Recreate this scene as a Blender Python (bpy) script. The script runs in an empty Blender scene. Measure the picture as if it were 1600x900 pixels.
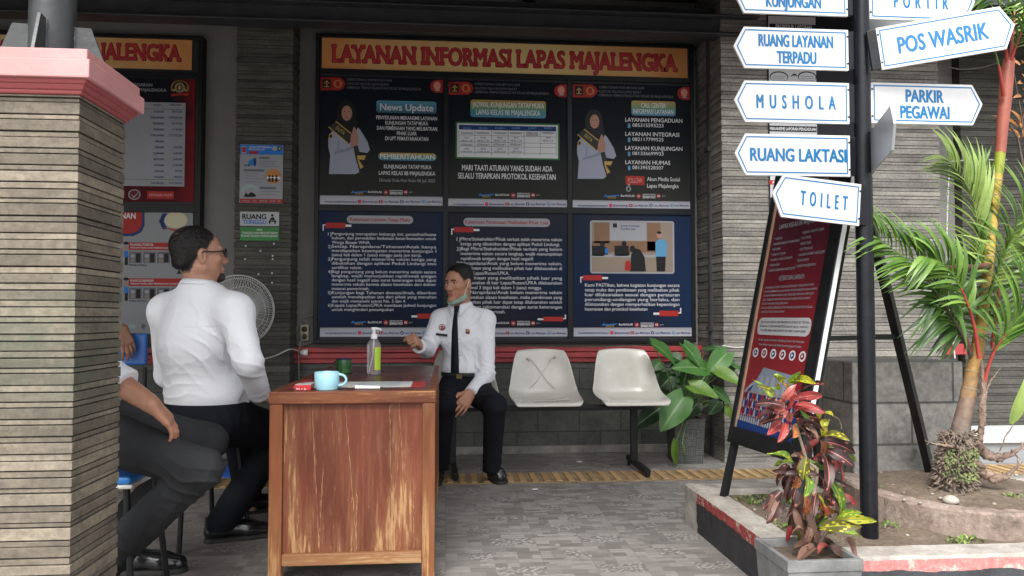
import bpy, math, random
import numpy as np
from mathutils import Vector, Matrix
from mathutils.bvhtree import BVHTree

random.seed(7)
rng = np.random.default_rng(7)
R = math.radians
sc = bpy.context.scene
col = sc.collection

# ------------------------------------------------------------------ camera
YAW, PITCH, FOC = R(4.9), R(2.15), 1200.0
CAM = Vector((0, 0, 1.0))
cd = bpy.data.cameras.new('camera')
cam = bpy.data.objects.new('camera', cd)
col.objects.link(cam)
cam.location = CAM
cam.rotation_euler = (R(90) + PITCH, 0, -YAW)
cd.sensor_width = 36
cd.lens = 36 * FOC / 1600
cd.clip_start = 0.05
cd.clip_end = 3000
sc.camera = cam

# ------------------------------------------------------------------ light
SUN_EL, SUN_AZ = 52, 197          # azimuth clockwise from +Y: behind the camera
w = bpy.data.worlds.new('World')
sc.world = w
w.use_nodes = True
nt = w.node_tree
sky = nt.nodes.new('ShaderNodeTexSky')
sky.sky_type = 'NISHITA'
sky.sun_disc = False
sky.sun_elevation = R(SUN_EL)
sky.sun_rotation = R(SUN_AZ)
sky.dust_density = 4.0
sky.air_density = 1.0
sky.ozone_density = 1.0
hs = nt.nodes.new('ShaderNodeHueSaturation')     # an overcast, milky sky
hs.inputs['Saturation'].default_value = 0.25
nt.links.new(sky.outputs[0], hs.inputs['Color'])
nt.links.new(hs.outputs[0], nt.nodes['Background'].inputs['Color'])
nt.nodes['Background'].inputs['Strength'].default_value = 0.15
sl = bpy.data.lights.new('sun', 'SUN')
sl.energy = 1.2
sl.angle = R(25)
sl.color = (1.0, 0.97, 0.93)
sun = bpy.data.objects.new('sun', sl)
col.objects.link(sun)
sdir = Vector((math.sin(R(SUN_AZ)) * math.cos(R(SUN_EL)), math.cos(R(SUN_AZ)) * math.cos(R(SUN_EL)), math.sin(R(SUN_EL))))
sun.rotation_euler = (-sdir).to_track_quat('-Z', 'Y').to_euler()
sun.location = sdir * 20
vs = sc.view_settings
vs.view_transform = 'Standard'
vs.look = 'None'
vs.gamma = 1
vs.use_curve_mapping = False
vs.exposure = 1.3

# ------------------------------------------------------------------ measuring
_f = Vector((math.sin(YAW) * math.cos(PITCH), math.cos(YAW) * math.cos(PITCH), math.sin(PITCH)))
_r = Vector((math.cos(YAW), -math.sin(YAW), 0))
_u = _r.cross(_f)
def ray(x, y): return _f + _r * ((x - 800) / FOC) + _u * ((450 - y) / FOC)
def at(x, y, Y):                   # world point at depth plane Y
    d = ray(x, y); return CAM + d * (Y / d.y)
def onz(x, y, z):
    d = ray(x, y); return CAM + d * ((z - CAM.z) / d.z)
V = Vector

# ------------------------------------------------------------------ materials
MATS = {}
def M(name, c, rough=0.6, var=0.15, scale=8.0, bump=0.0, bscale=60.0, metal=0.0, spec=0.5, coat=0.0,
      island=0.0, c2=None, stretch=(1, 1, 1), sss=0.0, emit=None):
    if name in MATS: return MATS[name]
    m = bpy.data.materials.new(name); m.use_nodes = True
    n = m.node_tree.nodes; L = m.node_tree.links
    b = n['Principled BSDF']
    tc = n.new('ShaderNodeTexCoord')
    mp = n.new('ShaderNodeMapping'); mp.inputs['Scale'].default_value = stretch
    L.new(tc.outputs['Object'], mp.inputs[0])
    no = n.new('ShaderNodeTexNoise'); no.inputs['Scale'].default_value = scale
    no.inputs['Detail'].default_value = 6; no.inputs['Roughness'].default_value = 0.6
    L.new(mp.outputs[0], no.inputs['Vector'])
    rp = n.new('ShaderNodeValToRGB')
    rp.color_ramp.elements[0].position = 0.32; rp.color_ramp.elements[1].position = 0.68
    a = [max(0, x * (1 - var)) for x in c]; d = [min(1, x * (1 + var)) for x in (c2 or c)]
    rp.color_ramp.elements[0].color = (*a, 1); rp.color_ramp.elements[1].color = (*d, 1)
    L.new(no.outputs['Fac'], rp.inputs[0])
    out = rp.outputs[0]
    if island:
        g = n.new('ShaderNodeNewGeometry')
        mr = n.new('ShaderNodeMapRange'); mr.inputs['To Min'].default_value = 1 - island; mr.inputs['To Max'].default_value = 1 + island
        L.new(g.outputs['Random Per Island'], mr.inputs['Value'])
        mx = n.new('ShaderNodeMix'); mx.data_type = 'RGBA'; mx.blend_type = 'MULTIPLY'; mx.inputs['Factor'].default_value = 1
        L.new(out, mx.inputs['A'])
        cb = n.new('ShaderNodeCombineColor')
        for k in range(3): L.new(mr.outputs[0], cb.inputs[k])
        L.new(cb.outputs[0], mx.inputs['B']); out = mx.outputs['Result']
    L.new(out, b.inputs['Base Color'])
    b.inputs['Roughness'].default_value = rough
    b.inputs['Metallic'].default_value = metal
    b.inputs['Specular IOR Level'].default_value = spec
    b.inputs['Coat Weight'].default_value = coat
    if sss:
        b.inputs['Subsurface Weight'].default_value = sss
        b.inputs['Subsurface Radius'].default_value = (0.01, 0.004, 0.002)
    if bump:
        n2 = n.new('ShaderNodeTexNoise'); n2.inputs['Scale'].default_value = bscale; n2.inputs['Detail'].default_value = 5
        L.new(mp.outputs[0], n2.inputs['Vector'])
        bp = n.new('ShaderNodeBump'); bp.inputs['Strength'].default_value = bump; bp.inputs['Distance'].default_value = 0.01
        L.new(n2.outputs['Fac'], bp.inputs['Height']); L.new(bp.outputs[0], b.inputs['Normal'])
    MATS[name] = m
    return m

class G:
    """small node-graph helper for the richer materials"""
    def __init__(s, name, rough=0.6):
        s.m = bpy.data.materials.new(name); s.m.use_nodes = True
        s.n = s.m.node_tree.nodes; s.L = s.m.node_tree.links
        s.b = s.n['Principled BSDF']; s.b.inputs['Roughness'].default_value = rough
        s.tc = s.n.new('ShaderNodeTexCoord').outputs['Object']; MATS[name] = s.m
    def node(s, t, ins=None, **kw):
        x = s.n.new(t)
        for k, v in kw.items(): setattr(x, k, v)
        for k, v in (ins or {}).items():
            if isinstance(v, bpy.types.NodeSocket): s.L.new(v, x.inputs[k])
            else: x.inputs[k].default_value = v
        return x
    def mapped(s, scale=(1, 1, 1), loc=(0, 0, 0), rot=(0, 0, 0)):
        return s.node('ShaderNodeMapping', {'Vector': s.tc, 'Scale': scale, 'Location': loc, 'Rotation': rot}).outputs[0]
    def noise(s, scale, vec=None, detail=5, rough=0.6):
        return s.node('ShaderNodeTexNoise', {'Vector': vec or s.tc, 'Scale': scale, 'Detail': detail, 'Roughness': rough}).outputs['Fac']
    def ramp(s, fac, stops):
        x = s.n.new('ShaderNodeValToRGB'); s.L.new(fac, x.inputs[0]); e = x.color_ramp.elements
        while len(e) < len(stops): e.new(0.5)
        for q, (p, c) in zip(e, stops):
            q.position = p; q.color = (*c, 1) if len(c) == 3 else c
        return x.outputs[0]
    def mix(s, fac, a, b, mode='MIX'):
        x = s.n.new('ShaderNodeMix'); x.data_type = 'RGBA'; x.blend_type = mode
        for k, v in (('Factor', fac), ('A', a), ('B', b)):
            if isinstance(v, bpy.types.NodeSocket): s.L.new(v, x.inputs[k])
            elif k == 'Factor': x.inputs[k].default_value = v
            else: x.inputs[k].default_value = (*v, 1)
        return x.outputs['Result']
    def math(s, op, a, b=0.0, c=0.0):
        x = s.n.new('ShaderNodeMath'); x.operation = op
        for i, v in enumerate((a, b, c)):
            if isinstance(v, bpy.types.NodeSocket): s.L.new(v, x.inputs[i])
            else: x.inputs[i].default_value = v
        return x.outputs[0]
    def sep(s, vec=None):
        return s.node('ShaderNodeSeparateXYZ', {'Vector': vec or s.tc}).outputs
    def island(s):
        return s.node('ShaderNodeNewGeometry').outputs['Random Per Island']
    def color(s, c): s.L.new(c, s.b.inputs['Base Color'])
    def bump(s, h, strength=0.4, dist=0.005):
        x = s.node('ShaderNodeBump', {'Height': h, 'Strength': strength, 'Distance': dist}); s.L.new(x.outputs[0], s.b.inputs['Normal'])
    def rough(s, fac, lo, hi):
        s.L.new(s.node('ShaderNodeMapRange', {'Value': fac, 'To Min': lo, 'To Max': hi}).outputs[0], s.b.inputs['Roughness'])

# ------------------------------------------------------------------ meshes
class MB:
    def __init__(s): s.v = []; s.f = []; s.mi = []; s.sm = []; s.mats = []; s.cur = 0
    def use(s, m):
        if m not in s.mats: s.mats.append(m)
        s.cur = s.mats.index(m); return s
    def add(s, vs_, fs, smooth=False):
        o = len(s.v); s.v.extend([tuple(x) for x in vs_])
        for f in fs:
            s.f.append(tuple(i + o for i in f)); s.mi.append(s.cur); s.sm.append(smooth)
        return s
    def box(s, c, d, rot=None):
        c = V(c); hx, hy, hz = d[0] / 2, d[1] / 2, d[2] / 2
        p = [V((x, y, z)) for z in (-hz, hz) for y in (-hy, hy) for x in (-hx, hx)]
        if rot is not None: p = [rot @ q for q in p]
        return s.add([q + c for q in p], [(0, 2, 3, 1), (4, 5, 7, 6), (0, 1, 5, 4), (2, 6, 7, 3), (0, 4, 6, 2), (1, 3, 7, 5)])
    def bb(s, x0, x1, y0, y1, z0, z1):
        return s.box(((x0 + x1) / 2, (y0 + y1) / 2, (z0 + z1) / 2), (x1 - x0, y1 - y0, z1 - z0))
    def bar(s, a, b, w, h, up=(0, 0, 1)):
        a, b = V(a), V(b); t = (b - a); l = t.length; t.normalize()
        up = V(up)
        if abs(t.dot(up)) > 0.97: up = V((0, 1, 0))
        x = t.cross(up).normalized(); z = x.cross(t)
        rot = Matrix((x, t, z)).transposed()
        return s.box((a + b) / 2, (w, l, h), rot)
    def tube(s, pts, r, seg=10, caps=True, smooth=True):
        pts = [V(p) for p in pts]; n = len(pts)
        rr = r if hasattr(r, '__len__') else [r] * n
        vs_ = []; up = None
        for i, p in enumerate(pts):
            t = (pts[min(i + 1, n - 1)] - pts[max(i - 1, 0)])
            if t.length < 1e-9: t = V((0, 0, 1))
            t.normalize()
            if up is None: up = V((0, 0, 1)) if abs(t.z) < 0.9 else V((1, 0, 0))
            x = t.cross(up)
            if x.length < 1e-6: x = t.cross(V((0, 1, 0)))
            x.normalize(); up = x.cross(t)
            for k in range(seg):
                a = 2 * math.pi * k / seg
                vs_.append(p + (x * math.cos(a) + up * math.sin(a)) * rr[i])
        fs = [(i * seg + k, i * seg + (k + 1) % seg, (i + 1) * seg + (k + 1) % seg, (i + 1) * seg + k) for i in range(n - 1) for k in range(seg)]
        s.add(vs_, fs, smooth)
        if caps:
            s.add(vs_[:seg], [tuple(range(seg))[::-1]]); s.add(vs_[-seg:], [tuple(range(seg))])
        return s
    def lathe(s, prof, c=(0, 0, 0), seg=24, rot=None, smooth=True):
        c = V(c); vs_ = []
        for r_, z in prof:
            for k in range(seg):
                a = 2 * math.pi * k / seg
                q = V((r_ * math.cos(a), r_ * math.sin(a), z))
                vs_.append((rot @ q if rot is not None else q) + c)
        n = len(prof)
        fs = [(i * seg + k, i * seg + (k + 1) % seg, (i + 1) * seg + (k + 1) % seg, (i + 1) * seg + k) for i in range(n - 1) for k in range(seg)]
        s.add(vs_, fs, smooth)
        if prof[0][0] > 1e-6: s.add(vs_[:seg], [tuple(range(seg))[::-1]])
        if prof[-1][0] > 1e-6: s.add(vs_[-seg:], [tuple(range(seg))])
        return s
    def poly(s, fr, pts, off=0.0, thick=0.0):
        """flat polygon in frame fr=(o,u,v,n); thick extrudes it backwards"""
        o, u, v, n = fr
        a = [o + u * x + v * y + n * off for x, y in pts]; k = len(a)
        if not thick: return s.add(a, [tuple(range(k))])
        b = [p - n * thick for p in a]
        return s.add(a + b, [tuple(range(k)), tuple(range(2 * k - 1, k - 1, -1))] + [(i, k + i, k + (i + 1) % k, (i + 1) % k) for i in range(k)])
    def build(s, name, parent=None, base=None, bevel=0.0, loc=None, **kw):
        me = bpy.data.meshes.new(name)
        off = V((0, 0, 0))
        if parent is not None:
            q = parent
            while q is not None: off = off + q.location; q = q.parent
        elif base is not None: off = V(base)
        me.from_pydata([tuple(V(p) - off) for p in s.v], [], s.f)
        for m in s.mats: me.materials.append(m)
        me.polygons.foreach_set('material_index', s.mi)
        me.polygons.foreach_set('use_smooth', s.sm)
        me.update()
        o = bpy.data.objects.new(name, me); col.objects.link(o)
        if parent is not None: o.parent = parent
        else: o.location = off
        if bevel:
            bm_ = o.modifiers.new('bevel', 'BEVEL'); bm_.width = bevel; bm_.segments = 2; bm_.limit_method = 'ANGLE'
        tag(o, **kw)
        return o

def tag(o, label=None, cat=None, group=None, kind=None):
    if label: o['label'] = label
    if cat: o['category'] = cat
    if group: o['group'] = group
    if kind: o['kind'] = kind
    return o
def thing(name, loc, label, cat, group=None):
    o = bpy.data.objects.new(name, None); col.objects.link(o); o.location = loc
    o.empty_display_size = 0.1
    return tag(o, label, cat, group)
def copy_tree(o, parent=None):
    c = o.copy(); col.objects.link(c)
    if parent is not None: c.parent = parent
    for ch in list(o.children): copy_tree(ch, c)
    return c

# ------------------------------------------------------------------ lettering
_tc = {}
def glyphs(txt, bold=0.0):
    k = (txt, bold)
    if k not in _tc:
        c = bpy.data.curves.new('txt', 'FONT'); c.body = txt; c.offset = bold; c.resolution_u = 3
        o = bpy.data.objects.new('txt', c); col.objects.link(o)
        dg = bpy.context.evaluated_depsgraph_get()
        me = bpy.data.meshes.new_from_object(o.evaluated_get(dg), depsgraph=dg)
        n = len(me.vertices); a = np.zeros(n * 3, dtype=np.float32); me.vertices.foreach_get('co', a)
        _tc[k] = (a.reshape(-1, 3)[:, :2].copy(), [tuple(p.vertices) for p in me.polygons])
        bpy.data.objects.remove(o); bpy.data.curves.remove(c); bpy.data.meshes.remove(me)
    return _tc[k]
CAPH = None
def lettering(mb, fr, txt, cx, cy, width, caph, off=0.0, bold=0.0, shear=0.0, spread=0.0, serif=False):
    """one line of letters centred on (cx,cy) in frame fr, squeezed to width and cap height"""
    global CAPH
    if CAPH is None: CAPH = float(glyphs('H')[0][:, 1].max())
    body = txt if not spread else (' ' * int(spread)).join(txt)
    a, fs = glyphs(body, bold if bold < 0.015 else 0.0)
    if not len(a): return
    x0, x1 = a[:, 0].min(), a[:, 0].max()
    sx = width / max(x1 - x0, 1e-6); sy = caph / CAPH
    o, u, v, n = fr
    o_, u_, v_, n_ = (np.array(q) for q in (o, u, v, n))
    X = (a[:, 0] - (x0 + x1) / 2) * sx; Yv = a[:, 1] * sy - caph / 2
    X = X + shear * Yv
    P = o_ + np.outer(X + cx, u_) + np.outer(Yv + cy, v_) + n_ * off
    nf = np.cross(u_, v_)
    if np.dot(nf, n_) < 0: fs = [f[::-1] for f in fs]
    if serif:
        sv, sf = serifs(a, fs, CAPH); n0 = len(a)
        Xs = (sv[:, 0] - (x0 + x1) / 2) * sx; Ys = sv[:, 1] * sy - caph / 2
        P = np.concatenate([P, o_ + np.outer(Xs + cx, u_) + np.outer(Ys + cy, v_) + n_ * (off + .00004)]); fs = list(fs) + [tuple(i + n0 for i in f) for f in sf]
    mb.add(P, fs)
    if bold >= 0.015:       # heavier strokes: the same letters repeated a hair to each side
        b = bold * 0.8 * CAPH * sy
        for q, (dx, dy) in enumerate(((1, 0), (-1, 0), (0, .8), (0, -.8)) if bold < .05 else [(math.cos(k * .785), math.sin(k * .785)) for k in range(8)]):
            mb.add(P + u_ * (dx * b) + v_ * (dy * b) + n_ * (.00006 * (q + 1)), fs)

def serifs(a, fs, H):
    '''slab feet and caps on every straight stroke end'''
    cnt = {}
    for f in fs:
        for i in range(len(f)):
            k = tuple(sorted((f[i], f[(i + 1) % len(f)]))); cnt[k] = cnt.get(k, 0) + 1
    V_, F_ = [], []
    for (i, j), c in cnt.items():
        if c > 1: continue
        for y0, s in ((0.0, 1), (H, -1)):
            if abs(a[i, 1] - y0) < .004 and abs(a[j, 1] - y0) < .004 and abs(a[i, 0] - a[j, 0]) > .02:
                xa, xb = sorted((a[i, 0], a[j, 0])); e = .055 if xb - xa < .3 else .02; k = len(V_)
                V_ += [(xa - e, y0), (xb + e, y0), (xb + e, y0 + s * .10), (xa - e, y0 + s * .10)]; F_.append((k, k + 1, k + 2, k + 3) if s > 0 else (k + 3, k + 2, k + 1, k))
    return np.array(V_, dtype=np.float32).reshape(-1, 2), F_

def rrect(x0, x1, y0, y1, r, seg=4):
    p = []
    for cx, cy, a0 in ((x1 - r, y1 - r, 0), (x0 + r, y1 - r, 90), (x0 + r, y0 + r, 180), (x1 - r, y0 + r, 270)):
        for k in range(seg + 1):
            a = R(a0 + 90 * k / seg); p.append((cx + r * math.cos(a), cy + r * math.sin(a)))
    return p
def circ(cx, cy, rx, ry=None, seg=20, a0=0, a1=360):
    ry = ry or rx
    full = abs(a1 - a0) >= 360
    return [(cx + rx * math.cos(R(a0 + (a1 - a0) * k / (seg if full else seg - 1))), cy + ry * math.sin(R(a0 + (a1 - a0) * k / (seg if full else seg - 1)))) for k in range(seg)]

# ------------------------------------------------------------------ organic bodies: signed distance fields
class SDF:
    def __init__(s, vox): s.v = vox; s.p = []; s.cuts = []; s.disp = None
    def cone(s, a, b, ra, rb, k=0.02, op=1): s.p.append(('c', np.array(a, float), np.array(b, float), ra, rb, k, op)); return s
    def ball(s, c, r, k=0.02, op=1): return s.cone(c, np.array(c, float) + 1e-5, r, r, k, op)
    def ell(s, c, r, A=None, k=0.02, op=1): s.p.append(('e', np.array(c, float), np.array(r, float), np.eye(3) if A is None else np.array(A, float), None, k, op)); return s
    def chain(s, pts, rs, k=0.01):
        for i in range(len(pts) - 1): s.cone(pts[i], pts[i + 1], rs[i], rs[i + 1], k)
        return s
    def cut(s, n, p, rad=None): s.cuts.append((np.array(n, float), np.array(p, float), rad)); return s     # removes the side n points to (near p only, with rad)
    def bounds(s, q):
        if q[0] == 'c':
            return np.minimum(q[1] - q[3], q[2] - q[4]), np.maximum(q[1] + q[3], q[2] + q[4])
        m = max(q[2]); return q[1] - m, q[1] + m
    def run(s, smooth=1):
        v = s.v; lo = np.full(3, 9e9); hi = -lo
        for q in s.p:
            if q[6] < 0: continue
            a, b = s.bounds(q); lo = np.minimum(lo, a); hi = np.maximum(hi, b)
        lo = lo - 0.03; hi = hi + 0.03
        n = np.ceil((hi - lo) / v).astype(int) + 1
        F = np.full(n, 0.5, dtype=np.float32)
        ax = [lo[i] + v * np.arange(n[i]) for i in range(3)]
        for q in s.p:
            a, b = s.bounds(q); mg = q[5] + 0.03
            i0 = np.maximum(((a - mg - lo) / v).astype(int), 0); i1 = np.minimum(((b + mg - lo) / v).astype(int) + 2, n)
            if (i1 <= i0).any(): continue
            X, Yy, Z = np.meshgrid(*[ax[i][i0[i]:i1[i]] for i in range(3)], indexing='ij', sparse=True)
            if q[0] == 'c':
                ba = q[2] - q[1]; l2 = max(float(ba @ ba), 1e-12)
                dx, dy, dz = X - q[1][0], Yy - q[1][1], Z - q[1][2]
                t = np.clip((dx * ba[0] + dy * ba[1] + dz * ba[2]) / l2, 0, 1)
                d = np.sqrt((dx - t * ba[0]) ** 2 + (dy - t * ba[1]) ** 2 + (dz - t * ba[2]) ** 2) - (q[3] + (q[4] - q[3]) * t)
            else:
                dx, dy, dz = X - q[1][0], Yy - q[1][1], Z - q[1][2]; A = q[3]; r = q[2]
                l = [dx * A[0][j] + dy * A[1][j] + dz * A[2][j] for j in range(3)]
                k0 = np.sqrt(sum((l[j] / r[j]) ** 2 for j in range(3))); k1 = np.sqrt(sum((l[j] / r[j] ** 2) ** 2 for j in range(3))) + 1e-9
                d = k0 * (k0 - 1) / k1
            sl_ = tuple(slice(i0[i], i1[i]) for i in range(3)); c = F[sl_]; k = q[5]
            if q[6] > 0:
                h = np.maximum(k - np.abs(c - d), 0) / k; F[sl_] = np.minimum(c, d) - h * h * k / 4
            else:
                d = -d; h = np.maximum(k - np.abs(c - d), 0) / k; F[sl_] = np.maximum(c, d) + h * h * k / 4
        if s.disp is not None:
            m = np.abs(F) < 0.03; I = np.argwhere(m)
            F[m] += s.disp(lo + I * v).astype(np.float32)
        for nn, pp, rad in s.cuts:
            g = (ax[0] - pp[0])[:, None, None] * nn[0] + (ax[1] - pp[1])[None, :, None] * nn[1] + (ax[2] - pp[2])[None, None, :] * nn[2]
            if rad: g = np.where((ax[0] - pp[0])[:, None, None] ** 2 + (ax[1] - pp[1])[None, :, None] ** 2 + (ax[2] - pp[2])[None, None, :] ** 2 < rad * rad, g, -1)
            F = np.maximum(F, g.astype(np.float32))
        F[0] = F[-1] = 0.1; F[:, 0] = F[:, -1] = 0.1; F[:, :, 0] = F[:, :, -1] = 0.1
        return nets(F, lo, v, smooth)

def nets(F, lo, v, smooth):
    S = F < 0
    c8 = [(x, y, z) for x in (0, 1) for y in (0, 1) for z in (0, 1)]
    sh = [slice(0, -1), slice(1, None)]
    cnt = sum(S[sh[x], sh[y], sh[z]].astype(np.int8) for x, y, z in c8)
    I = np.argwhere((cnt > 0) & (cnt < 8))
    vals = np.stack([F[I[:, 0] + x, I[:, 1] + y, I[:, 2] + z] for x, y, z in c8], 1)
    acc = np.zeros((len(I), 3)); num = np.zeros(len(I))
    for a in range(8):
        for b in range(a + 1, 8):
            if sum(abs(c8[a][j] - c8[b][j]) for j in range(3)) != 1: continue
            m = (vals[:, a] < 0) != (vals[:, b] < 0)
            t = vals[m, a] / (vals[m, a] - vals[m, b])
            acc[m] += np.array(c8[a]) + t[:, None] * (np.array(c8[b]) - np.array(c8[a])); num[m] += 1
    P = lo + (I + acc / num[:, None]) * v
    idx = np.full(cnt.shape, -1, dtype=np.int64); idx[I[:, 0], I[:, 1], I[:, 2]] = np.arange(len(I))
    Q = []
    for axd in range(3):
        b, c = [(1, 2), (2, 0), (0, 1)][axd]
        s0 = [slice(None)] * 3; s1 = [slice(None)] * 3
        s0[axd] = slice(0, -1); s1[axd] = slice(1, None)
        A0, A1 = S[tuple(s0)], S[tuple(s1)]
        E = np.argwhere(A0 != A1); E = E[(E[:, b] > 0) & (E[:, c] > 0) & (E[:, b] < F.shape[b] - 1) & (E[:, c] < F.shape[c] - 1)]
        inside = A0[E[:, 0], E[:, 1], E[:, 2]]
        q = []
        for db, dc in ((-1, -1), (0, -1), (0, 0), (-1, 0)):
            e = E.copy(); e[:, b] += db; e[:, c] += dc; q.append(idx[e[:, 0], e[:, 1], e[:, 2]])
        q = np.stack(q, 1); q[~inside] = q[~inside][:, ::-1]
        Q.append(q)
    Q = np.concatenate(Q)
    for _ in range(smooth):
        s_ = np.zeros_like(P); n_ = np.zeros(len(P))
        for i, j in ((0, 1), (1, 2), (2, 3), (3, 0)):
            np.add.at(s_, Q[:, i], P[Q[:, j]]); np.add.at(s_, Q[:, j], P[Q[:, i]])
            np.add.at(n_, Q[:, i], 1); np.add.at(n_, Q[:, j], 1)
        P = P * 0.4 + 0.6 * s_ / n_[:, None]
    return P, Q

def vnoise(P, scale, seed=0):
    """smooth value noise, about -1..1"""
    p = np.asarray(P) * scale; i = np.floor(p).astype(np.int64); f = p - i; f = f * f * (3 - 2 * f)
    def h(x, y, z):
        n = (x * 73856093) ^ (y * 19349663) ^ (z * 83492791) ^ (seed * 2654435761)
        n = (n ^ (n >> 13)) * 1274126177; n = n ^ (n >> 16)
        return (n & 0xffff) / 32767.5 - 1
    o = 0
    for dx in (0, 1):
        for dy in (0, 1):
            for dz in (0, 1):
                wgt = (f[:, 0] if dx else 1 - f[:, 0]) * (f[:, 1] if dy else 1 - f[:, 1]) * (f[:, 2] if dz else 1 - f[:, 2])
                o = o + wgt * h(i[:, 0] + dx, i[:, 1] + dy, i[:, 2] + dz)
    return o
def folds(P, d, wave, amp, warp=0.5, seed=1, c=None, rad=None, sharp=1.6):
    """cloth creases running across direction d"""
    d = np.array(d, float); d /= np.linalg.norm(d)
    q = (P @ d) / wave + warp * 2 * vnoise(P, 7.0, seed) + warp * vnoise(P, 15.0, seed + 5)
    r = 1 - np.abs(np.sin(np.pi * q)); r = r ** sharp
    r = (r - 0.25) * (0.6 + 0.4 * vnoise(P, 9.0, seed + 9))
    if c is not None:
        r = r * np.exp(-((P - np.array(c)) ** 2).sum(1) / (2 * rad * rad))
    return -amp * r
def skinmesh(name, P, Q, mats, parent, sel=None, **kw):
    """mesh object from arrays; sel(P_faces)->material index array"""
    off = V((0, 0, 0)); q = parent
    while q is not None: off = off + q.location; q = q.parent
    me = bpy.data.meshes.new(name)
    Pl = (P - np.array(off)).astype(np.float32)
    me.vertices.add(len(Pl)); me.vertices.foreach_set('co', Pl.ravel())
    me.loops.add(len(Q) * 4); me.loops.foreach_set('vertex_index', Q.ravel().astype(np.int32))
    me.polygons.add(len(Q)); me.polygons.foreach_set('loop_start', (np.arange(len(Q)) * 4).astype(np.int32))
    for m in mats: me.materials.append(m)
    if sel is not None: me.polygons.foreach_set('material_index', sel(P[Q].mean(1)).astype(np.int32))
    me.update(calc_edges=True); me.validate()
    me.polygons.foreach_set('use_smooth', np.ones(len(me.polygons), dtype=bool)); me.update()
    o = bpy.data.objects.new(name, me); col.objects.link(o); o.parent = parent
    tag(o, **kw)
    return o
def bvh_of(P, Q): return BVHTree.FromPolygons([tuple(p) for p in P], [tuple(int(i) for i in q) for q in Q])

# ================================================================== SETTING
def floor_mat():
    g = G('floor_mosaic', 0.42)
    p = g.mapped((10, 10, 0))
    cell = g.node('ShaderNodeVectorMath', {0: p}, operation='FLOOR').outputs[0]
    md = g.node('ShaderNodeVectorMath', {0: cell, 1: (4, 4, 1)}, operation='WRAP'); md.inputs[1].default_value = (4, 4, 1); md.inputs[2].default_value = (0, 0, 0)
    wn = g.node('ShaderNodeTexWhiteNoise', {'Vector': md.outputs[0]}, noise_dimensions='2D').outputs['Value']
    fr = g.noise(9, detail=8, rough=0.7)
    def brick(sc_, bw, rh, off=0.5):
        b = g.node('ShaderNodeTexBrick', {'Vector': g.mapped((1, 1, 0)), 'Color1': (0.185, 0.178, 0.17, 1), 'Color2': (0.34, 0.327, 0.31, 1), 'Mortar': (0.16, 0.095, 0.09, 1),
                                          'Scale': sc_, 'Mortar Size': 0.004 * sc_ / 10, 'Mortar Smooth': 0.3, 'Bias': 0.0, 'Brick Width': bw, 'Row Height': rh})
        b.offset = off; return b.outputs['Color']
    A = brick(10, 0.8, 0.3333, 0.35); B = brick(10, 0.5, 0.5, 0.0); C = brick(10, 1.0, 0.5, 0.4); D = brick(10, 0.7, 0.25, 0.6)
    vo = g.node('ShaderNodeTexVoronoi', {'Vector': g.mapped((55, 110, 0)), 'Scale': 1.0}); peb = g.ramp(vo.outputs['Distance'], [(0.15, (0.50, 0.48, 0.46)), (0.6, (0.18, 0.173, 0.167))])
    def gt(t): return g.math('GREATER_THAN', wn, t)
    c = g.mix(gt(0.25), A, D); c = g.mix(gt(0.45), c, C); c = g.mix(gt(0.72), c, B); c = g.mix(gt(0.9), c, peb)
    st = g.noise(3.0, g.mapped((4, 22, 1)), 6)
    c = g.mix(0.75, c, g.ramp(st, [(0.3, (0.75, 0.75, 0.75)), (0.7, (1.22, 1.21, 1.2))]), 'MULTIPLY')
    big = g.noise(0.8, detail=3)
    c = g.mix(0.8, c, g.ramp(big, [(0.3, (0.72, 0.70, 0.68)), (0.7, (1.12, 1.1, 1.08))]), 'MULTIPLY')
    bt = g.node('ShaderNodeTexBrick', {'Vector': g.mapped((1, 1, 0)), 'Color1': (1, 1, 1, 1), 'Color2': (0.93, 0.93, 0.93, 1), 'Mortar': (0.72, 0.71, 0.7, 1), 'Scale': 2.5, 'Mortar Size': 0.004, 'Brick Width': 1.0, 'Row Height': 1.0})
    bt.offset = 0
    c = g.mix(1.0, c, bt.outputs['Color'], 'MULTIPLY')
    g.color(c); g.bump(c, 0.35, 0.003); g.rough(fr, 0.32, 0.6)
    return g.m

def block_mat(name, c1, c2, mort, bw, rh, mort_size=0.006, rough=0.6, moss=None, axis='XZ'):
    g = G(name, rough)
    rot = (R(90), 0, 0)
    sx = g.sep()
    cv = g.node('ShaderNodeCombineXYZ', {'X': g.math('ADD', sx[0], sx[1]), 'Y': sx[2], 'Z': 0.0}).outputs[0]
    b = g.node('ShaderNodeTexBrick', {'Vector': cv, 'Color1': (*c1, 1), 'Color2': (*c2, 1), 'Mortar': (*mort, 1), 'Scale': 1.0, 'Mortar Size': mort_size, 'Mortar Smooth': 0.2, 'Brick Width': bw, 'Row Height': rh})
    n = g.noise(5, detail=8, rough=0.7); n2 = g.noise(45, detail=4)
    c = g.mix(1.0, b.outputs['Color'], g.ramp(n, [(0.3, (0.6, 0.6, 0.6)), (0.7, (1.4, 1.4, 1.36))]), 'MULTIPLY')
    c = g.mix(0.5, c, g.ramp(n2, [(0.35, (0.7, 0.7, 0.7)), (0.65, (1.25, 1.25, 1.25))]), 'MULTIPLY')
    if moss:
        k = g.ramp(g.noise(2.6, detail=7, rough=0.7), [(0.46, (0, 0, 0)), (0.66, (1, 1, 1))])
        c = g.mix(k, c, moss)
    g.color(c)
    h = g.math('ADD', g.math('MULTIPLY', b.outputs['Fac'], -1.0), g.math('MULTIPLY', n2, 0.4))
    g.bump(h, 0.6, 0.004)
    return g.m

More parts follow.
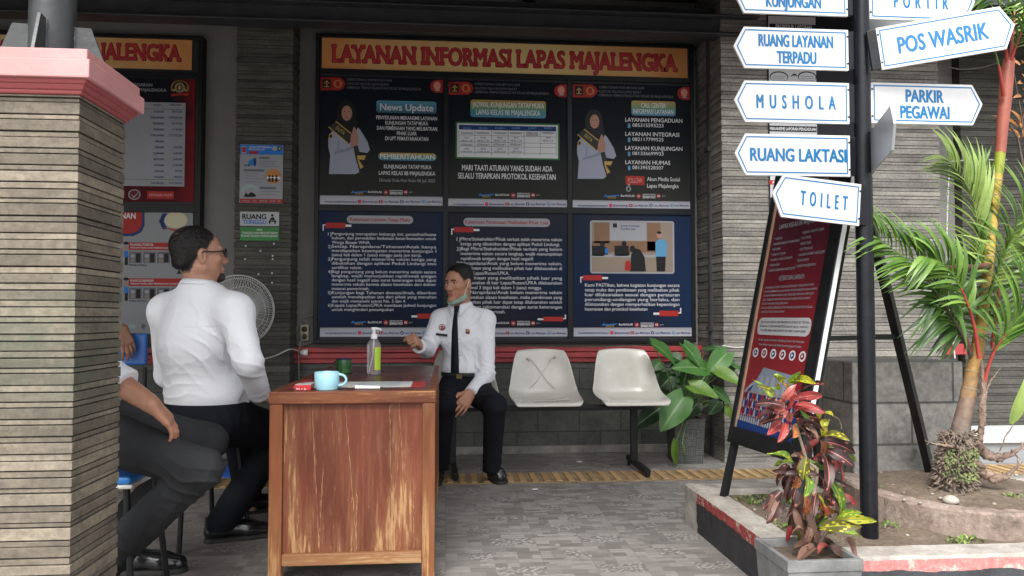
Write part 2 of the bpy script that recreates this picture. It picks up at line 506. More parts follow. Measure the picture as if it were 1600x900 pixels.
def clad_mat(name, c, green=None, contrast=0.3):
    """split-face stone strips: each strip its own tone, weathered"""
    g = G(name, 0.75)
    isl = g.island()
    tone = g.ramp(isl, [(0.0, tuple(x * (1 - contrast) for x in c)), (0.5, c), (1.0, tuple(min(1, x * (1 + contrast)) for x in c))])
    n = g.noise(5, g.mapped((1, 1, 3)), 8, 0.7); n2 = g.noise(60, detail=5)
    cc = g.mix(1.0, tone, g.ramp(n, [(0.28, (0.5, 0.5, 0.5)), (0.7, (1.38, 1.36, 1.32))]), 'MULTIPLY')
    cc = g.mix(0.6, cc, g.ramp(n2, [(0.35, (0.65, 0.65, 0.64)), (0.65, (1.25, 1.25, 1.24))]), 'MULTIPLY')
    if green:
        z = g.sep()[2]
        band = g.node('ShaderNodeMapRange', {'Value': g.math('ABSOLUTE', g.math('SUBTRACT', z, green[3])), 'From Min': 0.05, 'From Max': 0.2, 'To Min': 1.0, 'To Max': 0.0}).outputs[0]
        k = g.math('MULTIPLY', band, g.ramp(g.noise(7, detail=7, rough=0.7), [(0.38, (0, 0, 0)), (0.62, (1, 1, 1))]))
        cc = g.mix(g.math('MULTIPLY', k, 0.75), cc, green[:3])
    g.color(cc); g.bump(g.math('ADD', n2, n), 0.5, 0.004)
    return g.m

def painted_curb(name, paint, chip, lower, z0, top, bare_y=None):
    """concrete kerb whose side faces carry a flaking painted band over a dark painted base"""
    g = G(name, 0.7)
    z = g.sep()[2]
    n = g.noise(9, detail=8, rough=0.75); n2 = g.noise(70, detail=4); n3 = g.noise(4, detail=5)
    conc = g.ramp(n, [(0.3, (0.20, 0.18, 0.155)), (0.5, (0.36, 0.33, 0.29)), (0.72, (0.50, 0.47, 0.42))])
    nz = g.node('ShaderNodeSeparateXYZ', {'Vector': g.node('ShaderNodeNewGeometry').outputs['Normal']}).outputs[2]
    side = g.math('LESS_THAN', g.math('ABSOLUTE', nz), 0.35)
    zz = g.math('ADD', z, g.math('MULTIPLY', g.math('SUBTRACT', n3, 0.5), 0.05))
    band = g.math('GREATER_THAN', zz, z0)
    pc = g.mix(g.math('GREATER_THAN', n, chip), g.ramp(n2, [(0.3, tuple(x * 0.8 for x in paint)), (0.7, tuple(min(1, x * 1.15) for x in paint))]), conc)
    lo = g.ramp(n, [(0.3, tuple(x * 0.7 for x in lower)), (0.75, tuple(x * 1.8 for x in lower))])
    if bare_y: side = g.math('MULTIPLY', side, g.math('LESS_THAN', g.math('ADD', g.sep()[1], g.math('MULTIPLY', g.math('SUBTRACT', n, 0.5), 0.12)), bare_y))
    c = g.mix(side, conc, g.mix(band, lo, pc))
    c = g.mix(0.5, c, g.ramp(n2, [(0.35, (0.75, 0.75, 0.75)), (0.65, (1.2, 1.2, 1.2))]), 'MULTIPLY')
    g.color(c); g.bump(g.math('ADD', n2, n), 0.5, 0.004)
    return g.m

ASPH = M('asphalt', (0.06, 0.06, 0.062), 0.9, 0.3, 3, 0.4, 80)
PLASTER = M('grey_plaster', (0.21, 0.204, 0.195), 0.85, 0.10, 2.5, 0.25, 40)
DARKPAINT = M('dark_steel_paint', (0.035, 0.037, 0.042), 0.45, 0.25, 10, 0.1, 50)
CEIL = M('dark_ceiling', (0.035, 0.034, 0.036), 0.8, 0.2, 3)
RED = M('red_paint', (0.33, 0.038, 0.042), 0.5, 0.18, 7, 0.15, 40)
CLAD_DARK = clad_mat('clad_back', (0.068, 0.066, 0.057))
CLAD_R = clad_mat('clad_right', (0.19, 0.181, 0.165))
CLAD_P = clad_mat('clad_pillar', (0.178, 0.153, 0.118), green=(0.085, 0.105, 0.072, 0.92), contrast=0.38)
CORE = M('cladding_joint', (0.035, 0.033, 0.03), 0.9, 0.2, 20)
DADO = block_mat('dado_stone', (0.058, 0.062, 0.056), (0.095, 0.098, 0.088), (0.03, 0.03, 0.03), 0.31, 0.155, 0.004, 0.55)
BLOCKW = block_mat('concrete_block', (0.27, 0.262, 0.245), (0.33, 0.32, 0.30), (0.10, 0.10, 0.095), 0.42, 0.197, 0.006, 0.85, moss=(0.06, 0.062, 0.055))
BLOCKB = block_mat('far_block', (0.20, 0.20, 0.195), (0.24, 0.24, 0.235), (0.12, 0.12, 0.12), 0.4, 0.2, 0.006, 0.85)
SKIRT = M('skirt_stone', (0.21, 0.20, 0.18), 0.7, 0.35, 9, 0.3, 40)

mb = MB().use(ASPH); mb.add([(-900, -900, -0.05), (900, -900, -0.05), (900, 900, -0.05), (-900, 900, -0.05)], [(0, 1, 2, 3)])
mb.build('ground', kind='structure')
mb = MB().use(floor_mat()); mb.bb(-7, 7, -5, 5.66, -0.045, 0.0)
mb.build('porch_floor', kind='structure')
# tactile guide strip: low tiles with raised bars
TACB = M('tactile_base', (0.27, 0.19, 0.10), 0.65, 0.3, 8, 0.3, 60)
TACR = M('tactile_bar', (0.40, 0.26, 0.12), 0.6, 0.2, 12, 0.2, 60, island=0.18)
mb = MB().use(TACB).bb(-7, 7, 4.63, 4.91, 0.0, 0.006)
mb.use(TACR)
x = -6.9
while x < 6.9:
    mb.bb(x, x + 0.036, 4.645, 4.895, 0.006, 0.012); x += 0.0735
mb.build('tactile_paving', kind='structure', bevel=0.002)
mb = MB().use(M('ledge_stone', (0.26, 0.27, 0.28), 0.6, 0.1, 4)).bb(2.35, 6.5, 5.0, 5.66, 0, 0.17).use(M('ledge_edge', (0.5, 0.52, 0.53), 0.5, 0.05, 5)).bb(2.33, 6.5, 4.975, 5.0, 0.14, 0.195).bb(2.33, 6.5, 5.0, 5.66, 0.172, 0.195)
mb.build('pale_step', kind='structure')

# ------------------------------------------------------------------ building
bld = thing('porch_building', (0, 5.7, 0), 'grey plastered office front with dark stone dado, red ledge and dim porch roof', 'building')
mb = MB().use(PLASTER).bb(-7, 2.8, 5.70, 5.95, 0, 3.6); mb.build('wall', bld)
mb = MB().use(BLOCKB).bb(2.8, 7.5, 5.72, 5.95, 0, 3.6); mb.build('wall', bld, label='unplastered grey block wall beyond the palm')
mb = MB().use(PLASTER).bb(-7.2, -7, 2.2, 5.95, 0, 3.6); mb.build('wall', bld)  # unseen end wall, added to darken the left side
xl = at(456, 300, 5.45).x
mb = MB().use(DADO).bb(-7, 2.8, 5.645, 5.70, 0.0, 0.665); mb.build('dado', bld, bevel=0.003)
mb = MB().use(SKIRT).bb(-7, 2.8, 5.625, 5.645, 0.0, 0.055); mb.build('skirting', bld, bevel=0.004)
mb = MB().use(RED)
mb.bb(-7, 2.8, 5.62, 5.70, 0.667, 0.70); mb.bb(-7, 2.8, 5.60, 5.70, 0.702, 0.738); mb.bb(-7, 2.8, 5.605, 5.70, 0.745, 0.782); mb.bb(-7, 2.8, 5.63, 5.70, 0.738, 0.745)
mb.build('ledge', bld, bevel=0.004)

def cladding(mb, x0, x1, y0, y1, z0, z1, mat_, pitch=0.0445, jit=0.003, seam=0):
    mb.use(CORE).bb(x0 + 0.008, x1 - 0.008, y0 + 0.008, y1, z0, z1)
    mb.use(mat_); z = z0; k = 0
    while z < z1 - 0.004:
        v_ = random.uniform(-.10, .10)
        for hh, dp in ((pitch * (0.62 + v_), 0.0), (pitch * (0.32 - v_ * .8), 0.0028)):
            h_ = min(hh, z1 - z)
            if h_ < 0.004: break
            e = dp + random.uniform(0, jit)
            t = random.uniform(-0.0012, 0.0012)
            mb.bb(x0 + e, x1 - e, y0 + e, y1 + 0.001, z + 0.0008 + t * .6, z + h_ - 0.0010 + t * .6)
            z += hh + pitch * 0.03
        k += 1
    return mb
px0, px1 = at(366, 300, 5.45).x, xl
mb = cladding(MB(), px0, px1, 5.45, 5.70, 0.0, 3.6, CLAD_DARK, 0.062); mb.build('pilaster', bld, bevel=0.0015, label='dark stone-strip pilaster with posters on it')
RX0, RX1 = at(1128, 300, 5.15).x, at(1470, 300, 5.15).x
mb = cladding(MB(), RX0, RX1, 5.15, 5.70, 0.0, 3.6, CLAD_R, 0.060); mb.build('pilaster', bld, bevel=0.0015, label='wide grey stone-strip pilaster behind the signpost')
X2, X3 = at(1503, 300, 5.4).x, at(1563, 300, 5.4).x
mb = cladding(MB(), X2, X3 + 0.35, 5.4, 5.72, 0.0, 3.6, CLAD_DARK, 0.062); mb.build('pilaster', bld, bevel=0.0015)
mb = MB().use(PLASTER).bb(RX1 + 0.003, X2 - 0.003, 5.48, 5.70, 0, 3.6); mb.build('wall', bld)
mb = MB().use(RED).bb(RX1 + 0.004, X2 + 0.02, 5.40, 5.479, 0.72, 0.80); mb.build('ledge', bld, bevel=0.004)
# steel beam, downpipe, ceiling, roof and shading boards
bx1 = at(1183, 28, 5.2).x
mb = MB().use(DARKPAINT).bb(-7, bx1, 5.17, 5.27, 2.965, 3.085); mb.bb(-7, bx1 - 0.02, 5.10, 5.17, 2.955, 2.967); mb.bb(-7, bx1 - 0.02, 5.10, 5.17, 3.083, 3.095)
mb.build('beam', bld, bevel=0.003)
mb = MB().use(CEIL).bb(-7.2, 2.1, 5.27, 5.70, 3.17, 3.2)
mb.build('soffit', bld)
mb = MB().use(CEIL).bb(-7.2, 0.95, 1.5, 5.95, 3.42, 3.5).bb(0.95, 7.5, 4.6, 5.95, 3.42, 3.5)  # porch roof above the view, its reach set to shade the wall
mb.build('roof', bld)
mb = MB().use(DARKPAINT).bb(-7.2, 0.98, 1.47, 1.50, 2.75, 3.5).bb(0.95, 0.98, 1.5, 4.6, 2.95, 3.5).bb(0.98, 7.5, 4.57, 4.60, 3.0, 3.5)  # unseen boards added at the roof edge to darken the upper wall
mb.build('shade_board', bld)
for xx in (-5.2, -3.2, -1.2, 0.6):
    MB().use(DARKPAINT).bb(xx - 0.04, xx + 0.04, 2.3, 5.6, 3.30, 3.419).build('rafter', bld)
pc = at(1118, 300, 5.33)
mb = MB().use(DARKPAINT); mb.tube([(pc.x, 5.40, 0.02), (pc.x, 5.40, 3.1)], 0.036, 14); mb.bb(pc.x - 0.045, pc.x + 0.045, 5.36, 5.44, 2.2, 2.23); mb.bb(pc.x - 0.045, pc.x + 0.045, 5.36, 5.44, 0.9, 0.93)
mb.build('downpipe', bld)

# ------------------------------------------------------------------ foreground pillar
PINK = M('pink_paint', (0.56, 0.265, 0.255), 0.65, 0.10, 7, 0.25, 35)
REDCAP = M('red_cap_paint', (0.34, 0.075, 0.078), 0.5, 0.1, 6, 0.12, 35)
STEEL = M('grey_steel_paint', (0.045, 0.048, 0.05), 0.42, 0.25, 9, 0.12, 60)
WELD = M('weld_bead', (0.12, 0.12, 0.12), 0.5, 0.4, 40, 0.5, 90)
PXC, PY0, PY1 = -1.085, 2.05, 2.334
PA = 0.142
pil = thing('stone_pillar', (PXC, (PY0 + PY1) / 2, 0), 'square stone-strip pillar with pink stepped cap and grey steel post, nearest the camera', 'pillar')
mb = cladding(MB(), PXC - PA, PXC + PA, PY0, PY1 - 0.0, 0.0, 1.572, CLAD_P, 0.0435, 0.002)
mb.build('shaft', pil, bevel=0.0012)
# corner mortar seam
mb = MB().use(REDCAP); cy_ = (PY0 + PY1) / 2
def tier(e0, e1, z0, z1):
    a = [(PXC + sx * (PA + e0), cy_ + sy * (PA + e0), z0) for sx, sy in ((-1, -1), (1, -1), (1, 1), (-1, 1))]
    b = [(PXC + sx * (PA + e1), cy_ + sy * (PA + e1), z1) for sx, sy in ((-1, -1), (1, -1), (1, 1), (-1, 1))]
    mb.add(a + b, [(3, 2, 1, 0), (4, 5, 6, 7)] + [(i, (i + 1) % 4, 4 + (i + 1) % 4, 4 + i) for i in range(4)])
tier(0.005, 0.009, 1.572, 1.582); tier(0.011, 0.020, 1.582, 1.595); tier(0.022, 0.028, 1.595, 1.607)
mb.use(PINK)
tier(0.038, 0.038, 1.607, 1.655); tier(0.028, 0.028, 1.655, 1.684)
mb.build('cap', pil, bevel=0.003)
mb = MB().use(STEEL).tube([(PXC, cy_, 1.684), (PXC, cy_, 3.42)], 0.058, 28, caps=False)
post = mb.build('post', pil)
mb = MB().use(STEEL).bb(PXC - 0.14, PXC + 0.14, cy_ - 0.15, cy_ + 0.15, 1.684, 1.690); mb.build('base_plate', pil)
for ang in (8, 98, 188, 278):
    ca, sa = math.cos(R(ang)), math.sin(R(ang))
    mb = MB().use(STEEL); t = 0.004; z0 = 1.690
    prof = [(0.055, z0), (0.140, z0), (0.098, z0 + 0.112), (0.055, z0 + 0.112)]
    a = [(PXC + r_ * ca - t * sa, cy_ + r_ * sa + t * ca, z) for r_, z in prof]; b = [(PXC + r_ * ca + t * sa, cy_ + r_ * sa - t * ca, z) for r_, z in prof]
    mb.add(a + b, [(0, 1, 2, 3), (7, 6, 5, 4)] + [(i, 4 + i, 4 + (i + 1) % 4, (i + 1) % 4) for i in range(4)])
    mb.use(WELD)
    for s_ in (-1, 1):
        pts = [(PXC + 0.0585 * ca - s_ * 0.005 * sa + random.uniform(-.001, .001), cy_ + 0.0585 * sa + s_ * 0.005 * ca, z0 + 0.112 * k / 10) for k in range(11)]
        mb.tube(pts, [random.uniform(0.002, 0.0042) for _ in pts], 6)
    mb.build('gusset', pil)

# ------------------------------------------------------------------ planting bed on the right
CURB_L = painted_curb('kerb_paint_red', (0.30, 0.05, 0.045), 0.56, (0.022, 0.022, 0.024), 0.135, 0.19, 1.02)
CURB_F = painted_curb('kerb_paint_faded_sunlit', (0.50, 0.20, 0.185), 0.555, (0.035, 0.038, 0.042), 0.143, 0.19)  # same kerb paint, front tone paler for fading and for sunlight
CONC = M('worn_concrete', (0.30, 0.27, 0.23), 0.85, 0.35, 7, 0.5, 50, c2=(0.42, 0.385, 0.34))
bed = thing('planting_bed', (1.2, 2.5, 0), 'low planting bed with flaking red and pink kerb around the signpost', 'planter')
def curb_strip(mb, pts_in, pts_out, z0, z1, n=24, amp=0.0018):
    """kerb between two polylines, softly worn along its top"""
    a = []; 
    for (xi, yi), (xo, yo) in zip(pts_in, pts_out):
        q = [(xo, yo, z0), (xo, yo, z1 - 0.01), (xo + (xi - xo) * 0.1, yo + (yi - yo) * 0.1, z1), (xi + (xo - xi) * 0.1, yi + (yo - yi) * 0.1, z1), (xi, yi, z1 - 0.01), (xi, yi, z0)]
        for k, p in enumerate(q):
            j = amp if 1 <= k <= 4 else 0
            a.append((p[0] + random.uniform(-j, j), p[1] + random.uniform(-j, j), p[2] + random.uniform(-j, j)))
    m = len(pts_in)
    fs = [(i * 6 + k, (i + 1) * 6 + k, (i + 1) * 6 + k + 1, i * 6 + k + 1) for i in range(m - 1) for k in range(5)]
    fs += [tuple(range(5, -1, -1)), tuple((m - 1) * 6 + k for k in range(6))]
    mb.add(a, fs)
def line(a, b, n): return [(a[0] + (b[0] - a[0]) * i / (n - 1), a[1] + (b[1] - a[1]) * i / (n - 1)) for i in range(n)]
mb = MB().use(CURB_L); curb_strip(mb, line((1.285, 3.57), (1.285, 2.645), 40), line((1.165, 3.70), (1.165, 2.515), 40), 0, 0.19)
mb.build('kerb', bed, label='left kerb with a chipped dark red band')
mb = MB().use(CURB_F); curb_strip(mb, line((1.29, 2.64), (6.0, 2.64), 120), line((1.17, 2.505), (6.0, 2.505), 120), 0, 0.189)
mb.build('kerb', bed, label='front kerb with a flaking band coloured faded and sunlit pink')
mb = MB().use(CONC); curb_strip(mb, line((1.295, 3.56), (6.0, 3.56), 60), line((1.175, 3.695), (6.0, 3.695), 60), 0, 0.187)
mb.build('kerb', bed)
g = G('soil', 0.95)
n1 = g.noise(6, detail=9, rough=0.75); n2 = g.noise(60, detail=5, rough=0.7)
c = g.ramp(n1, [(0.3, (0.085, 0.062, 0.044)), (0.55, (0.17, 0.132, 0.098)), (0.75, (0.27, 0.22, 0.17))])
c = g.mix(0.7, c, g.ramp(n2, [(0.35, (0.55, 0.53, 0.5)), (0.65, (1.4, 1.38, 1.35))]), 'MULTIPLY'); g.color(c); g.bump(g.math('ADD', n1, n2), 0.9, 0.01)
SOIL = g.m
RC = (2.22, 3.20); RRX, RRY = 0.45, 0.50
def soil_h(x, y):
    h = 0.162 + 0.010 * vnoise([[x, y, 0]], 6, 3)[0] + 0.006 * vnoise([[x, y, 0]], 17, 4)[0]
    return h
mb = MB().use(SOIL); nx, ny = 150, 34; a = []
for j in range(ny):
    for i in range(nx):
        X_ = 1.28 + (4.5 - 1.28) * i / (nx - 1); Y_ = 2.63 + 0.95 * j / (ny - 1); a.append((X_, Y_, soil_h(X_, Y_)))
mb.add(a, [(j * nx + i, j * nx + i + 1, (j + 1) * nx + i + 1, (j + 1) * nx + i) for j in range(ny - 1) for i in range(nx - 1)], True)
mb.build('soil', bed)
# rounded inner bed round the palm
ring = thing('round_planter', (RC[0], RC[1], 0.15), 'curved worn concrete ring bed holding the palm trunk', 'planter')
A0, A1 = 140, 345
pin = [(RC[0] + (RRX - 0.075) * math.cos(R(A0 + (A1 - A0) * i / 60)), RC[1] + (RRY - 0.075) * math.sin(R(A0 + (A1 - A0) * i / 60))) for i in range(61)]
pou = [(RC[0] + RRX * math.cos(R(A0 + (A1 - A0) * i / 60)), RC[1] + RRY * math.sin(R(A0 + (A1 - A0) * i / 60))) for i in range(61)]
g = G('ring_concrete', 0.85)
n1 = g.noise(5, detail=8, rough=0.75); n2 = g.noise(55, detail=5)
c = g.ramp(n1, [(0.3, (0.10, 0.078, 0.062)), (0.48, (0.26, 0.20, 0.165)), (0.66, (0.36, 0.30, 0.255)), (0.8, (0.5, 0.46, 0.42))])
c = g.mix(0.6, c, g.ramp(n2, [(0.35, (0.7, 0.7, 0.7)), (0.65, (1.25, 1.25, 1.25))]), 'MULTIPLY'); g.color(c); g.bump(g.math('ADD', n1, n2), 0.8, 0.006)
mb = MB().use(g.m); curb_strip(mb, pin, pou, 0.13, 0.268, amp=0.003); mb.build('kerb', ring)
mb = MB().use(SOIL); a = [(RC[0], RC[1], 0.285)]; nr, na = 14, 60
for j in range(1, nr + 1):
    for i in range(na):
        t = j / nr; X_ = RC[0] + (RRX - 0.03) * t * math.cos(2 * math.pi * i / na); Y_ = RC[1] + (RRY - 0.03) * t * math.sin(2 * math.pi * i / na)
        a.append((X_, Y_, 0.285 - 0.035 * t * t + 0.007 * vnoise([[X_, Y_, 0]], 12, 8)[0]))
fs = [(0, 1 + i, 1 + (i + 1) % na) for i in range(na)]
fs += [(1 + j * na + i, 1 + (j + 1) * na + i, 1 + (j + 1) * na + (i + 1) % na, 1 + j * na + (i + 1) % na) for j in range(nr - 1) for i in range(na)]
mb.add(a, fs, True); mb.build('soil', ring)
# low block wall behind the beds
mb = MB().use(BLOCKW).bb(at(1332, 600, 3.5).x, at(1505, 600, 3.5).x, 3.5, 3.84, 0, 0.787)
tag(mb.build('block_wall', base=(1.9, 3.6, 0), bevel=0.006), 'low grey concrete block wall between signpost and palm', 'wall')

# ================================================================== NOTICE BOARDS AND POSTERS
def ink(name, c, rough=0.5): return M('ink_' + name, c, rough, 0.06, 3, spec=0.2)
WHITE_I = ink('white', (0.62, 0.62, 0.64)); GREY_I = ink('grey', (0.13, 0.13, 0.145)); PALE_I = ink('pale', (0.30, 0.31, 0.335))
RED_I = ink('red', (0.33, 0.024, 0.02)); DKRED_I = ink('dark_red', (0.16, 0.008, 0.012)); BLACK_I = ink('black', (0.012, 0.012, 0.014)); NAVY_I = ink('navy', (0.012, 0.035, 0.14))
BLUE_I = ink('blue', (0.02, 0.16, 0.5)); SKY_I = ink('sky', (0.09, 0.27, 0.46)); GREEN_I = ink('green', (0.045, 0.15, 0.05)); GOLD_I = ink('gold', (0.45, 0.30, 0.08)); SKIN_I = ink('skin', (0.38, 0.20, 0.145))
ORANGE_I = ink('orange', (0.42, 0.19, 0.06)); TEAL_I = ink('teal', (0.05, 0.25, 0.33)); SHIRT_I = ink('shirt', (0.30, 0.32, 0.40)); WOOD_I = ink('brown', (0.20, 0.115, 0.07)); BEIGE_I = ink('beige', (0.25, 0.205, 0.165)); MAROON_I = ink('maroon', (0.13, 0.012, 0.02))

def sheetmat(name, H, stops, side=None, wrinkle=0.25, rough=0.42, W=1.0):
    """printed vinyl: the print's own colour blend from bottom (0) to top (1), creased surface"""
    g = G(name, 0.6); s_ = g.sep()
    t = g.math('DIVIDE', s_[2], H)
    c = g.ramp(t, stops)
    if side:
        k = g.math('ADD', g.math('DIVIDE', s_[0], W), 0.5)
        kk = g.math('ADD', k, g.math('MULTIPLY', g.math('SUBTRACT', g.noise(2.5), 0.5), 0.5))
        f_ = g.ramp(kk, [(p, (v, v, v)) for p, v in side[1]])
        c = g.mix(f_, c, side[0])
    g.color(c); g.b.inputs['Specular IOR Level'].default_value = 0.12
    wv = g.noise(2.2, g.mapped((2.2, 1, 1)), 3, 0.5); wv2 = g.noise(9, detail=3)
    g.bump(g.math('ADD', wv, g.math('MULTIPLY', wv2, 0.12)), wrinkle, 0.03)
    return g.m
def gradmat(name, axis, lo, hi, stops):
    g = G(name, 0.45); s_ = g.sep()[axis]
    t = g.node('ShaderNodeMapRange', {'Value': s_, 'From Min': lo, 'From Max': hi}).outputs[0]
    g.color(g.ramp(t, stops)); return g.m

class Sheet:
    """a printed sheet on a wall plane; layout measured in photo pixels, turned into metres on that plane"""
    def __init__(s, name, label, cat, rect, Y, mat_=None, group=None, thick=0.003, stops=None, side=None, wrinkle=0.25):
        s.Y = Y; s.r = rect; x0, y0, x1, y1 = rect
        xm, ym = (x0 + x1) / 2, (y0 + y1) / 2
        s.X0, s.X1 = at(x0, ym, Y).x, at(x1, ym, Y).x; s.Z1, s.Z0 = at(xm, y0, Y).z, at(xm, y1, Y).z
        s.base = V(((s.X0 + s.X1) / 2, Y, s.Z0))
        s.root = thing(name, s.base, label, cat, group)
        s.fr = (V((0, Y, 0)), V((1, 0, 0)), V((0, 0, 1)), V((0, -1, 0)))
        s.parts = {}; s.n = 0
        s.H = s.Z1 - s.Z0; s.W = s.X1 - s.X0
        m = mat_ or sheetmat(name + '_print', s.H, stops, side, wrinkle, W=s.W)
        mb = MB().use(m)
        mb.poly(s.fr, [(s.X0, s.Z0), (s.X1, s.Z0), (s.X1, s.Z1), (s.X0, s.Z1)], 0, thick)
        mb.build('sheet', s.root)
    def mb(s, part, m):
        q = s.parts.setdefault(part, MB()); q.use(m); return q
    def c(s, px, py):
        p = at(px, py, s.Y); return (p.x, p.z)
    def poly(s, part, m, pts, lev=1): s.mb(part, m).poly(s.fr, [s.c(*p) for p in pts][::-1], lev * 0.0007)
    def sub(s, x0, y0, x1, y1):
        xm, ym = (x0 + x1) / 2, (y0 + y1) / 2
        return s.c(x0, ym)[0], s.c(xm, y1)[1], s.c(x1, ym)[0], s.c(xm, y0)[1]
    def rect(s, part, m, x0, y0, x1, y1, lev=1):
        a, b, c_, d = s.sub(x0, y0, x1, y1); s.mb(part, m).poly(s.fr, [(a, b), (c_, b), (c_, d), (a, d)], lev * 0.0007)
    def rr(s, part, m, x0, y0, x1, y1, rad, lev=1):
        a, b, c_, d = s.sub(x0, y0, x1, y1); s.mb(part, m).poly(s.fr, rrect(a, c_, b, d, min(rad * s.Y / FOC, (d - b) / 2.01)), lev * 0.0007)
    def disc(s, part, m, x, y, rx, ry=None, lev=1):
        k = s.Y / FOC; cx, cz = s.c(x, y); s.mb(part, m).poly(s.fr, circ(cx, cz, rx * k, (ry or rx) * k), lev * 0.0007)
    def text(s, part, m, t, x0, x1, y, h, bold=0.0, lev=3, shear=0.0):
        a, b, c_, d = s.sub(x0, y - h / 2, x1, y + h / 2)
        lettering(s.mb(part, m), s.fr, t, (a + c_) / 2, (b + d) / 2, c_ - a, d - b, lev * 0.0007, bold, shear)
    def grad(s, name, x0, y0, x1, y1, stops, axis=2):
        a, b, c_, d = s.sub(x0, y0, x1, y1)
        return gradmat(name, axis, (b - s.base.z) if axis == 2 else (a - s.base.x), (d - s.base.z) if axis == 2 else (c_ - s.base.x), stops)
    def done(s):
        for k, q in s.parts.items(): q.build(k.split('#')[0], s.root)

YB = 5.60
YS = 5.615
def frame_thing(name, label, cols, rows, outer, group):
    """dark framed board: backing, perimeter bars and dividers in real metres"""
    (x0, y0, x1, y1) = outer
    c0 = at(x0, (y0 + y1) / 2, YB).x; c1 = at(x1, (y0 + y1) / 2, YB).x; z1 = at((x0 + x1) / 2, y0, YB).z; z0 = at((x0 + x1) / 2, y1, YB).z
    t = thing(name, ((c0 + c1) / 2, 5.66, z0), label, 'notice board', group)
    FR = M('board_frame', (0.010, 0.011, 0.014), 0.45, 0.2, 8, spec=0.25)
    MB().use(M('board_back', (0.016, 0.017, 0.02), 0.6, 0.2, 5)).bb(c0 + 0.01, c1 - 0.01, 5.6235, 5.695, z0 + 0.01, z1 - 0.01).build('backing', t)
    mb = MB().use(FR); b = 0.03
    mb.bb(c0, c1, YB, 5.698, z0, z0 + b); mb.bb(c0, c1, YB, 5.698, z1 - b, z1)
    mb.bb(c0, c0 + b, YB + 0.001, 5.697, z0 + b, z1 - b); mb.bb(c1 - b, c1, YB + 0.001, 5.697, z0 + b, z1 - b)
    mb.build('frame', t, bevel=0.003)
    for a, b_ in cols:
        xa, xb = at(a, 330, YB).x, at(b_, 330, YB).x
        MB().use(FR).bb(xa, xb, YB + 0.002, 5.6228, z0 + b, at((a + b_) / 2, 121, YB).z).build('divider', t, bevel=0.002)
    for a, b_ in rows:
        za, zb = at((x0 + x1) / 2, b_, YB).z, at((x0 + x1) / 2, a, YB).z
        MB().use(FR).bb(c0 + b, c1 - b, YB + 0.003, 5.6227, za, zb).build('divider', t, bevel=0.002)
    return t
frame_thing('notice_board', 'large dark framed notice board with an orange heading above six posters', [(692.5, 700), (887, 894.5)], [(114, 122), (322.5, 332.5)], (491, 60, 1086, 536), None)
frame_thing('notice_board', 'darker left notice board half hidden behind the stone pillar', [(104, 112)], [(106, 116), (316, 329)], (-260, 47, 313, 560), None)

# ---- heading banner
RIM_I = ink('rim', (0.13, 0.012, 0.018))
def banner(rect, label, txt, tx, yc, h, group):
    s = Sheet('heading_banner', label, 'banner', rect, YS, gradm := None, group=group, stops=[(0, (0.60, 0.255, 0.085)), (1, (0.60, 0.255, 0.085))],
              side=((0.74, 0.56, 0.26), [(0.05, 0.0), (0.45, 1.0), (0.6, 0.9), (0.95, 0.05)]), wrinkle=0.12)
    a, b, c_, d = s.sub(tx[0], yc - h / 2, tx[1], yc + h / 2)
    # heavy slab-like capitals: a dark rim behind a red face
    words = txt
    lettering(s.mb('lettering', RIM_I), s.fr, words, (a + c_) / 2, (b + d) / 2, c_ - a + 0.004, d - b, 0.0007, 0.075, serif=True)
    lettering(s.mb('lettering', M('ink_headred', (0.45, 0.030, 0.040), 0.45, 0.08, 4)), s.fr, words, (a + c_) / 2, (b + d) / 2, c_ - a, d - b, 0.0016, 0.040, serif=True)
    s.done(); return s
banner((503, 63, 1074, 118), 'orange heading banner lettered LAYANAN INFORMASI LAPAS MAJALENGKA on the large board', 'LAYANAN INFORMASI LAPAS MAJALENGKA', (521, 1056), 91, 26, None)
banner((-250, 47, 300, 102), 'dim orange heading banner ending in MAJALENGKA on the left board', 'LAYANAN INFORMASI LAPAS MAJALENGKA', (-236, 281), 76, 25, None)

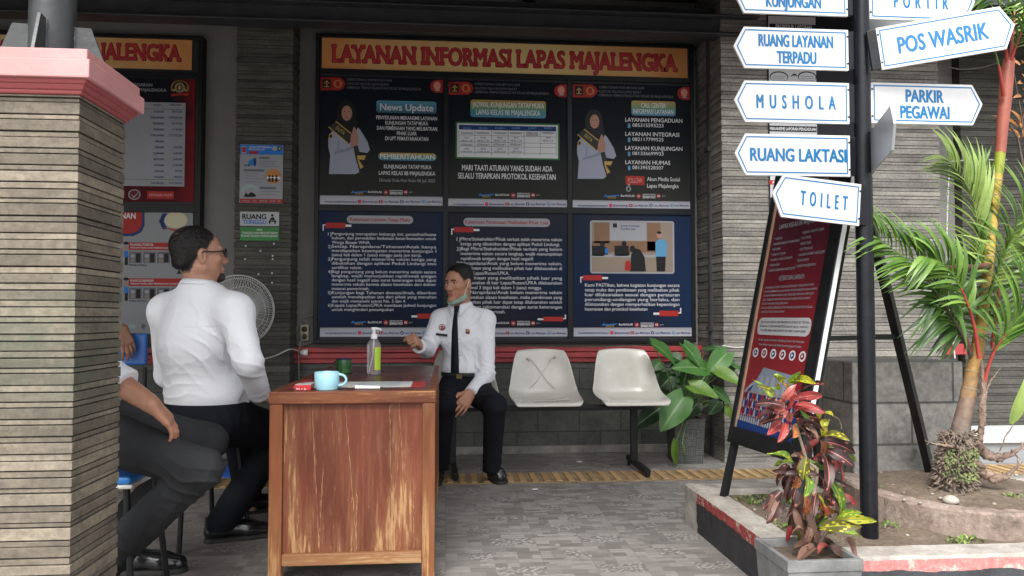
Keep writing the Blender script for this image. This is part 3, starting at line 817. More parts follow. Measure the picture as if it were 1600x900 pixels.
def emblem(s, x, y, w_, h_):
    s.rect('header', BLACK_I, x, y, x + w_, y + h_, 2)
    cx = x + w_ / 2
    s.rect('header', GOLD_I, cx - w_ * .07, y + h_ * .35, cx + w_ * .07, y + h_ * .85, 3)
    s.poly('header', GOLD_I, [(cx - w_ * .36, y + h_ * .48), (cx, y + h_ * .14), (cx + w_ * .36, y + h_ * .48), (cx + w_ * .26, y + h_ * .50), (cx, y + h_ * .28), (cx - w_ * .26, y + h_ * .50)], 3)
    s.rect('header', GOLD_I, cx - w_ * .3, y + h_ * .78, cx + w_ * .3, y + h_ * .87, 3)
def header(s, x0, x1, y, slope=0.0):
    s.poly('header', RED_I, [(x0 + 1, y), (x0 + 31, y), (x0 + 37, y + 4), (x0 + 40, y + 10), (x0 + 37, y + 16), (x0 + 31, y + 20), (x0 + 1, y + 20)], 1)
    emblem(s, x0 + 4, y + 2.5, 13, 14.5)
    s.disc('header', ORANGE_I, x0 + 28, y + 10, 6.5, 6.5, 2); s.disc('header', RED_I, x0 + 28, y + 10, 3.6, 4.6, 3)
    yy = y + (4 if slope < 0.5 else 5)
    s.text('header', GREY_I, 'KEMENTERIAN HUKUM DAN HAM', x0 + 42, x0 + 112, yy, 3.8, 0.01)
    s.text('header', GREY_I, 'KANTOR WILAYAH JAWA BARAT', x0 + 42, x0 + 108, yy + 6.5, 3.8, 0.01)
    s.text('header', GREY_I, 'LEMBAGA PEMASYARAKATAN KELAS IIB MAJALENGKA', x0 + 42, x0 + 158, yy + 13, 3.8, 0.01)
    s.poly('corner_badge', RED_I, [(x1, y + 4), (x1 - 11, y + 4), (x1 - 18, y + 8), (x1 - 20, y + 14), (x1 - 18, y + 20), (x1 - 11, y + 24), (x1, y + 24)], 1)
    s.disc('corner_badge', ink('rose', (0.6, 0.25, 0.2)), x1 - 9, y + 13, 5.5, 6.5, 2); s.rect('corner_badge', PALE_I, x1 - 12, y + 19, x1 - 5, y + 21, 3)
def footer(s, x0, x1, y0, y1):
    gm = s.grad('footer_blend', x0, y0, x1, y1 - 5, [(0, (0.40, 0.40, 0.45)), (0.8, (0.31, 0.31, 0.35)), (1, (0.10, 0.10, 0.12))])
    s.rect('footer', gm, x0 + 0.4, y0, x1 - 0.4, y1, 1)
    w_ = x1 - x0; yc = y0 + (y1 - y0) * 0.6
    for t, a, b in (('www.lapasmajalengka.kemenkumham.go.id', .04, .30), ('@lapasmajalengka', .345, .475), ('Lapas Majalengka', .515, .645), ('Lapas Majalengka', .69, .82), ('Lapas Majalengka', .865, .99)):
        s.text('footer', NAVY_I, t, x0 + a * w_, x0 + b * w_, yc, 3.3, 0.012)
    s.rr('footer', ink('magenta', (0.5, 0.05, 0.12)), x0 + .31 * w_, yc - 2.8, x0 + .338 * w_, yc + 2.8, 1.2, 2)
    s.rr('footer', RED_I, x0 + .48 * w_, yc - 2.3, x0 + .51 * w_, yc + 2.3, 1, 2); s.poly('footer', WHITE_I, [(x0 + .491 * w_, yc - 1.2), (x0 + .5 * w_, yc), (x0 + .491 * w_, yc + 1.2)], 3)
    s.disc('footer', NAVY_I, x0 + .667 * w_, yc, 2.8, 2.8, 2); s.text('footer', WHITE_I, 'f', x0 + .662 * w_, x0 + .673 * w_, yc + .4, 3.6, 0.03)
    s.disc('footer', SKY_I, x0 + .845 * w_, yc, 3, 3, 2); s.disc('footer', PALE_I, x0 + .849 * w_, yc - .5, 1.9, 1.6, 3)
def logos(s, x, y):
    s.poly('logos', BLUE_I, [(x, y + 1), (x + 5, y - 3), (x + 4, y), (x + 24, y - 1.6), (x + 24, y), (x + 5, y + 1.6)]); s.text('logos', GOLD_I, 'PASTI', x + 7, x + 19, y + 2.6, 3, 0.02)
    s.text('logos', WHITE_I, 'BerAKHLAK', x + 27, x + 49, y, 3.2, 0.02)
    s.disc('logos', RED_I, x + 55, y + .6, 3.8); s.disc('logos', PALE_I, x + 55, y + .6, 2.2, 1.4, 2)
    s.text('logos', WHITE_I, 'KEMENKUMHAM', x + 61, x + 81, y - 2, 2, 0.02); s.text('logos', WHITE_I, 'SEMAKIN PASTI', x + 61, x + 81, y + 2, 4, 0.03)
    s.disc('logos', RED_I, x + 86, y + .4, 3.4); s.text('logos', WHITE_I, 'RB', x + 84, x + 88, y + .4, 3, 0.02); s.text('logos', PALE_I, 'gov', x + 91, x + 97, y, 2.2, 0.02)
def woman(s, cx, cy, k=1.0):
    """printed figure of a greeting officer in headscarf and sash"""
    def P(l): return [(cx + x * k, cy + y * k) for x, y in l]
    s.poly('figure', SHIRT_I, P([(-25, 31), (-15, 22), (-2, 36), (8, 36), (16, 20), (22, 26), (33, 44), (37, 57), (33, 62), (20, 60), (20, 70), (20, 92), (15, 95), (-27, 95), (-25, 66), (-28, 52), (-28, 40)]), 1)
    s.poly('figure', ink('shirtshade', (0.20, 0.215, 0.29)), P([(-19, 60), (2, 55), (10, 50), (12, 54), (2, 59), (-19, 64)]), 2)
    s.poly('figure', ink('shirtshade', (0.20, 0.215, 0.29)), P([(-13, 42), (-11, 42), (-12, 58), (-14, 58)]), 2)
    s.poly('figure', BLACK_I, P([(-14, -8), (-9, -17), (0, -21), (9, -17), (14, -6), (15, 8), (18, 22), (14, 34), (4, 42), (-8, 30), (-16, 22), (-14, 6)]), 2)
    s.disc('figure', SKIN_I, cx + 1 * k, cy, 8 * k, 12 * k, 3)
    for e in (-2.8, 4.4): s.disc('figure', BLACK_I, cx + e * k, cy - 2.4 * k, 1.3 * k, .7 * k, 4)
    s.disc('figure', ink('lip', (0.42, 0.06, 0.06)), cx + 1 * k, cy + 6.4 * k, 2.4 * k, 1.0 * k, 4)
    s.poly('figure', ink('sash', (0.028, 0.03, 0.026)), P([(-28, 22), (-16, 12), (14, 36), (4, 48), (-2, 44)]), 3)
    s.poly('figure', GOLD_I, P([(-28, 22), (-27, 21), (3, 46), (2, 47.5)]), 4); s.poly('figure', GOLD_I, P([(-17, 13), (-16, 12), (8, 31), (7, 32.5)]), 4)
    a = R(-39); o = V((s.c(cx - 9 * k, cy + 27 * k)[0], s.Y, s.c(cx - 9 * k, cy + 27 * k)[1]))
    fr = (o, V((math.cos(a), 0, math.sin(a))), V((-math.sin(a), 0, math.cos(a))), V((0, -1, 0)))
    lettering(s.mb('figure', GOLD_I), fr, 'DUTA', 0, 0, 16 * k * s.Y / FOC, 5.5 * k * s.Y / FOC, 0.0032, 0.01)
    s.poly('figure', SKIN_I, P([(6, 50), (7, 36), (12, 21), (15, 24), (19, 38), (19, 48), (12, 52)]), 4)
    s.poly('figure', ink('sash', (0.028, 0.03, 0.026)), P([(11, 52), (18, 50), (22, 66), (26, 84), (20, 88), (15, 72)]), 3)
    s.poly('figure', GOLD_I, P([(17, 66), (31, 66), (28, 73), (19, 72), (27, 84), (22, 87), (18, 74)]), 4)
    s.disc('figure', GOLD_I, cx - 24 * k, cy + 36 * k, 3.2 * k, 4.2 * k, 3); s.disc('figure', BLACK_I, cx - 24 * k, cy + 36 * k, 2 * k, 2.6 * k, 4)
DARKPRINT = [(0, (0.030, 0.031, 0.028)), (0.25, (0.026, 0.027, 0.026)), (0.6, (0.007, 0.009, 0.014)), (1, (0.006, 0.008, 0.015))]
BLUEPRINT = [(0, (0.009, 0.010, 0.015)), (0.2, (0.008, 0.012, 0.027)), (0.55, (0.009, 0.019, 0.050)), (0.85, (0.017, 0.022, 0.034)), (1, (0.022, 0.026, 0.036))]
def badge(s, part, x0, y0, x1, y1, stops, rad=5, rim=None):
    if rim: s.rr(part, rim, x0 - 1, y0 - 1, x1 + 1, y1 + 1, rad, 1)
    s.rr(part, s.grad('badge_blend', x0, y0, x1, y1, stops), x0, y0, x1, y1, rad, 2)
TEALB = [(0, (0.02, 0.09, 0.14)), (0.5, (0.04, 0.17, 0.26)), (1, (0.08, 0.27, 0.36))]
RAIN = [(0, (0.04, 0.19, 0.34)), (0.35, (0.04, 0.22, 0.23)), (0.6, (0.14, 0.24, 0.08)), (1, (0.40, 0.23, 0.04))]

# ---- upper row
s = Sheet('poster', 'dark upper poster headed News Update beside a woman in a sash', 'poster', (499.5, 121, 692, 321), YS, stops=DARKPRINT, group='posters on the large notice board')
header(s, 500, 692, 121); woman(s, 541, 177)
badge(s, 'heading', 588, 158, 682, 177, TEALB, 4); s.text('heading', WHITE_I, 'News Update', 594, 677, 168, 10.5, 0.035)
for t, a, b, y in (('PENYESUAIAN MEKANISME LAYANAN', 588, 683, 184.5), ('KUNJUNGAN TATAP MUKA', 602, 669, 192.5), ('DAN PEMBINAAN YANG MELIBATKAN', 589, 683, 200.8), ('PIHAK LUAR', 620, 651, 208.6), ('DI UPT PEMASYARAKATAN', 602, 669, 216.8)):
    s.text('message', WHITE_I, t, a, b, y, 5.6, 0.012)
badge(s, 'notice_heading', 591, 239, 682, 251, RAIN, 6); s.text('notice_heading', WHITE_I, 'PEMBERITAHUAN', 594, 679, 245, 7.4, 0.03)
s.text('notice_text', WHITE_I, 'KUNJUNGAN TATAP MUKA', 600, 674, 260.8, 6, 0.018); s.text('notice_text', WHITE_I, 'LAPAS KELAS IIB MAJALENGKA', 592, 680, 270.8, 6, 0.018); s.text('notice_text', PALE_I, 'Dimulai Pada Hari Rabu 06 Juli 2022', 593, 680, 282, 4.8, 0.0)
logos(s, 548, 300); footer(s, 499.5, 692, 306, 321); s.done()

s = Sheet('poster', 'dark upper poster with a green bordered visiting timetable', 'poster', (700, 127, 886.5, 324), YS, stops=DARKPRINT, group='posters on the large notice board')
header(s, 700, 886, 128); badge(s, 'heading', 735, 157, 853, 184, RAIN, 4)
s.text('heading', WHITE_I, 'JADWAL KUNJUNGAN TATAP MUKA', 738, 850, 164.5, 8, 0.02); s.text('heading', WHITE_I, 'LAPAS KELAS IIB MAJALENGKA', 744, 844, 176, 8, 0.02)
s.rect('timetable', GREEN_I, 712, 192, 874, 249, 1); s.rect('timetable', WHITE_I, 714.5, 194.5, 871.5, 246.5, 2)
s.rect('timetable', NAVY_I, 717, 196.5, 869, 204, 3)
cols = [717, 742, 768, 794, 819, 844, 869]
for i, t in enumerate(('SENIN', 'SELASA', 'RABU', 'KAMIS', 'JUMAT', 'SABTU')): s.text('timetable', SKY_I, t, cols[i] + 6, cols[i + 1] - 6, 200.3, 3, 0.01, 4)
for y in (212.5, 223, 229.5, 239): s.rect('timetable', GREY_I, 717, y - .3, 869, y + .3, 3)
for x in cols: s.rect('timetable', GREY_I, x - .3, 204, x + .3, 243, 3)
for i, t in enumerate(('TAHANAN', 'NARAPIDANA', 'TAHANAN', 'NARAPIDANA', 'TIDAK ADA', 'NARAPIDANA')):
    s.text('timetable', BLACK_I, t, cols[i] + 3, cols[i + 1] - 3, 208, 3, 0.012, 4)
    if i != 4:
        s.text('timetable', NAVY_I, 'PAGI', cols[i] + 9, cols[i + 1] - 9, 215.2, 2.6, 0.01, 4); s.text('timetable', NAVY_I, '08.30-11.30', cols[i] + 4, cols[i + 1] - 4, 220, 2.8, 0.01, 4)
    if i < 4:
        s.text('timetable', BLACK_I, 'ISTIRAHAT', cols[i] + 3.5, cols[i + 1] - 3.5, 226.3, 3, 0.01, 4); s.text('timetable', NAVY_I, 'SIANG', cols[i] + 9, cols[i + 1] - 9, 232.6, 2.6, 0.01, 4); s.text('timetable', NAVY_I, '13.00-14.30', cols[i] + 4, cols[i + 1] - 4, 237, 2.6, 0.01, 4)
    if i == 4: s.text('timetable', BLACK_I, 'KUNJUNGAN', cols[i] + 3, cols[i + 1] - 3, 211, 2.6, 0.01, 4)
s.text('message', WHITE_I, 'MARI TAATI ATURAN YANG SUDAH ADA', 722, 863, 263, 8.6, 0.022); s.text('message', WHITE_I, 'SELALU TERAPKAN PROTOKOL KESEHATAN', 715.5, 868, 275.6, 8.6, 0.022)
logos(s, 747, 304.5); footer(s, 700, 886.5, 311, 324); s.done()

s = Sheet('poster', 'dark upper poster of CALL CENTER phone numbers beside a woman in a sash', 'poster', (894.5, 132, 1078.5, 326), YS, stops=DARKPRINT, group='posters on the large notice board')
header(s, 894, 1078, 132, 1); woman(s, 928, 190, 0.94)
badge(s, 'heading', 986.5, 158, 1055.5, 181, RAIN, 4); s.text('heading', WHITE_I, 'CALL CENTER', 1002, 1040, 165, 7, 0.02); s.text('heading', WHITE_I, 'INFORMASI LAYANAN', 989, 1052, 174.5, 7, 0.02)
for t, x1_, n_, y in (('LAYANAN PENGADUAN', 1066, '085315593223', 188), ('LAYANAN INTEGRASI', 1061, '082117799525', 210), ('LAYANAN KUNJUNGAN', 1066, '081336699933', 232), ('LAYANAN HUMAS', 1047, '081395528307', 254)):
    k = 'phone_line#%d' % y; s.text(k, WHITE_I, t, 977, x1_, y, 6, 0.028); s.text(k, WHITE_I, n_, 988, 1036.5, y + 8, 5.2, 0.02); s.rr(k, SKY_I, 981, y + 5, 985, y + 12, 1, 1)
s.rr('follow_badge', RED_I, 977.5, 275, 1007, 289, 1.5, 1); s.text('follow_badge', ink('rosew', (0.6, 0.28, 0.28)), 'FOLLOW', 981, 1003, 282, 7.5, 0.0)
s.disc('follow_badge', PALE_I, 982, 295, 4, 4.6, 2); s.disc('follow_badge', BLACK_I, 982, 295.5, 2, 2.6, 3); s.rect('follow_badge', PALE_I, 981, 287, 984, 293, 2)
s.text('follow_text', WHITE_I, 'Akun Media Sosial', 1011, 1062, 280, 6, 0.016); s.text('follow_text', WHITE_I, 'Lapas Majalengka', 1011, 1060, 290.5, 6, 0.016)
logos(s, 943, 306); footer(s, 894.5, 1078.5, 313.5, 326); s.done()

# ---- lower row
def ribbon(s, x0, x1, y0, y1, flip=False):
    s.rect('ribbons', RED_I, x0, y0, x1, y1, 2); h = y1 - y0; L_ = 9 if not flip else -9
    xe, xo = (x1, x0) if not flip else (x0, x1)
    s.rect('ribbons', WHITE_I, min(xe, xe + L_), y0 + h * .35, max(xe, xe + L_), y0 + h * .75, 1)
    d = 1 if not flip else -1
    xa = sorted((xo - d * 4.4, xo + d * .5)); s.rect('ribbons', WHITE_I, xa[0], y0 + h * .3, xa[1], y0 + h * .52, 1)
    xb = sorted((xo - d * 4.4, xo - d * 2.6)); ya = (y0 + h * .3, y0 + h * 1.45) if not flip else (y0 - h * .5, y0 + h * .5); s.rect('ribbons', WHITE_I, xb[0], ya[0], xb[1], ya[1], 1.2)
def paragraph(s, x0, xn, x1, ys, lines, h=4.6):
    for (t, num, wf), y in zip(lines, ys):
        if num: s.text('rules', WHITE_I, num + ')', x0, xn - .6, y, h + .4, -0.004)
        s.text('rules', WHITE_I, t, xn, xn + (x1 - xn) * wf, y, h, 0.0)
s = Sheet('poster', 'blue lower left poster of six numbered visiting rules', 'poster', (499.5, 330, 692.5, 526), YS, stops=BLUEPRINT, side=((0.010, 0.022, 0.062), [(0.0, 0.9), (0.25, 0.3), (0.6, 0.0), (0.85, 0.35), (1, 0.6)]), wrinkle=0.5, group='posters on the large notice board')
s.rr('heading', PALE_I, 542, 337, 645.5, 349.5, 7, 1); s.text('heading', RED_I, 'Ketentuan Layanan Tatap Muka', 547, 641, 343, 5.6, 0.022)
ribbon(s, 508.5, 540, 348, 356.5); ribbon(s, 652, 684, 490, 498, True)
L4 = [('Pengunjung merupakan keluarga inti, penasihat/kuasa', '1', 1), ('hukum, dan perwakilan kedutaan besar/konsulen untuk', '', 1), ('Warga Binaan WNA.', '', .37), ('Setiap Narapidana/Tahanan/Anak hanya', '2', 1), ('mendapatkan kesempatan menerima kunjungan 1', '', 1), ('(satu) kali dalam 1 (satu) minggu pada jam kerja.', '', .86),
      ('Pengunjung telah menerima vaksin ketiga yang', '3', 1), ('dibuktikan dengan aplikasi Peduli Lindungi atau', '', 1), ('sertifikat vaksin.', '', .29), ('Bagi pengunjung yang belum menerima vaksin secara', '4', 1), ('lengkap, wajib menunjukkan rapid/swab antigen', '', 1), ('dengan hasil negatif atau surat keterangan tidak dapat', '', 1), ('menerima vaksin karena alasan kesehatan dari dokter', '', 1), ('instansi pemerintah.', '', .36),
      ('Kunjungan bagi Tahanan dewasa/Anak, diberikan', '5', 1), ('setelah mendapatkan izin dari pihak yang menahan', '', 1), ('dan wajib memenuhi syarat No. 3 dan 4.', '', .71), ('Kepala Lapas/Rutan/LPKA membuat jadwal kunjungan', '6', 1), ('untuk menghindari penumpukan', '', .59)]
paragraph(s, 512.5, 518.5, 681.5, [365.7 + 6.545 * i for i in range(19)], L4)
logos(s, 548, 503.5); footer(s, 499.5, 692.5, 511.5, 526); s.done()
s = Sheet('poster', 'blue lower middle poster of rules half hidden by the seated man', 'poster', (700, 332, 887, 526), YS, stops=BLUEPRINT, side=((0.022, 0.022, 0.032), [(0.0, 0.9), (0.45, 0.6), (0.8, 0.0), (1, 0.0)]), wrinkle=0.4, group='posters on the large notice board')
s.rr('heading', PALE_I, 724, 341, 859.5, 354, 7, 1); s.text('heading', RED_I, 'Ketentuan Pembinaan Melibatkan Pihak Luar', 727, 857, 347.4, 5.4, 0.022)
ribbon(s, 709.5, 740, 355, 363); ribbon(s, 849, 880, 495, 502, True)
L5 = [('Mitra/Stakeholder/Pihak terkait telah menerima vaksin', '1', 1), ('ketiga yang dibuktikan dengan aplikasi Peduli Lindungi.', '', .98), ('Bagi Mitra/Stakeholder/Pihak terkait yang belum', '2', 1), ('menerima vaksin secara lengkap, wajib menunjukkan', '', 1), ('rapid/swab antigen dengan hasil negatif.', '', .72), ('Narapidana/Anak yang belum menerima vaksin,', '3', 1), ('pembinaan yang melibatkan pihak luar dilaksanakan di', '', 1), ('dalam Lapas/Rutan/LPKA.', '', .48),
      ('Pembinaan yang melibatkan pihak luar yang', '4', 1), ('dilaksanakan di luar Lapas/Rutan/LPKA dilaksanakan', '', 1), ('maksimal 3 (tiga) kali dalam 1 (satu) minggu.', '', .8), ('Bila Narapidana/Anak belum menerima vaksin', '5', 1), ('dikarenakan alasan kesehatan, maka pembinaan yang', '', 1), ('melibatkan pihak luar dapat tetap dilaksanakan setelah', '', 1), ('mendapat rekomendasi dengan surat keterangan', '', 1), ('dari instansi pemerintah.', '', .44)]
paragraph(s, 713.5, 720, 878, [373.8 + 7.55 * i for i in range(16)], L5, 5.0)
logos(s, 747, 504.5); footer(s, 700, 887, 512, 526); s.done()
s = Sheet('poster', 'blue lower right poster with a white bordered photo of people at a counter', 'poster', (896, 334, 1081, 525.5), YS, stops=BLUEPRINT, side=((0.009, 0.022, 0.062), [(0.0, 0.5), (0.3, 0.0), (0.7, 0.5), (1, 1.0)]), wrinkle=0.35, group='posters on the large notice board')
s.rr('photograph', PALE_I, 922, 345, 1053.5, 427.5, 4, 1)
s.rect('photograph', BEIGE_I, 924.5, 347.5, 1051, 425, 2); s.rect('photograph', WOOD_I, 928, 348, 952, 380, 3); s.rect('photograph', WOOD_I, 1011, 348, 1032, 392, 3)
s.rect('photograph', PALE_I, 953, 348, 1010, 376, 3); s.rect('photograph', BLACK_I, 957.5, 349, 964, 355.5, 4); s.text('photograph', NAVY_I, 'Layanan Kunjungan', 969, 1000, 352.6, 3, 0.01, 4); s.text('photograph', NAVY_I, 'Tatap Muka Lapas', 969, 993, 357.6, 3, 0.01, 4)
s.rect('photograph', WOOD_I, 924.5, 377, 1024, 394, 3); s.rect('photograph', ink('counter', (0.25, 0.20, 0.155)), 924.5, 400, 985, 425, 4); s.rect('photograph', PALE_I, 924.5, 398, 1026, 402, 5)
for a, b, c_, d in ((925, 384, 944, 400), (960, 384, 982, 400)): s.rect('photograph', BLACK_I, a, b, c_, d, 5)
for x in (941, 975): s.disc('photograph', BLACK_I, x, 381, 4, 4.6, 6); s.poly('photograph', BLACK_I, [(x - 9, 398), (x - 6, 386), (x + 6, 386), (x + 9, 398)], 6)
s.rect('photograph', BLUE_I, 945, 388, 950, 396, 7); s.poly('photograph', BLACK_I, [(984, 424), (986, 398), (992, 388), (1000, 390), (1007, 402), (1009, 424)], 7); s.disc('photograph', BLACK_I, 988, 389, 4.4, 5.4, 8)
s.poly('photograph', RED_I, [(976, 422), (977, 408), (983, 407), (986, 415), (985, 423)], 8)
s.poly('photograph', SKY_I, [(1024, 401), (1024, 378), (1029, 374), (1037, 374), (1042, 380), (1041, 401)], 6); s.disc('photograph', SKIN_I, 1029.5, 367.5, 4, 5.4, 7); s.poly('photograph', BLACK_I, [(1025, 401), (1040, 401), (1039, 424), (1026, 424)], 6); s.disc('photograph', BLACK_I, 1029.5, 363.6, 3.8, 2.2, 8)
ribbon(s, 911, 941, 430, 438); ribbon(s, 1030, 1060, 485.5, 494, True)
L6 = [('Kami PASTIkan, bahwa kegiatan kunjungan secara', '', 1), ('tatap muka dan pembinaan yang melibatkan pihak', '', 1), ('luar dilaksanakan sesuai dengan peraturan', '', 1), ('perundang-undangan yang berlaku, dan', '', 1), ('dilaksanakan dengan memperhatikan kepentingan', '', 1), ('keamanan dan protokol kesehatan', '', .66)]
paragraph(s, 914, 914, 1061.5, [445.5 + 7.45 * i for i in range(6)], L6, 5.1)
logos(s, 940, 507); footer(s, 896, 1081, 511.5, 525.5); s.done()

# ---- posters of the left board (mostly behind the pillar)
s = Sheet('poster', 'dark budget table poster with red edge behind the pillar cap', 'poster', (113, 117, 304, 315), YS, stops=[(0, (0.08, 0.008, 0.012)), (0.3, (0.05, 0.008, 0.012)), (0.8, (0.010, 0.011, 0.016)), (1, (0.008, 0.01, 0.015))], side=((0.16, 0.012, 0.016), [(0.0, 0), (0.85, 0.0), (0.97, 0.9), (1, 1)]), group='posters on the left notice board')
s.text('heading', PALE_I, 'REALISASI ANGGARAN', 165, 238, 132, 4.6, 0.02); s.text('heading', PALE_I, 'LAPAS KELAS IIB MAJALENGKA', 165, 260, 140, 4.6, 0.02)
for k in range(14):
    a = R(200 - k * 220 / 13); s.disc('emblem', GOLD_I, 281 + 10.5 * math.cos(a), 137 - 9 * math.sin(a), 3.2, 2.6, 1)
s.disc('emblem', BEIGE_I, 281, 137, 7.5, 8, 2); s.disc('emblem', BLACK_I, 281, 137, 4.5, 5, 3); s.disc('emblem', GOLD_I, 281, 137, 2.4, 3.4, 4); s.poly('emblem', RED_I, [(267, 147), (295, 145), (294, 150), (281, 149), (268, 151)], 4)
s.rect('budget_table', PALE_I, 125, 159, 289, 290.5, 1)
for y in (169.5, 280): s.rect('budget_table', GREY_I, 125, y - .4, 289, y + .4, 2)
s.text('budget_table', BLACK_I, 'PAGU', 241, 251, 164, 2.8, 0.01); s.text('budget_table', BLACK_I, 'REALISASI', 266, 283, 164, 2.8, 0.01)
for i, (a, b) in enumerate((('62.030.000', '38.070.000'), ('3.096.920.000', '1.279.021.954'), ('798.009.000', '35.110.500'), ('84.000.000', '9.160.000'), ('5.209.104.000', '2.772.902.800'), ('1.080.000', ''), ('7.050.000', '2.520.000'), ('15.980.000', '4.683.000'), ('84.075.000', '8.445.000'), ('8.190.000', '4.749.000'), ('5.250.000', '979.000'), ('9.450.000', '1.890.000'), ('9.287.980.000', '4.155.300.254'))):
    y = 174.5 + 9.3 * i
    s.text('budget_table', NAVY_I, a, 256 - len(a) * 1.6, 256, y, 3, 0.012)
    if b: s.text('budget_table', NAVY_I, b, 285 - len(b) * 1.6, 285, y, 3, 0.012)
s.disc('footer', PALE_I, 210, 304, 9, 8, 1); s.disc('footer', MAROON_I, 210, 304, 7.4, 6.6, 2); s.poly('footer', PALE_I, [(204, 302), (209, 307), (220, 297), (209, 310)], 3)
s.rect('footer', RED_I, 230, 299, 272, 311, 1); s.text('footer', ink('rosew', (0.6, 0.28, 0.28)), 'SEMAKIN PASTI', 233, 269, 305, 4, 0.02); s.done()
LP = [(0, (0.27, 0.275, 0.285)), (1, (0.27, 0.28, 0.285))]
s = Sheet('poster', 'white service flow poster with red headings behind the seated man in white', 'poster', (113, 330, 300, 522), YS, stops=LP, group='posters on the left notice board')
s.poly('heading', NAVY_I, [(113, 330), (226, 330), (226, 352), (221, 363), (208, 369), (113, 369)], 1); s.poly('heading', RED_I, [(113, 330), (222, 330), (222, 351), (217, 360), (206, 365), (113, 365)], 2); s.text('heading', WHITE_I, 'ALUR LAYANAN', 132, 212, 337, 9, 0.04)
for k in range(9): s.disc('emblem', NAVY_I, 252 + 2.2 * abs(k - 4) * .6, 335 + k * 2.7, 4, 1.7, 1)
s.disc('emblem', ink('cream', (0.52, 0.47, 0.33)), 275, 344, 17, 12.5, 2); s.poly('emblem', RED_I, [(253, 355), (276, 359), (290, 355), (276, 362)], 3)
for y, t1, t2 in ((379, 'RUANG PORTIR', 'Waktu 5 Menit'), (435, 'RUANG KUNJUNGAN', 'Waktu 30 Menit')):
    s.rect('flow_step#%d' % y, RED_I, 201, y, 292, y + 12, 1); s.text('flow_step#%d' % y, WHITE_I, t1, 204, 240, y + 3.4, 3.6, 0.02); s.text('flow_step#%d' % y, WHITE_I, 'PENDAFTARAN DAN PEMERIKSAAN KUNJUNGAN', 204, 288, y + 8.4, 2.4, 0.01)
    for k in range(4):
        xa = 201.5 + k * 22; s.rect('flow_step#%d' % y, GREY_I, xa, y + 14.5, xa + 20, y + 32, 1); s.disc('flow_step#%d' % y, PALE_I, xa + 6, y + 21, 3.4, 3, 2); s.rect('flow_step#%d' % y, BLACK_I, xa + 11, y + 17, xa + 18, y + 31, 2); s.rect('flow_step#%d' % y, BEIGE_I, xa + 3, y + 25, xa + 9, y + 31, 3)
    s.text('flow_step#%d' % y, BLACK_I, t2, 202, 230, y + 35, 3, 0.02)
for y in (380, 436): s.disc('guard_figure#%d' % y, BLACK_I, 197, y, 4, 2.4, 1); s.poly('guard_figure#%d' % y, BLUE_I, [(194, y + 12), (200, y + 12), (201, y + 22), (194, y + 22)], 1); s.disc('guard_figure#%d' % y, SKIN_I, 197, y + 7, 2.4, 3.4, 2); s.rect('guard_figure#%d' % y, BLACK_I, 195, y + 22, 200, y + 34, 2)
s.poly('flow', BLACK_I, [(276, 428), (280, 420), (284, 428)], 1); s.disc('flow', ink('mint', (0.3, 0.4, 0.36)), 206, 510, 6, 3, 1); s.disc('flow', GREY_I, 224, 510, 3, 4, 1); s.done()

# ---- things pinned to the dark pilaster
YP = 5.444
s = Sheet('leaflet', 'small white and blue safety leaflet high on the dark pilaster', 'poster', (374.5, 226, 442, 317.5), YP, stops=[(0, (0.30, 0.31, 0.335)), (1, (0.28, 0.29, 0.315))], wrinkle=0.1)
s.rect('heading', BLUE_I, 375, 226.4, 442, 241.5, 1); s.rect('heading', PALE_I, 377.5, 228.5, 385, 240, 2); s.rect('heading', RED_I, 378.5, 230, 384, 238, 3); s.text('heading', WHITE_I, 'CEGAH PENYEBARAN', 389, 424, 230, 2.6, 0.02); s.text('heading', WHITE_I, 'PROTOKOL 5M', 389, 413, 233.6, 2.6, 0.02); s.rr('heading', RED_I, 389, 236, 403, 240.5, 1, 2)
s.disc('heading', PALE_I, 429, 232, 3.8, 3.6, 2); s.disc('heading', BLACK_I, 437, 232, 3, 3.6, 2); s.disc('heading', GOLD_I, 437, 232, 1.6, 2, 3)
s.poly('pictures', BLUE_I, [(388, 252), (398, 246.5), (399, 260), (390, 256.5), (390, 260), (387.5, 260)], 1); s.disc('pictures', NAVY_I, 398.5, 253, 2, 6.5, 2)
for k in range(4): s.rect('pictures', BLACK_I, 382 + k * 2.6, 257, 383.4 + k * 2.6, 260 - (k % 2), 2)
s.disc('pictures', ORANGE_I, 427, 275.5, 12, 11.6, 1); s.rect('pictures', WHITE_I, 417, 276, 438, 280, 2)
for x in (421, 426, 432): s.disc('pictures', BLACK_I, x, 275.5, 1.6, 1.8, 3); s.rect('pictures', BLACK_I, x - 1.8, 278, x + 1.8, 284, 3)
s.disc('pictures', ink('mint', (0.12, 0.36, 0.30)), 390, 298, 12, 10, 1); s.disc('pictures', PALE_I, 391, 300, 9.6, 7.6, 2); s.poly('pictures', BLACK_I, [(381, 307), (384, 301), (388, 304), (392, 300), (397, 302), (401, 306), (397, 308), (384, 308)], 3)
for y0, y1_, xs, xe in ((245, 248.5, 405, 421), (264.5, 268, 381, 413), (292, 295.5, 406, 431)): s.rect('text_lines', GREY_I, xs, y0, xe, y1_, 1)
for y, xs, xe in ((252, 405, 432), (254.6, 405, 430), (257.4, 405, 428), (260.6, 407, 437), (271.5, 383, 403), (275, 383, 400), (278.6, 383, 413), (284.4, 383, 410), (299.5, 408, 440), (303.5, 408, 430)): s.rect('text_lines', GREY_I, xs, y - .35, xe, y + .35, 1)
s.rect('footer', RED_I, 375, 310.8, 442, 317, 1)
for t, a, b in (('PAKAI', 378, 391), ('CUCI', 394, 401), ('MASKER', 405, 418), ('JARAK', 421, 431), ('5M', 434, 438)): s.text('footer', PALE_I, t, a, b, 314, 2.6, 0.02)
s.done()
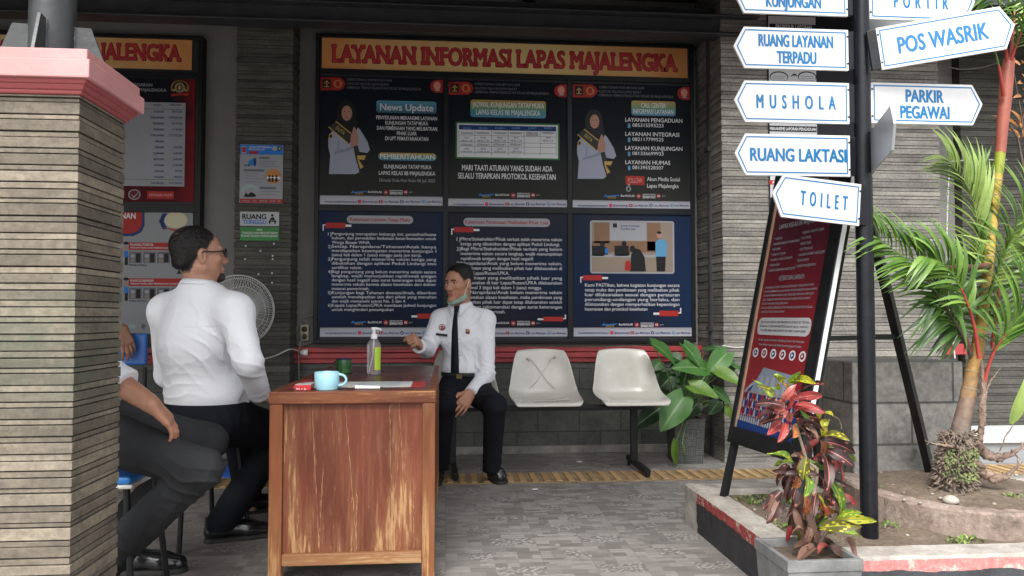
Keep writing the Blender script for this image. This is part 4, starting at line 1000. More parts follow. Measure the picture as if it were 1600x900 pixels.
s = Sheet('room_sign', 'white RUANG TUNGGU waiting room sign on the dark pilaster', 'sign', (375, 331, 436, 353), YP, ink('signwhite', (0.42, 0.43, 0.44)), thick=0.004)
s.text('lettering', BLACK_I, 'RUANG', 379, 416, 338.4, 7.6, 0.05); s.text('lettering', BLUE_I, 'TUNGGU', 379.5, 416, 347, 6.6, 0.03)
s.disc('pictogram', BLACK_I, 425.5, 336.5, 2, 2, 1); s.poly('pictogram', BLACK_I, [(421, 344), (424, 339.5), (428, 339.5), (430, 344)], 1); s.rect('pictogram', BLACK_I, 420, 344.5, 432, 346.6, 1); s.rect('pictogram', BLACK_I, 420, 344.5, 422.4, 349.6, 1); s.rect('pictogram', BLACK_I, 428.6, 344.5, 431, 349.6, 1); s.done()
s = Sheet('room_sign', 'green area sign just below the white waiting room sign', 'sign', (375, 355, 436, 376), YP, ink('signgreen', (0.05, 0.21, 0.06)), thick=0.004)
s.text('lettering', WHITE_I, 'AREA', 401, 410, 359, 2.6, 0.03); s.text('lettering', WHITE_I, 'TUNGGU DAN PENDAFTARAN', 378, 433.5, 364, 3.2, 0.03); s.text('lettering', WHITE_I, 'RUANG BAGIAN PENGUNJUNG', 377, 434, 368.6, 3.2, 0.03); s.done()
mb = MB().use(M('tape', (0.5, 0.5, 0.48), 0.5, 0.2, 30))
for x, y in ((384, 384.5), (428, 381), (383, 405), (426, 400), (426, 405), (404, 428.5), (425, 427), (425, 442), (407, 392)):
    p = at(x, y, 5.447); q = 0.006
    mb.add([(p.x - q, p.y, p.z - q), (p.x + q, p.y, p.z - q * .7), (p.x + q * .8, p.y, p.z + q), (p.x - q * .8, p.y, p.z + q * 1.3)], [(0, 1, 2, 3)])
tag(mb.build('tape_scraps', base=at(405, 420, 5.447)), 'white scraps of old tape on the dark pilaster below the green sign', 'tape')

# ---- procedure board on the right pilaster, behind the direction signs
s = Sheet('procedure_poster', 'tall black and white procedure poster on the stone behind the left signs', 'poster', (1200, 24, 1337, 330), 5.142, sheetmat('procedure_print', 1.3, [(0, (0.02, 0.02, 0.025)), (1, (0.018, 0.018, 0.022))], wrinkle=0.1), thick=0.004)
s.rect('panel', ink('panelwhite', (0.45, 0.45, 0.46)), 1202, 26, 1276, 309, 1)
s.rect('panel', BLACK_I, 1202, 38, 1276, 46, 2); s.text('panel', WHITE_I, 'PROSEDUR LAPORAN', 1212, 1268, 42, 5.4, 0.03)
s.rect('panel', BLACK_I, 1202, 197, 1276, 206, 2); s.text('panel', WHITE_I, 'MEKANISME LAPORAN PENGADUAN', 1203, 1275, 201.6, 4.6, 0.03)
for sx in (1217, 1261):
    s.disc('panel', BLACK_I, sx, 120, 16, 9, 2); s.disc('panel', ink('panelwhite', (0.45, 0.45, 0.46)), sx, 121, 14.4, 8, 3)
    for k in range(3): s.rect('panel', GREY_I, sx - 10, 119 + k * 3, sx + 10, 119.8 + k * 3, 4)
s.poly('panel', BLACK_I, [(1234, 120), (1240, 115), (1244, 116), (1245, 120), (1241, 118)], 4)
s.rect('panel', RED_I, 1202, 282, 1276, 289, 2); s.text('panel', WHITE_I, 'ALUR PENGADUAN', 1206, 1270, 285.5, 4, 0.03)
for k in range(6): s.rect('panel', GREY_I, 1206, 292 + k * 2.6, 1262, 292.8 + k * 2.6, 2)
s.done()
s = Sheet('wall_notice', 'pale notice on the far block wall beyond the palm', 'sign', (1560, 314, 1622, 368), 5.70, ink('noticepale', (0.42, 0.46, 0.45)), thick=0.004)
s.rect('print', BLACK_I, 1563, 317, 1570, 326, 1)
for k in range(7): s.text('print', GREY_I, 'tata tertib pengunjung dan pegawai', 1573, 1616 - (k * 7 % 13), 320 + k * 6, 3, 0.01)
s.done()

# ================================================================== DESK AND WHAT IS ON IT
def worn_wood(name, varnish, bare, amount, fine=(95, 95, 6.5), region=(12, 12, 2.2), low_amt=0.07):
    """varnish peeling along the grain: worn regions broken into fine streaks"""
    g = G(name, 0.5); g.b.inputs['Specular IOR Level'].default_value = 0.3
    n = g.noise(1.0, g.mapped(fine), 6, 0.7); reg = g.noise(1.0, g.mapped(region), 5, 0.6); n2 = g.noise(1.0, g.mapped(tuple(x * .35 for x in fine)), 7, 0.7)
    z = g.sep()[2]
    low = g.node('ShaderNodeMapRange', {'Value': z, 'From Min': 0.10, 'From Max': 0.40, 'To Min': low_amt, 'To Max': 0.0}).outputs[0]
    k = g.math('ADD', g.math('ADD', g.math('MULTIPLY', n, 0.30), g.math('MULTIPLY', n2, 0.30)), g.math('ADD', g.math('MULTIPLY', reg, 0.40), low))
    worn = g.ramp(k, [(amount, (0, 0, 0)), (amount + 0.045, (1, 1, 1))])
    grain = g.noise(1.0, g.mapped(tuple(x * 1.7 for x in fine)), 5, 0.6)
    vc = g.ramp(g.noise(1.0, g.mapped(tuple(x * 0.8 for x in region)), 6), [(0.3, tuple(x * 0.62 for x in varnish)), (0.7, tuple(x * 1.35 for x in varnish))])
    half = g.ramp(k, [(amount - 0.09, (0, 0, 0)), (amount, (1, 1, 1))])
    mid = tuple(v * 0.55 + b * 0.45 for v, b in zip(varnish, bare))
    vc = g.mix(g.math('MULTIPLY', half, 0.45), vc, mid)
    bc = g.ramp(grain, [(0.3, tuple(x * 0.7 for x in bare)), (0.7, tuple(min(1, x * 1.25) for x in bare))])
    scr = g.ramp(g.noise(1.0, g.mapped(tuple(x * .6 for x in fine), (3, 1, 0)), 3, 0.5), [(0.70, (0, 0, 0)), (0.73, (1, 1, 1))])
    flk = g.ramp(g.noise(1.0, g.mapped(tuple(x * (1.5 if x > 50 else 3.2) for x in fine), (7, 2, 5)), 3, 0.6), [(0.66, (0, 0, 0)), (0.70, (1, 1, 1))])
    vc = g.mix(g.math('MULTIPLY', flk, g.math('ADD', g.math('MULTIPLY', half, 0.7), 0.12)), vc, bare)
    c = g.mix(worn, vc, bc); c = g.mix(g.math('MULTIPLY', scr, 0.6), c, tuple(min(1, x * 1.2) for x in bare))
    g.color(c); g.bump(g.math('ADD', g.math('MULTIPLY', k, -0.5), grain), 0.3, 0.002); g.rough(worn, 0.48, 0.75)
    return g.m
W_PANEL = worn_wood('worn_panel', (0.125, 0.031, 0.015), (0.36, 0.205, 0.095), 0.562, low_amt=0.05)
W_FRAME = worn_wood('worn_frame', (0.155, 0.050, 0.019), (0.34, 0.185, 0.08), 0.575)
W_RAIL = worn_wood('worn_rail', (0.145, 0.041, 0.017), (0.32, 0.17, 0.075), 0.585, fine=(6, 95, 95), region=(1.5, 12, 12), low_amt=0.0)
W_RAILB = worn_wood('worn_bottom_rail', (0.20, 0.085, 0.034), (0.36, 0.215, 0.105), 0.56, fine=(6, 95, 95), region=(1.5, 12, 12))
g = G('desk_top', 0.22)
n1 = g.noise(4, g.mapped((5, 0.7, 1)), 7, 0.65); c = g.ramp(n1, [(0.3, (0.055, 0.018, 0.013)), (0.7, (0.155, 0.048, 0.034))])
g.color(c); g.rough(g.noise(9, detail=6), 0.16, 0.45); g.bump(g.noise(3, detail=2), 0.08, 0.01); W_TOP = g.m
DX0, DX1, DY0, DY1, DH = -0.652, -0.040, 2.93, 4.43, 0.72
desk = thing('desk', ((DX0 + DX1) / 2, DY0, 0), 'worn reddish brown wooden desk with peeling varnish, end panel towards the camera', 'desk')
mb = MB().use(W_TOP).bb(DX0 + 0.012, DX1 - 0.012, DY0 + 0.02, DY1, DH - 0.022, DH); mb.build('desk_top', desk, bevel=0.002)
for sx, sy in ((DX0, DY0), (DX1 - 0.048, DY0), (DX0, DY1 - 0.048), (DX1 - 0.048, DY1 - 0.048)):
    MB().use(W_FRAME).bb(sx, sx + 0.048, sy, sy + 0.048, 0, DH - 0.045).build('leg', desk, bevel=0.003)
mb = MB().use(W_RAIL).bb(DX0 - 0.002, DX1 + 0.002, DY0 - 0.004, DY0 + 0.046, DH - 0.044, DH + 0.001); mb.build('top_rail', desk, bevel=0.003)
mb = MB().use(W_RAILB).bb(DX0 + 0.0485, DX1 - 0.0485, DY0 + 0.002, DY0 + 0.046, 0.078, 0.122); mb.build('bottom_rail', desk, bevel=0.004)
mb = MB().use(W_PANEL); mb.bb(DX0 + 0.0489, DX1 - 0.0489, DY0 + 0.02, DY0 + 0.034, 0.1225, DH - 0.0445)
CRACK = M('bare_crack', (0.40, 0.25, 0.125), 0.8, 0.25, 40); mb.use(CRACK)
for cx, zt, zb, dx in ((0.152, .66, .14, .03), (0.275, .665, .16, .045), (0.44, .67, .15, .012), (0.475, .672, .20, .03), (0.195, .45, .13, -.012), (0.53, .4, .13, .004), (0.32, .34, .13, .0)):
    q = []
    for k in range(26):
        t = k / 25; q.append((DX0 + cx + dx * t + random.uniform(-.0016, .0016), DY0 + 0.0199, zt + (zb - zt) * t))
    mb.tube(q, [random.uniform(.0002, .0013) * (1 if random.random() > .25 else .3) for _ in q], 5)
mb.build('end_panel', desk)
for sx in (DX0 + 0.004, DX1 - 0.019):
    MB().use(W_PANEL).bb(sx, sx + 0.015, DY0 + 0.049, DY1 - 0.049, 0.12, DH - 0.023).build('side_panel', desk)
    MB().use(W_RAIL).bb(sx - 0.006, sx + 0.021, DY0 + 0.047, DY1, DH - 0.035, DH + 0.002).build('edge_strip', desk, bevel=0.003)
# runner of paper under the clear sheet
RED_P = M('red_print', (0.42, 0.03, 0.03), 0.3, 0.15, 12); WHITE_P = M('paper_white', (0.62, 0.61, 0.59), 0.35, 0.08, 8); PALEBLUE = M('paper_greyblue', (0.45, 0.50, 0.52), 0.35, 0.12, 8)
a0 = onz(488, 603, DH); a1 = onz(650, 590, DH)
mb = MB().use(WHITE_P); ya, yb = 3.10, 3.36
mb.bb(-0.60, -0.14, ya, yb, DH + 0.0005, DH + 0.0012); mb.use(PALEBLUE).bb(-0.36, -0.19, ya + 0.03, yb - 0.03, DH + 0.0015, DH + 0.0019)
mb.use(RED_P).bb(-0.14, -0.085, ya, yb, DH + 0.0005, DH + 0.0013); mb.bb(-0.62, -0.60, ya, yb + 0.05, DH + 0.0005, DH + 0.0013)
mb.add([(-0.62, 3.36, DH + .0016), (-0.56, 3.36, DH + .0016), (-0.60, 3.52, DH + .0016), (-0.635, 3.5, DH + .0016)], [(0, 1, 2, 3)])
tag(mb.build('paper_runner', base=(-0.35, 3.2, DH)), 'white and red printed paper strip lying flat on the desk top', 'paper')

def mug_prof(r, h, t=0.003, foot=0.85):
    return [(0.0, 0.0), (r * foot, 0.0), (r * foot, 0.004), (r * 0.95, 0.012), (r, 0.03), (r, h - 0.002), (r - t * 0.5, h), (r - t, h - 0.002), (r - t, 0.03), (r * 0.8, 0.006), (0.0, 0.005)]
def handle(mb, c, r, h, ang, w_=0.028, t=0.0045):
    ca, sa = math.cos(ang), math.sin(ang); pts = []
    for k in range(13):
        a = R(90 - 180 * k / 12); rr_ = r - 0.002 + w_ * math.cos(a) ** 0.8 if math.cos(a) > 0 else r - 0.002
        z = h * 0.54 + h * 0.31 * math.sin(a); pts.append((c[0] + rr_ * ca, c[1] + rr_ * sa, c[2] + z))
    mb.tube(pts, t, 8)
p = onz(512, 608, DH)
cp = V((p.x, 3.02, DH + 0.001))
t = thing('cup', cp, 'pale sky blue cup with a round handle near the desk front', 'cup')
CUPB = M('cup_blue', (0.36, 0.66, 0.76), 0.25, 0.04, 6, coat=0.3)
MB().use(CUPB).lathe(mug_prof(0.047, 0.068, 0.0035, 0.9), cp, 36).build('bowl', t)
mb = MB().use(CUPB); handle(mb, cp, 0.047, 0.068, R(-8), 0.03, 0.005); mb.build('handle', t)
p = onz(537, 583, DH); cp = V((p.x, p.y, DH + 0.001))
t = thing('mug', cp, 'green enamel mug with dark rim at the back of the desk', 'mug')
MB().use(M('enamel_green', (0.022, 0.11, 0.026), 0.3, 0.2, 14)).lathe(mug_prof(0.036, 0.070, 0.002, 0.97), cp, 30).build('bowl', t)
MB().use(M('enamel_rim', (0.02, 0.03, 0.08), 0.3)).lathe([(0.0365, 0.066), (0.038, 0.069), (0.0365, 0.072), (0.0338, 0.070)], cp, 30).build('rim', t)
mb = MB().use(M('enamel_dark', (0.03, 0.04, 0.02), 0.35)); handle(mb, cp, 0.036, 0.07, R(172), 0.018, 0.004); mb.build('handle', t)
# hand sanitiser
p = onz(584, 585, DH); sp = V((p.x, p.y, DH + 0.001))
t = thing('sanitizer_bottle', sp, 'clear pump bottle of hand gel with a lime green label on the desk', 'bottle')
gl = bpy.data.materials.new('clear_plastic'); gl.use_nodes = True; b_ = gl.node_tree.nodes['Principled BSDF']
b_.inputs['Base Color'].default_value = (0.86, 0.86, 0.87, 1); b_.inputs['Transmission Weight'].default_value = 0.85; b_.inputs['Roughness'].default_value = 0.12; b_.inputs['IOR'].default_value = 1.2
WPLAS = M('white_plastic', (0.78, 0.78, 0.78), 0.35, 0.03, 6)
MB().use(gl).lathe([(0.0, 0.0), (0.031, 0.0), (0.033, 0.004), (0.033, 0.135), (0.031, 0.15), (0.022, 0.166), (0.0135, 0.172), (0.0135, 0.178)], sp, 32).build('body', t)
mb = MB().use(WPLAS).lathe([(0.0165, 0.172), (0.0165, 0.192), (0.009, 0.197), (0.007, 0.199), (0.007, 0.218), (0.0, 0.218)], sp, 20)
mb.tube([sp + V((-0.012, 0, 0.222)), sp + V((0.012, 0, 0.222)), sp + V((0.030, -0.004, 0.219)), sp + V((0.034, -0.004, 0.213))], [0.007, 0.0065, 0.0045, 0.004], 10)
mb.build('pump', t)
mb = MB().use(WPLAS).tube([sp + V((0, 0, 0.172)), sp + V((-0.004, 0, 0.09)), sp + V((-0.02, 0, 0.008))], 0.0028, 8); mb.build('dip_tube', t)
mb = MB().use(M('lime_label', (0.42, 0.66, 0.04), 0.45, 0.05, 5)); a = []
for k in range(9):
    an = R(-78 + 66 * k / 8)
    for z in (0.022, 0.132): a.append(sp + V((0.0335 * math.cos(an), 0.0335 * math.sin(an), z)))
mb.add(a, [(2 * k, 2 * k + 2, 2 * k + 3, 2 * k + 1) for k in range(8)], True); mb.build('label', t)
# cigarette packet, pen
p = onz(472, 611, DH)
t = thing('cigarette_packet', (p.x, 2.985, DH + 0.001), 'small red and white cigarette packet lying at the desk corner', 'packet')
mb = MB().use(M('packet_red', (0.52, 0.02, 0.028), 0.35, 0.05, 10)).box((p.x, 3.02, DH + 0.012), (0.06, 0.085, 0.020)); mb.build('box', t, bevel=0.001)
fr = (V((p.x, 3.02 - 0.0425, DH + 0.010)), V((1, 0, 0)), V((0, 0, 1)), V((0, -1, 0)))
mb = MB().use(WHITE_P); lettering(mb, fr, 'M r b', -0.004, -0.003, 0.036, 0.008, 0.0006, 0.04); mb.bb(p.x - .0295, p.x + .0295, 2.979, 3.06, DH + 0.0222, DH + 0.0228); mb.build('print', t)
p = onz(575, 609, DH)
t = thing('marker_pen', (p.x, 3.0, DH + 0.001), 'short white marker pen with a dark tip lying on the desk', 'pen')
MB().use(WPLAS).tube([(p.x - 0.050, 3.02, DH + 0.0085), (p.x + 0.045, 3.01, DH + 0.0075)], [0.0078, 0.006], 14).build('barrel', t)
MB().use(M('pen_tip', (0.02, 0.02, 0.02), 0.4)).tube([(p.x + 0.045, 3.01, DH + 0.0065), (p.x + 0.07, 3.007, DH + 0.005)], [0.0042, 0.002], 10).build('tip', t)

# ================================================================== WAITING BENCH
BLK = M('black_steel', (0.010, 0.011, 0.012), 0.42, 0.3, 12, 0.08, 60, spec=0.3)
def seat_mat():
    g = G('seat_plastic', 0.22)
    n = g.noise(4, detail=7, rough=0.7)
    c = g.ramp(n, [(0.3, (0.44, 0.425, 0.375)), (0.6, (0.53, 0.515, 0.465)), (0.8, (0.57, 0.555, 0.51))])
    sc_ = g.ramp(g.noise(1, g.mapped((40, 40, 3)), 4, 0.6), [(0.68, (0, 0, 0)), (0.74, (1, 1, 1))])
    c = g.mix(g.math('MULTIPLY', sc_, 0.35), c, (0.36, 0.33, 0.28)); g.color(c); g.rough(n, 0.14, 0.36); g.b.inputs['Coat Weight'].default_value = 0.2
    return g.m
SEAT = seat_mat()
def make_seat():
    root = bpy.data.objects.new('seat', None); col.objects.link(root)
    prof = [(-0.215, 0.442), (-0.21, 0.462), (-0.185, 0.470), (-0.12, 0.468), (-0.04, 0.462), (0.04, 0.460), (0.10, 0.466), (0.135, 0.485), (0.155, 0.515), (0.17, 0.56), (0.19, 0.63), (0.21, 0.70), (0.228, 0.755), (0.236, 0.778), (0.246, 0.786)]
    wid = [0.20, 0.212, 0.220, 0.226, 0.229, 0.230, 0.229, 0.226, 0.222, 0.214, 0.202, 0.188, 0.174, 0.163, 0.155]
    side = [0.0, 0.004, 0.008, 0.016, 0.028, 0.040, 0.052, 0.060, 0.062, 0.056, 0.046, 0.034, 0.020, 0.010, 0.0]
    P_ = [V((0, y, z)) for y, z in prof]; m = 17; a = []; n = len(prof)
    for i in range(n):
        tn = (P_[min(i + 1, n - 1)] - P_[max(i - 1, 0)]).normalized(); nn = V((0, -tn.z, tn.y))
        for j in range(m):
            t = -1 + 2 * j / (m - 1); e = abs(t) ** 3.2
            top = 0.012 * (t * t) if i >= n - 3 else 0
            q = P_[i] + V((t * wid[i], 0, 0)) + nn * (side[i] * e) - V((0, 0, top))
            if i <= 1: q.z -= 0.004 * 0
            a.append(q)
    mb = MB().use(SEAT); mb.add(a, [(i * m + j, i * m + j + 1, (i + 1) * m + j + 1, (i + 1) * m + j) for i in range(n - 1) for j in range(m - 1)], True)
    o = mb.build('shell', root)
    so = o.modifiers.new('thickness', 'SOLIDIFY'); so.thickness = 0.007; so.offset = -1
    ss = o.modifiers.new('round', 'SUBSURF'); ss.levels = 1; ss.render_levels = 2
    mb = MB().use(BLK).bb(-0.07, 0.07, -0.10, 0.06, 0.428, 0.446); mb.build('bracket', root)
    return root
BY = 4.96
seat_x = [at(x, y, 4.76).x for x, y in ((726, 630), (858, 630), (996, 630))]
bench = thing('waiting_bench', (0.63, BY, 0), 'waiting bench of three cream plastic seats on a long black steel frame', 'bench')
seat0 = make_seat()
seats = [seat0, copy_tree(seat0), copy_tree(seat0)]
for o, x in zip(seats, seat_x): o.location = (x - 0.63, 0, 0); o.parent = bench
seats[1]['label'] = 'seat with a dirty cross scuffed into its backrest'
# taped cross and grime on the middle seat
DIRT = M('grime', (0.39, 0.37, 0.32), 0.6, 0.3, 30)
def seat_pt(x, s_):   # point on the backrest, s_ 0 bottom .. 1 top
    pr = ((.155, .515), (.17, .56), (.19, .63), (.21, .70), (.228, .755)); f = min(s_, .999) * 4; k = int(f); f -= k
    y, z = pr[k][0] + (pr[k + 1][0] - pr[k][0]) * f, pr[k][1] + (pr[k + 1][1] - pr[k][1]) * f
    return V((seat_x[1] + x, BY + y - 0.0085, z + 0.002))
mb = MB().use(DIRT)
for sgn in (-1, 1):
    pts = [seat_pt(sgn * (-0.085 + 0.17 * k / 14) + random.uniform(-.003, .003), 0.02 + 0.86 * k / 14) for k in range(15)]
    mb.tube(pts, [random.uniform(0.0008, 0.0026) for _ in pts], 5)
    for k in range(3):
        q = seat_pt(sgn * (0.085 + random.uniform(-.012, .012)), 0.80 + random.uniform(-.06, .08)); mb.tube([q, q + V((sgn * 0.014, 0.002, 0.010))], 0.0025, 5)
mb.build('scuff_marks', seats[1])
mb = MB().use(WHITE_P).add([(seat_x[1] + .03, 4.83, .4745), (seat_x[1] + .15, 4.82, .4775), (seat_x[1] + .14, 4.90, .484), (seat_x[1] + .10, 4.87, .4745)], [(0, 1, 2, 3)])
mb.add([(seat_x[1] - .09, 4.80, .4725), (seat_x[1] + .05, 4.795, .4725), (seat_x[1] + .05, 4.83, .4725), (seat_x[1] - .08, 4.84, .4725)], [(0, 1, 2, 3)])
tag(mb.build('paper_scrap', base=(seat_x[1] + .1, 4.85, .47)), 'crumpled white paper scrap lying on the scuffed middle seat', 'paper')
mb = MB().use(BLK).bb(-0.36, 1.30, 4.93, 4.98, 0.398, 0.428); mb.build('beam', bench, bevel=0.004)
for lx in (0.045, 1.235):
    mb = MB().use(BLK).bb(lx - 0.022, lx + 0.022, 4.985, 5.025, 0.05, 0.428); mb.build('leg', bench, bevel=0.004)
    mb = MB().use(BLK).bar((lx, 5.16, 0.05), (lx + 0.015, 4.71, 0.035), 0.035, 0.035); mb.tube([(lx + 0.015, 4.715, 0.04), (lx + 0.015, 4.715, 0.0)], 0.014, 10); mb.tube([(lx, 5.14, 0.04), (lx, 5.14, 0.0)], 0.014, 10); mb.build('foot', bench, bevel=0.003)

# ================================================================== FAN, SOCKET, CABLES, STOOLS
fc = at(373, 485, 5.05)
fan = thing('pedestal_fan', (at(364, 600, 5.08).x, 5.1, 0), 'white wire pedestal fan behind the seated man in white', 'fan')
FW = M('fan_wire', (0.55, 0.55, 0.52), 0.4, 0.05, 6)
ang = R(28)                        # turned a little to the right
fn = V((math.sin(ang), -math.cos(ang), 0)); fu = V((math.cos(ang), math.sin(ang), 0)); fz = V((0, 0, 1))
def fp(r_, a, d): return fc + fu * (r_ * math.cos(a)) + fz * (r_ * math.sin(a)) + fn * d
mb = MB().use(FW)
for r_, d, t_ in ((0.225, 0.0, 0.0045), (0.205, 0.045, 0.0018), (0.15, 0.066, 0.0018), (0.10, 0.078, 0.0016), (0.055, 0.085, 0.003), (0.205, -0.05, 0.0018), (0.12, -0.075, 0.0018)):
    mb.tube([fp(r_, 2 * math.pi * k / 48, d) for k in range(49)], t_, 5, caps=False)
for k in range(104):
    a = 2 * math.pi * k / 104
    mb.tube([fp(0.05, a, 0.086), fp(0.12, a + .05, 0.074), fp(0.19, a + .1, 0.053), fp(0.222, a + .12, 0.012), fp(0.225, a + .12, 0.0)], 0.0015, 4, caps=False)
    if k % 2 == 0: mb.tube([fp(0.06, a, -0.09), fp(0.18, a, -0.06), fp(0.225, a, 0.0)], 0.0011, 4, caps=False)
mb.build('cage', fan)
mb = MB().use(M('fan_blade', (0.16, 0.17, 0.18), 0.4, 0.1, 6))
for k in range(3):
    b0 = 2 * math.pi * k / 3; a = []
    for i in range(8):
        for j in range(5):
            r_ = 0.03 + 0.165 * i / 7; th = b0 + (j / 4 - 0.5) * (0.9 - 0.25 * (i / 7)) + 0.5 * (i / 7) ; a.append(fp(r_, th, 0.02 - 0.035 * j / 4))
    mb.add(a, [(i * 5 + j, i * 5 + j + 1, (i + 1) * 5 + j + 1, (i + 1) * 5 + j) for i in range(7) for j in range(4)], True)
mb.build('blades', fan)
rotf = Matrix((fu, fz, fn)).transposed()
MB().use(FW).lathe([(0.0, 0.092), (0.04, 0.09), (0.05, 0.083), (0.05, 0.07)], fc, 24, rotf).lathe([(0.0, -0.2), (0.05, -0.19), (0.065, -0.15), (0.065, -0.09), (0.0, -0.09)], fc, 24, rotf).build('motor', fan)
fb = V((at(364, 600, 5.08).x, 5.08, 0))
top = fc - fn * 0.14
MB().use(FW).tube([(fb.x, fb.y, 0.02), (fb.x, fb.y, 0.55), (top.x, top.y, fc.z - 0.06)], [0.02, 0.017, 0.014], 14).build('pole', fan)
MB().use(M('fan_blue', (0.03, 0.10, 0.42), 0.4)).lathe([(0.0, 0.0), (0.17, 0.0), (0.17, 0.012), (0.10, 0.025), (0.03, 0.05), (0.022, 0.05)], fb, 30).build('base', fan)

so = at(476.5, 520, 5.69)
t = thing('wall_socket', (so.x, 5.70, so.z), 'cream double power socket on the wall left of the notice board', 'socket')
CRM = M('cream_plastic', (0.52, 0.46, 0.33), 0.4, 0.12, 20)
MB().use(CRM).bb(so.x - 0.03, so.x + 0.03, 5.668, 5.699, so.z - 0.058, so.z + 0.058).build('plate', t, bevel=0.005)
mb = MB().use(M('socket_dark', (0.06, 0.045, 0.03), 0.5))
for dz in (-0.026, 0.026):
    mb.lathe([(0.0, 0), (0.021, 0), (0.021, 0.002), (0, 0.002)], (so.x, 5.667, so.z + dz), 20, Matrix.Rotation(R(90), 3, 'X'))
mb.build('outlets', t)
CAB = M('grey_cable', (0.24, 0.235, 0.22), 0.5, 0.2, 20)
def cable(pts, r_, label, m=CAB):
    P_ = [V(p) for p in pts]; out = []
    for i in range(len(P_) - 1):
        p0, p1, p2, p3 = P_[max(i - 1, 0)], P_[i], P_[i + 1], P_[min(i + 2, len(P_) - 1)]
        for k in range(8):
            u = k / 8; out.append(0.5 * ((2 * p1) + (p2 - p0) * u + (2 * p0 - 5 * p1 + 4 * p2 - p3) * u * u + (3 * p1 - p0 - 3 * p2 + p3) * u ** 3))
    out.append(P_[-1]); o = MB().use(m).tube(out, r_, 6).build('cable', base=P_[0]); tag(o, label, 'cable'); return o
cable([at(392, 561, 5.1), at(410, 561, 5.2), at(432, 555, 5.35), at(452, 546, 5.42), at(466, 548, 5.56)], 0.005, 'pale sagging cable running from the fan to the plug on the red ledge', M('white_cable', (0.5, 0.5, 0.47), 0.5))
cable([at(476, 505, 5.67), at(476, 499, 5.66), at(481, 494, 5.66), at(494, 491, 5.67)], 0.005, 'short grey cable curving from the top of the socket to the board')
cable([at(474, 520, 5.655), at(470, 533, 5.62), at(467, 548, 5.585), at(467, 575, 5.60), at(468, 620, 5.61)], 0.0045, 'grey cable hanging down in front of the red ledge below the socket')
cable([at(462, 540, 5.66), at(470, 543, 5.64), at(480, 540, 5.65), at(490, 536, 5.66)], 0.004, 'dark wire bundled under the socket', BLK)
cable([at(488, 541, 5.592), at(520, 544, 5.592), at(620, 545, 5.592), at(700, 543, 5.592), at(790, 541, 5.592), at(900, 542, 5.592), at(1000, 540, 5.592)], 0.003, 'thin wire lying along the top of the red ledge', M('brown_wire', (0.12, 0.085, 0.06), 0.6))
cable([at(540, 46, 5.66), at(700, 46, 5.66), at(900, 50, 5.66), at(1000, 54, 5.66), at(1060, 49, 5.66), at(1107, 48, 5.66)], 0.006, 'dark cable strung along the wall above the large board', BLK)
cable([at(1106, 48, 5.66), at(1098, 62, 5.66), at(1084, 78, 5.66)], 0.005, 'short dark cable slanting down to the corner of the large board', BLK)
cable([at(1480, 104, 5.39), at(1500, 108, 5.37), at(1530, 106, 5.37), at(1560, 98, 5.37)], 0.004, 'thin cable loop on the far dark pilaster', CAB)
cable([at(1487, 252, 5.36), at(1530, 249, 5.37), at(1562, 250, 5.38), at(1640, 249, 5.6)], 0.005, 'white cable running level across the far wall behind the palm', M('white_cable', (0.5, 0.5, 0.47), 0.5))
cable([at(1484, 252, 5.36), at(1480, 330, 5.38), at(1480, 400, 5.38), at(1486, 470, 5.38), at(1488, 520, 5.38), at(1492, 560, 5.38)], 0.006, 'white cable hanging down the plaster strip behind the palm', M('white_cable', (0.5, 0.5, 0.47), 0.5))
cable([at(1128, 540, 5.12), at(1150, 543, 5.13), at(1180, 541, 5.13)], 0.005, 'pale cable crossing the stone pilaster above the pot plant', M('white_cable', (0.5, 0.5, 0.47), 0.5))
pl = at(474, 551, 5.585)
o = MB().use(WPLAS).lathe([(0.0, 0), (0.012, 0), (0.022, 0.02), (0.024, 0.05), (0.0, 0.05)], (pl.x - 0.02, pl.y, pl.z), 14, Matrix.Rotation(R(90), 3, 'Y')).build('plug', base=pl); tag(o, 'white plug hanging on the red ledge under the socket', 'plug')

STB = M('stool_blue', (0.03, 0.22, 0.62), 0.35, 0.1, 8); STW = M('stool_white', (0.62, 0.62, 0.58), 0.4, 0.06, 8)
def make_stool():
    root = thing('stool', (0, 0, 0), '', 'stool', 'blue topped stools')
    MB().use(STW).bb(-0.155, 0.155, -0.155, 0.155, 0.42, 0.436).build('seat_board', root, bevel=0.006)
    MB().use(STB).bb(-0.15, 0.15, -0.16, 0.16, 0.437, 0.462).build('seat', root, bevel=0.008)
    for sx in (-1, 1):
        for sy in (-1, 1): MB().use(BLK).tube([(sx * 0.125, sy * 0.125, 0.42), (sx * 0.165, sy * 0.165, 0.0)], 0.011, 10).build('leg', root)
    return root
st0 = make_stool(); st0.location = (-1.205, 2.86, 0); st0['label'] = 'blue topped stool under the man in grey trousers beside the pillar'
st1 = copy_tree(st0); st1.location = (-1.12, 3.62, 0); st1.rotation_euler = (0, 0, R(45)); st1['label'] = 'blue topped stool hidden beneath the man in the white shirt'
cb = at(208, 545, 4.45)
t = thing('chair', (cb.x - 0.1, 4.65, 0), 'blue plastic chair by the far wall, its backrest beside the pillar', 'chair')
DB = M('chair_blue', (0.012, 0.09, 0.32), 0.4, 0.1, 6)
xb0, xb1 = at(150, 545, 4.45).x, at(229, 545, 4.45).x
MB().use(DB).bb(xb0, xb1, 4.45, 4.475, at(200, 571, 4.45).z, at(200, 521, 4.45).z).build('backrest', t, bevel=0.012)
MB().use(DB).bb(xb0, xb1, 4.48, 4.88, 0.43, 0.455).build('seat', t, bevel=0.01)
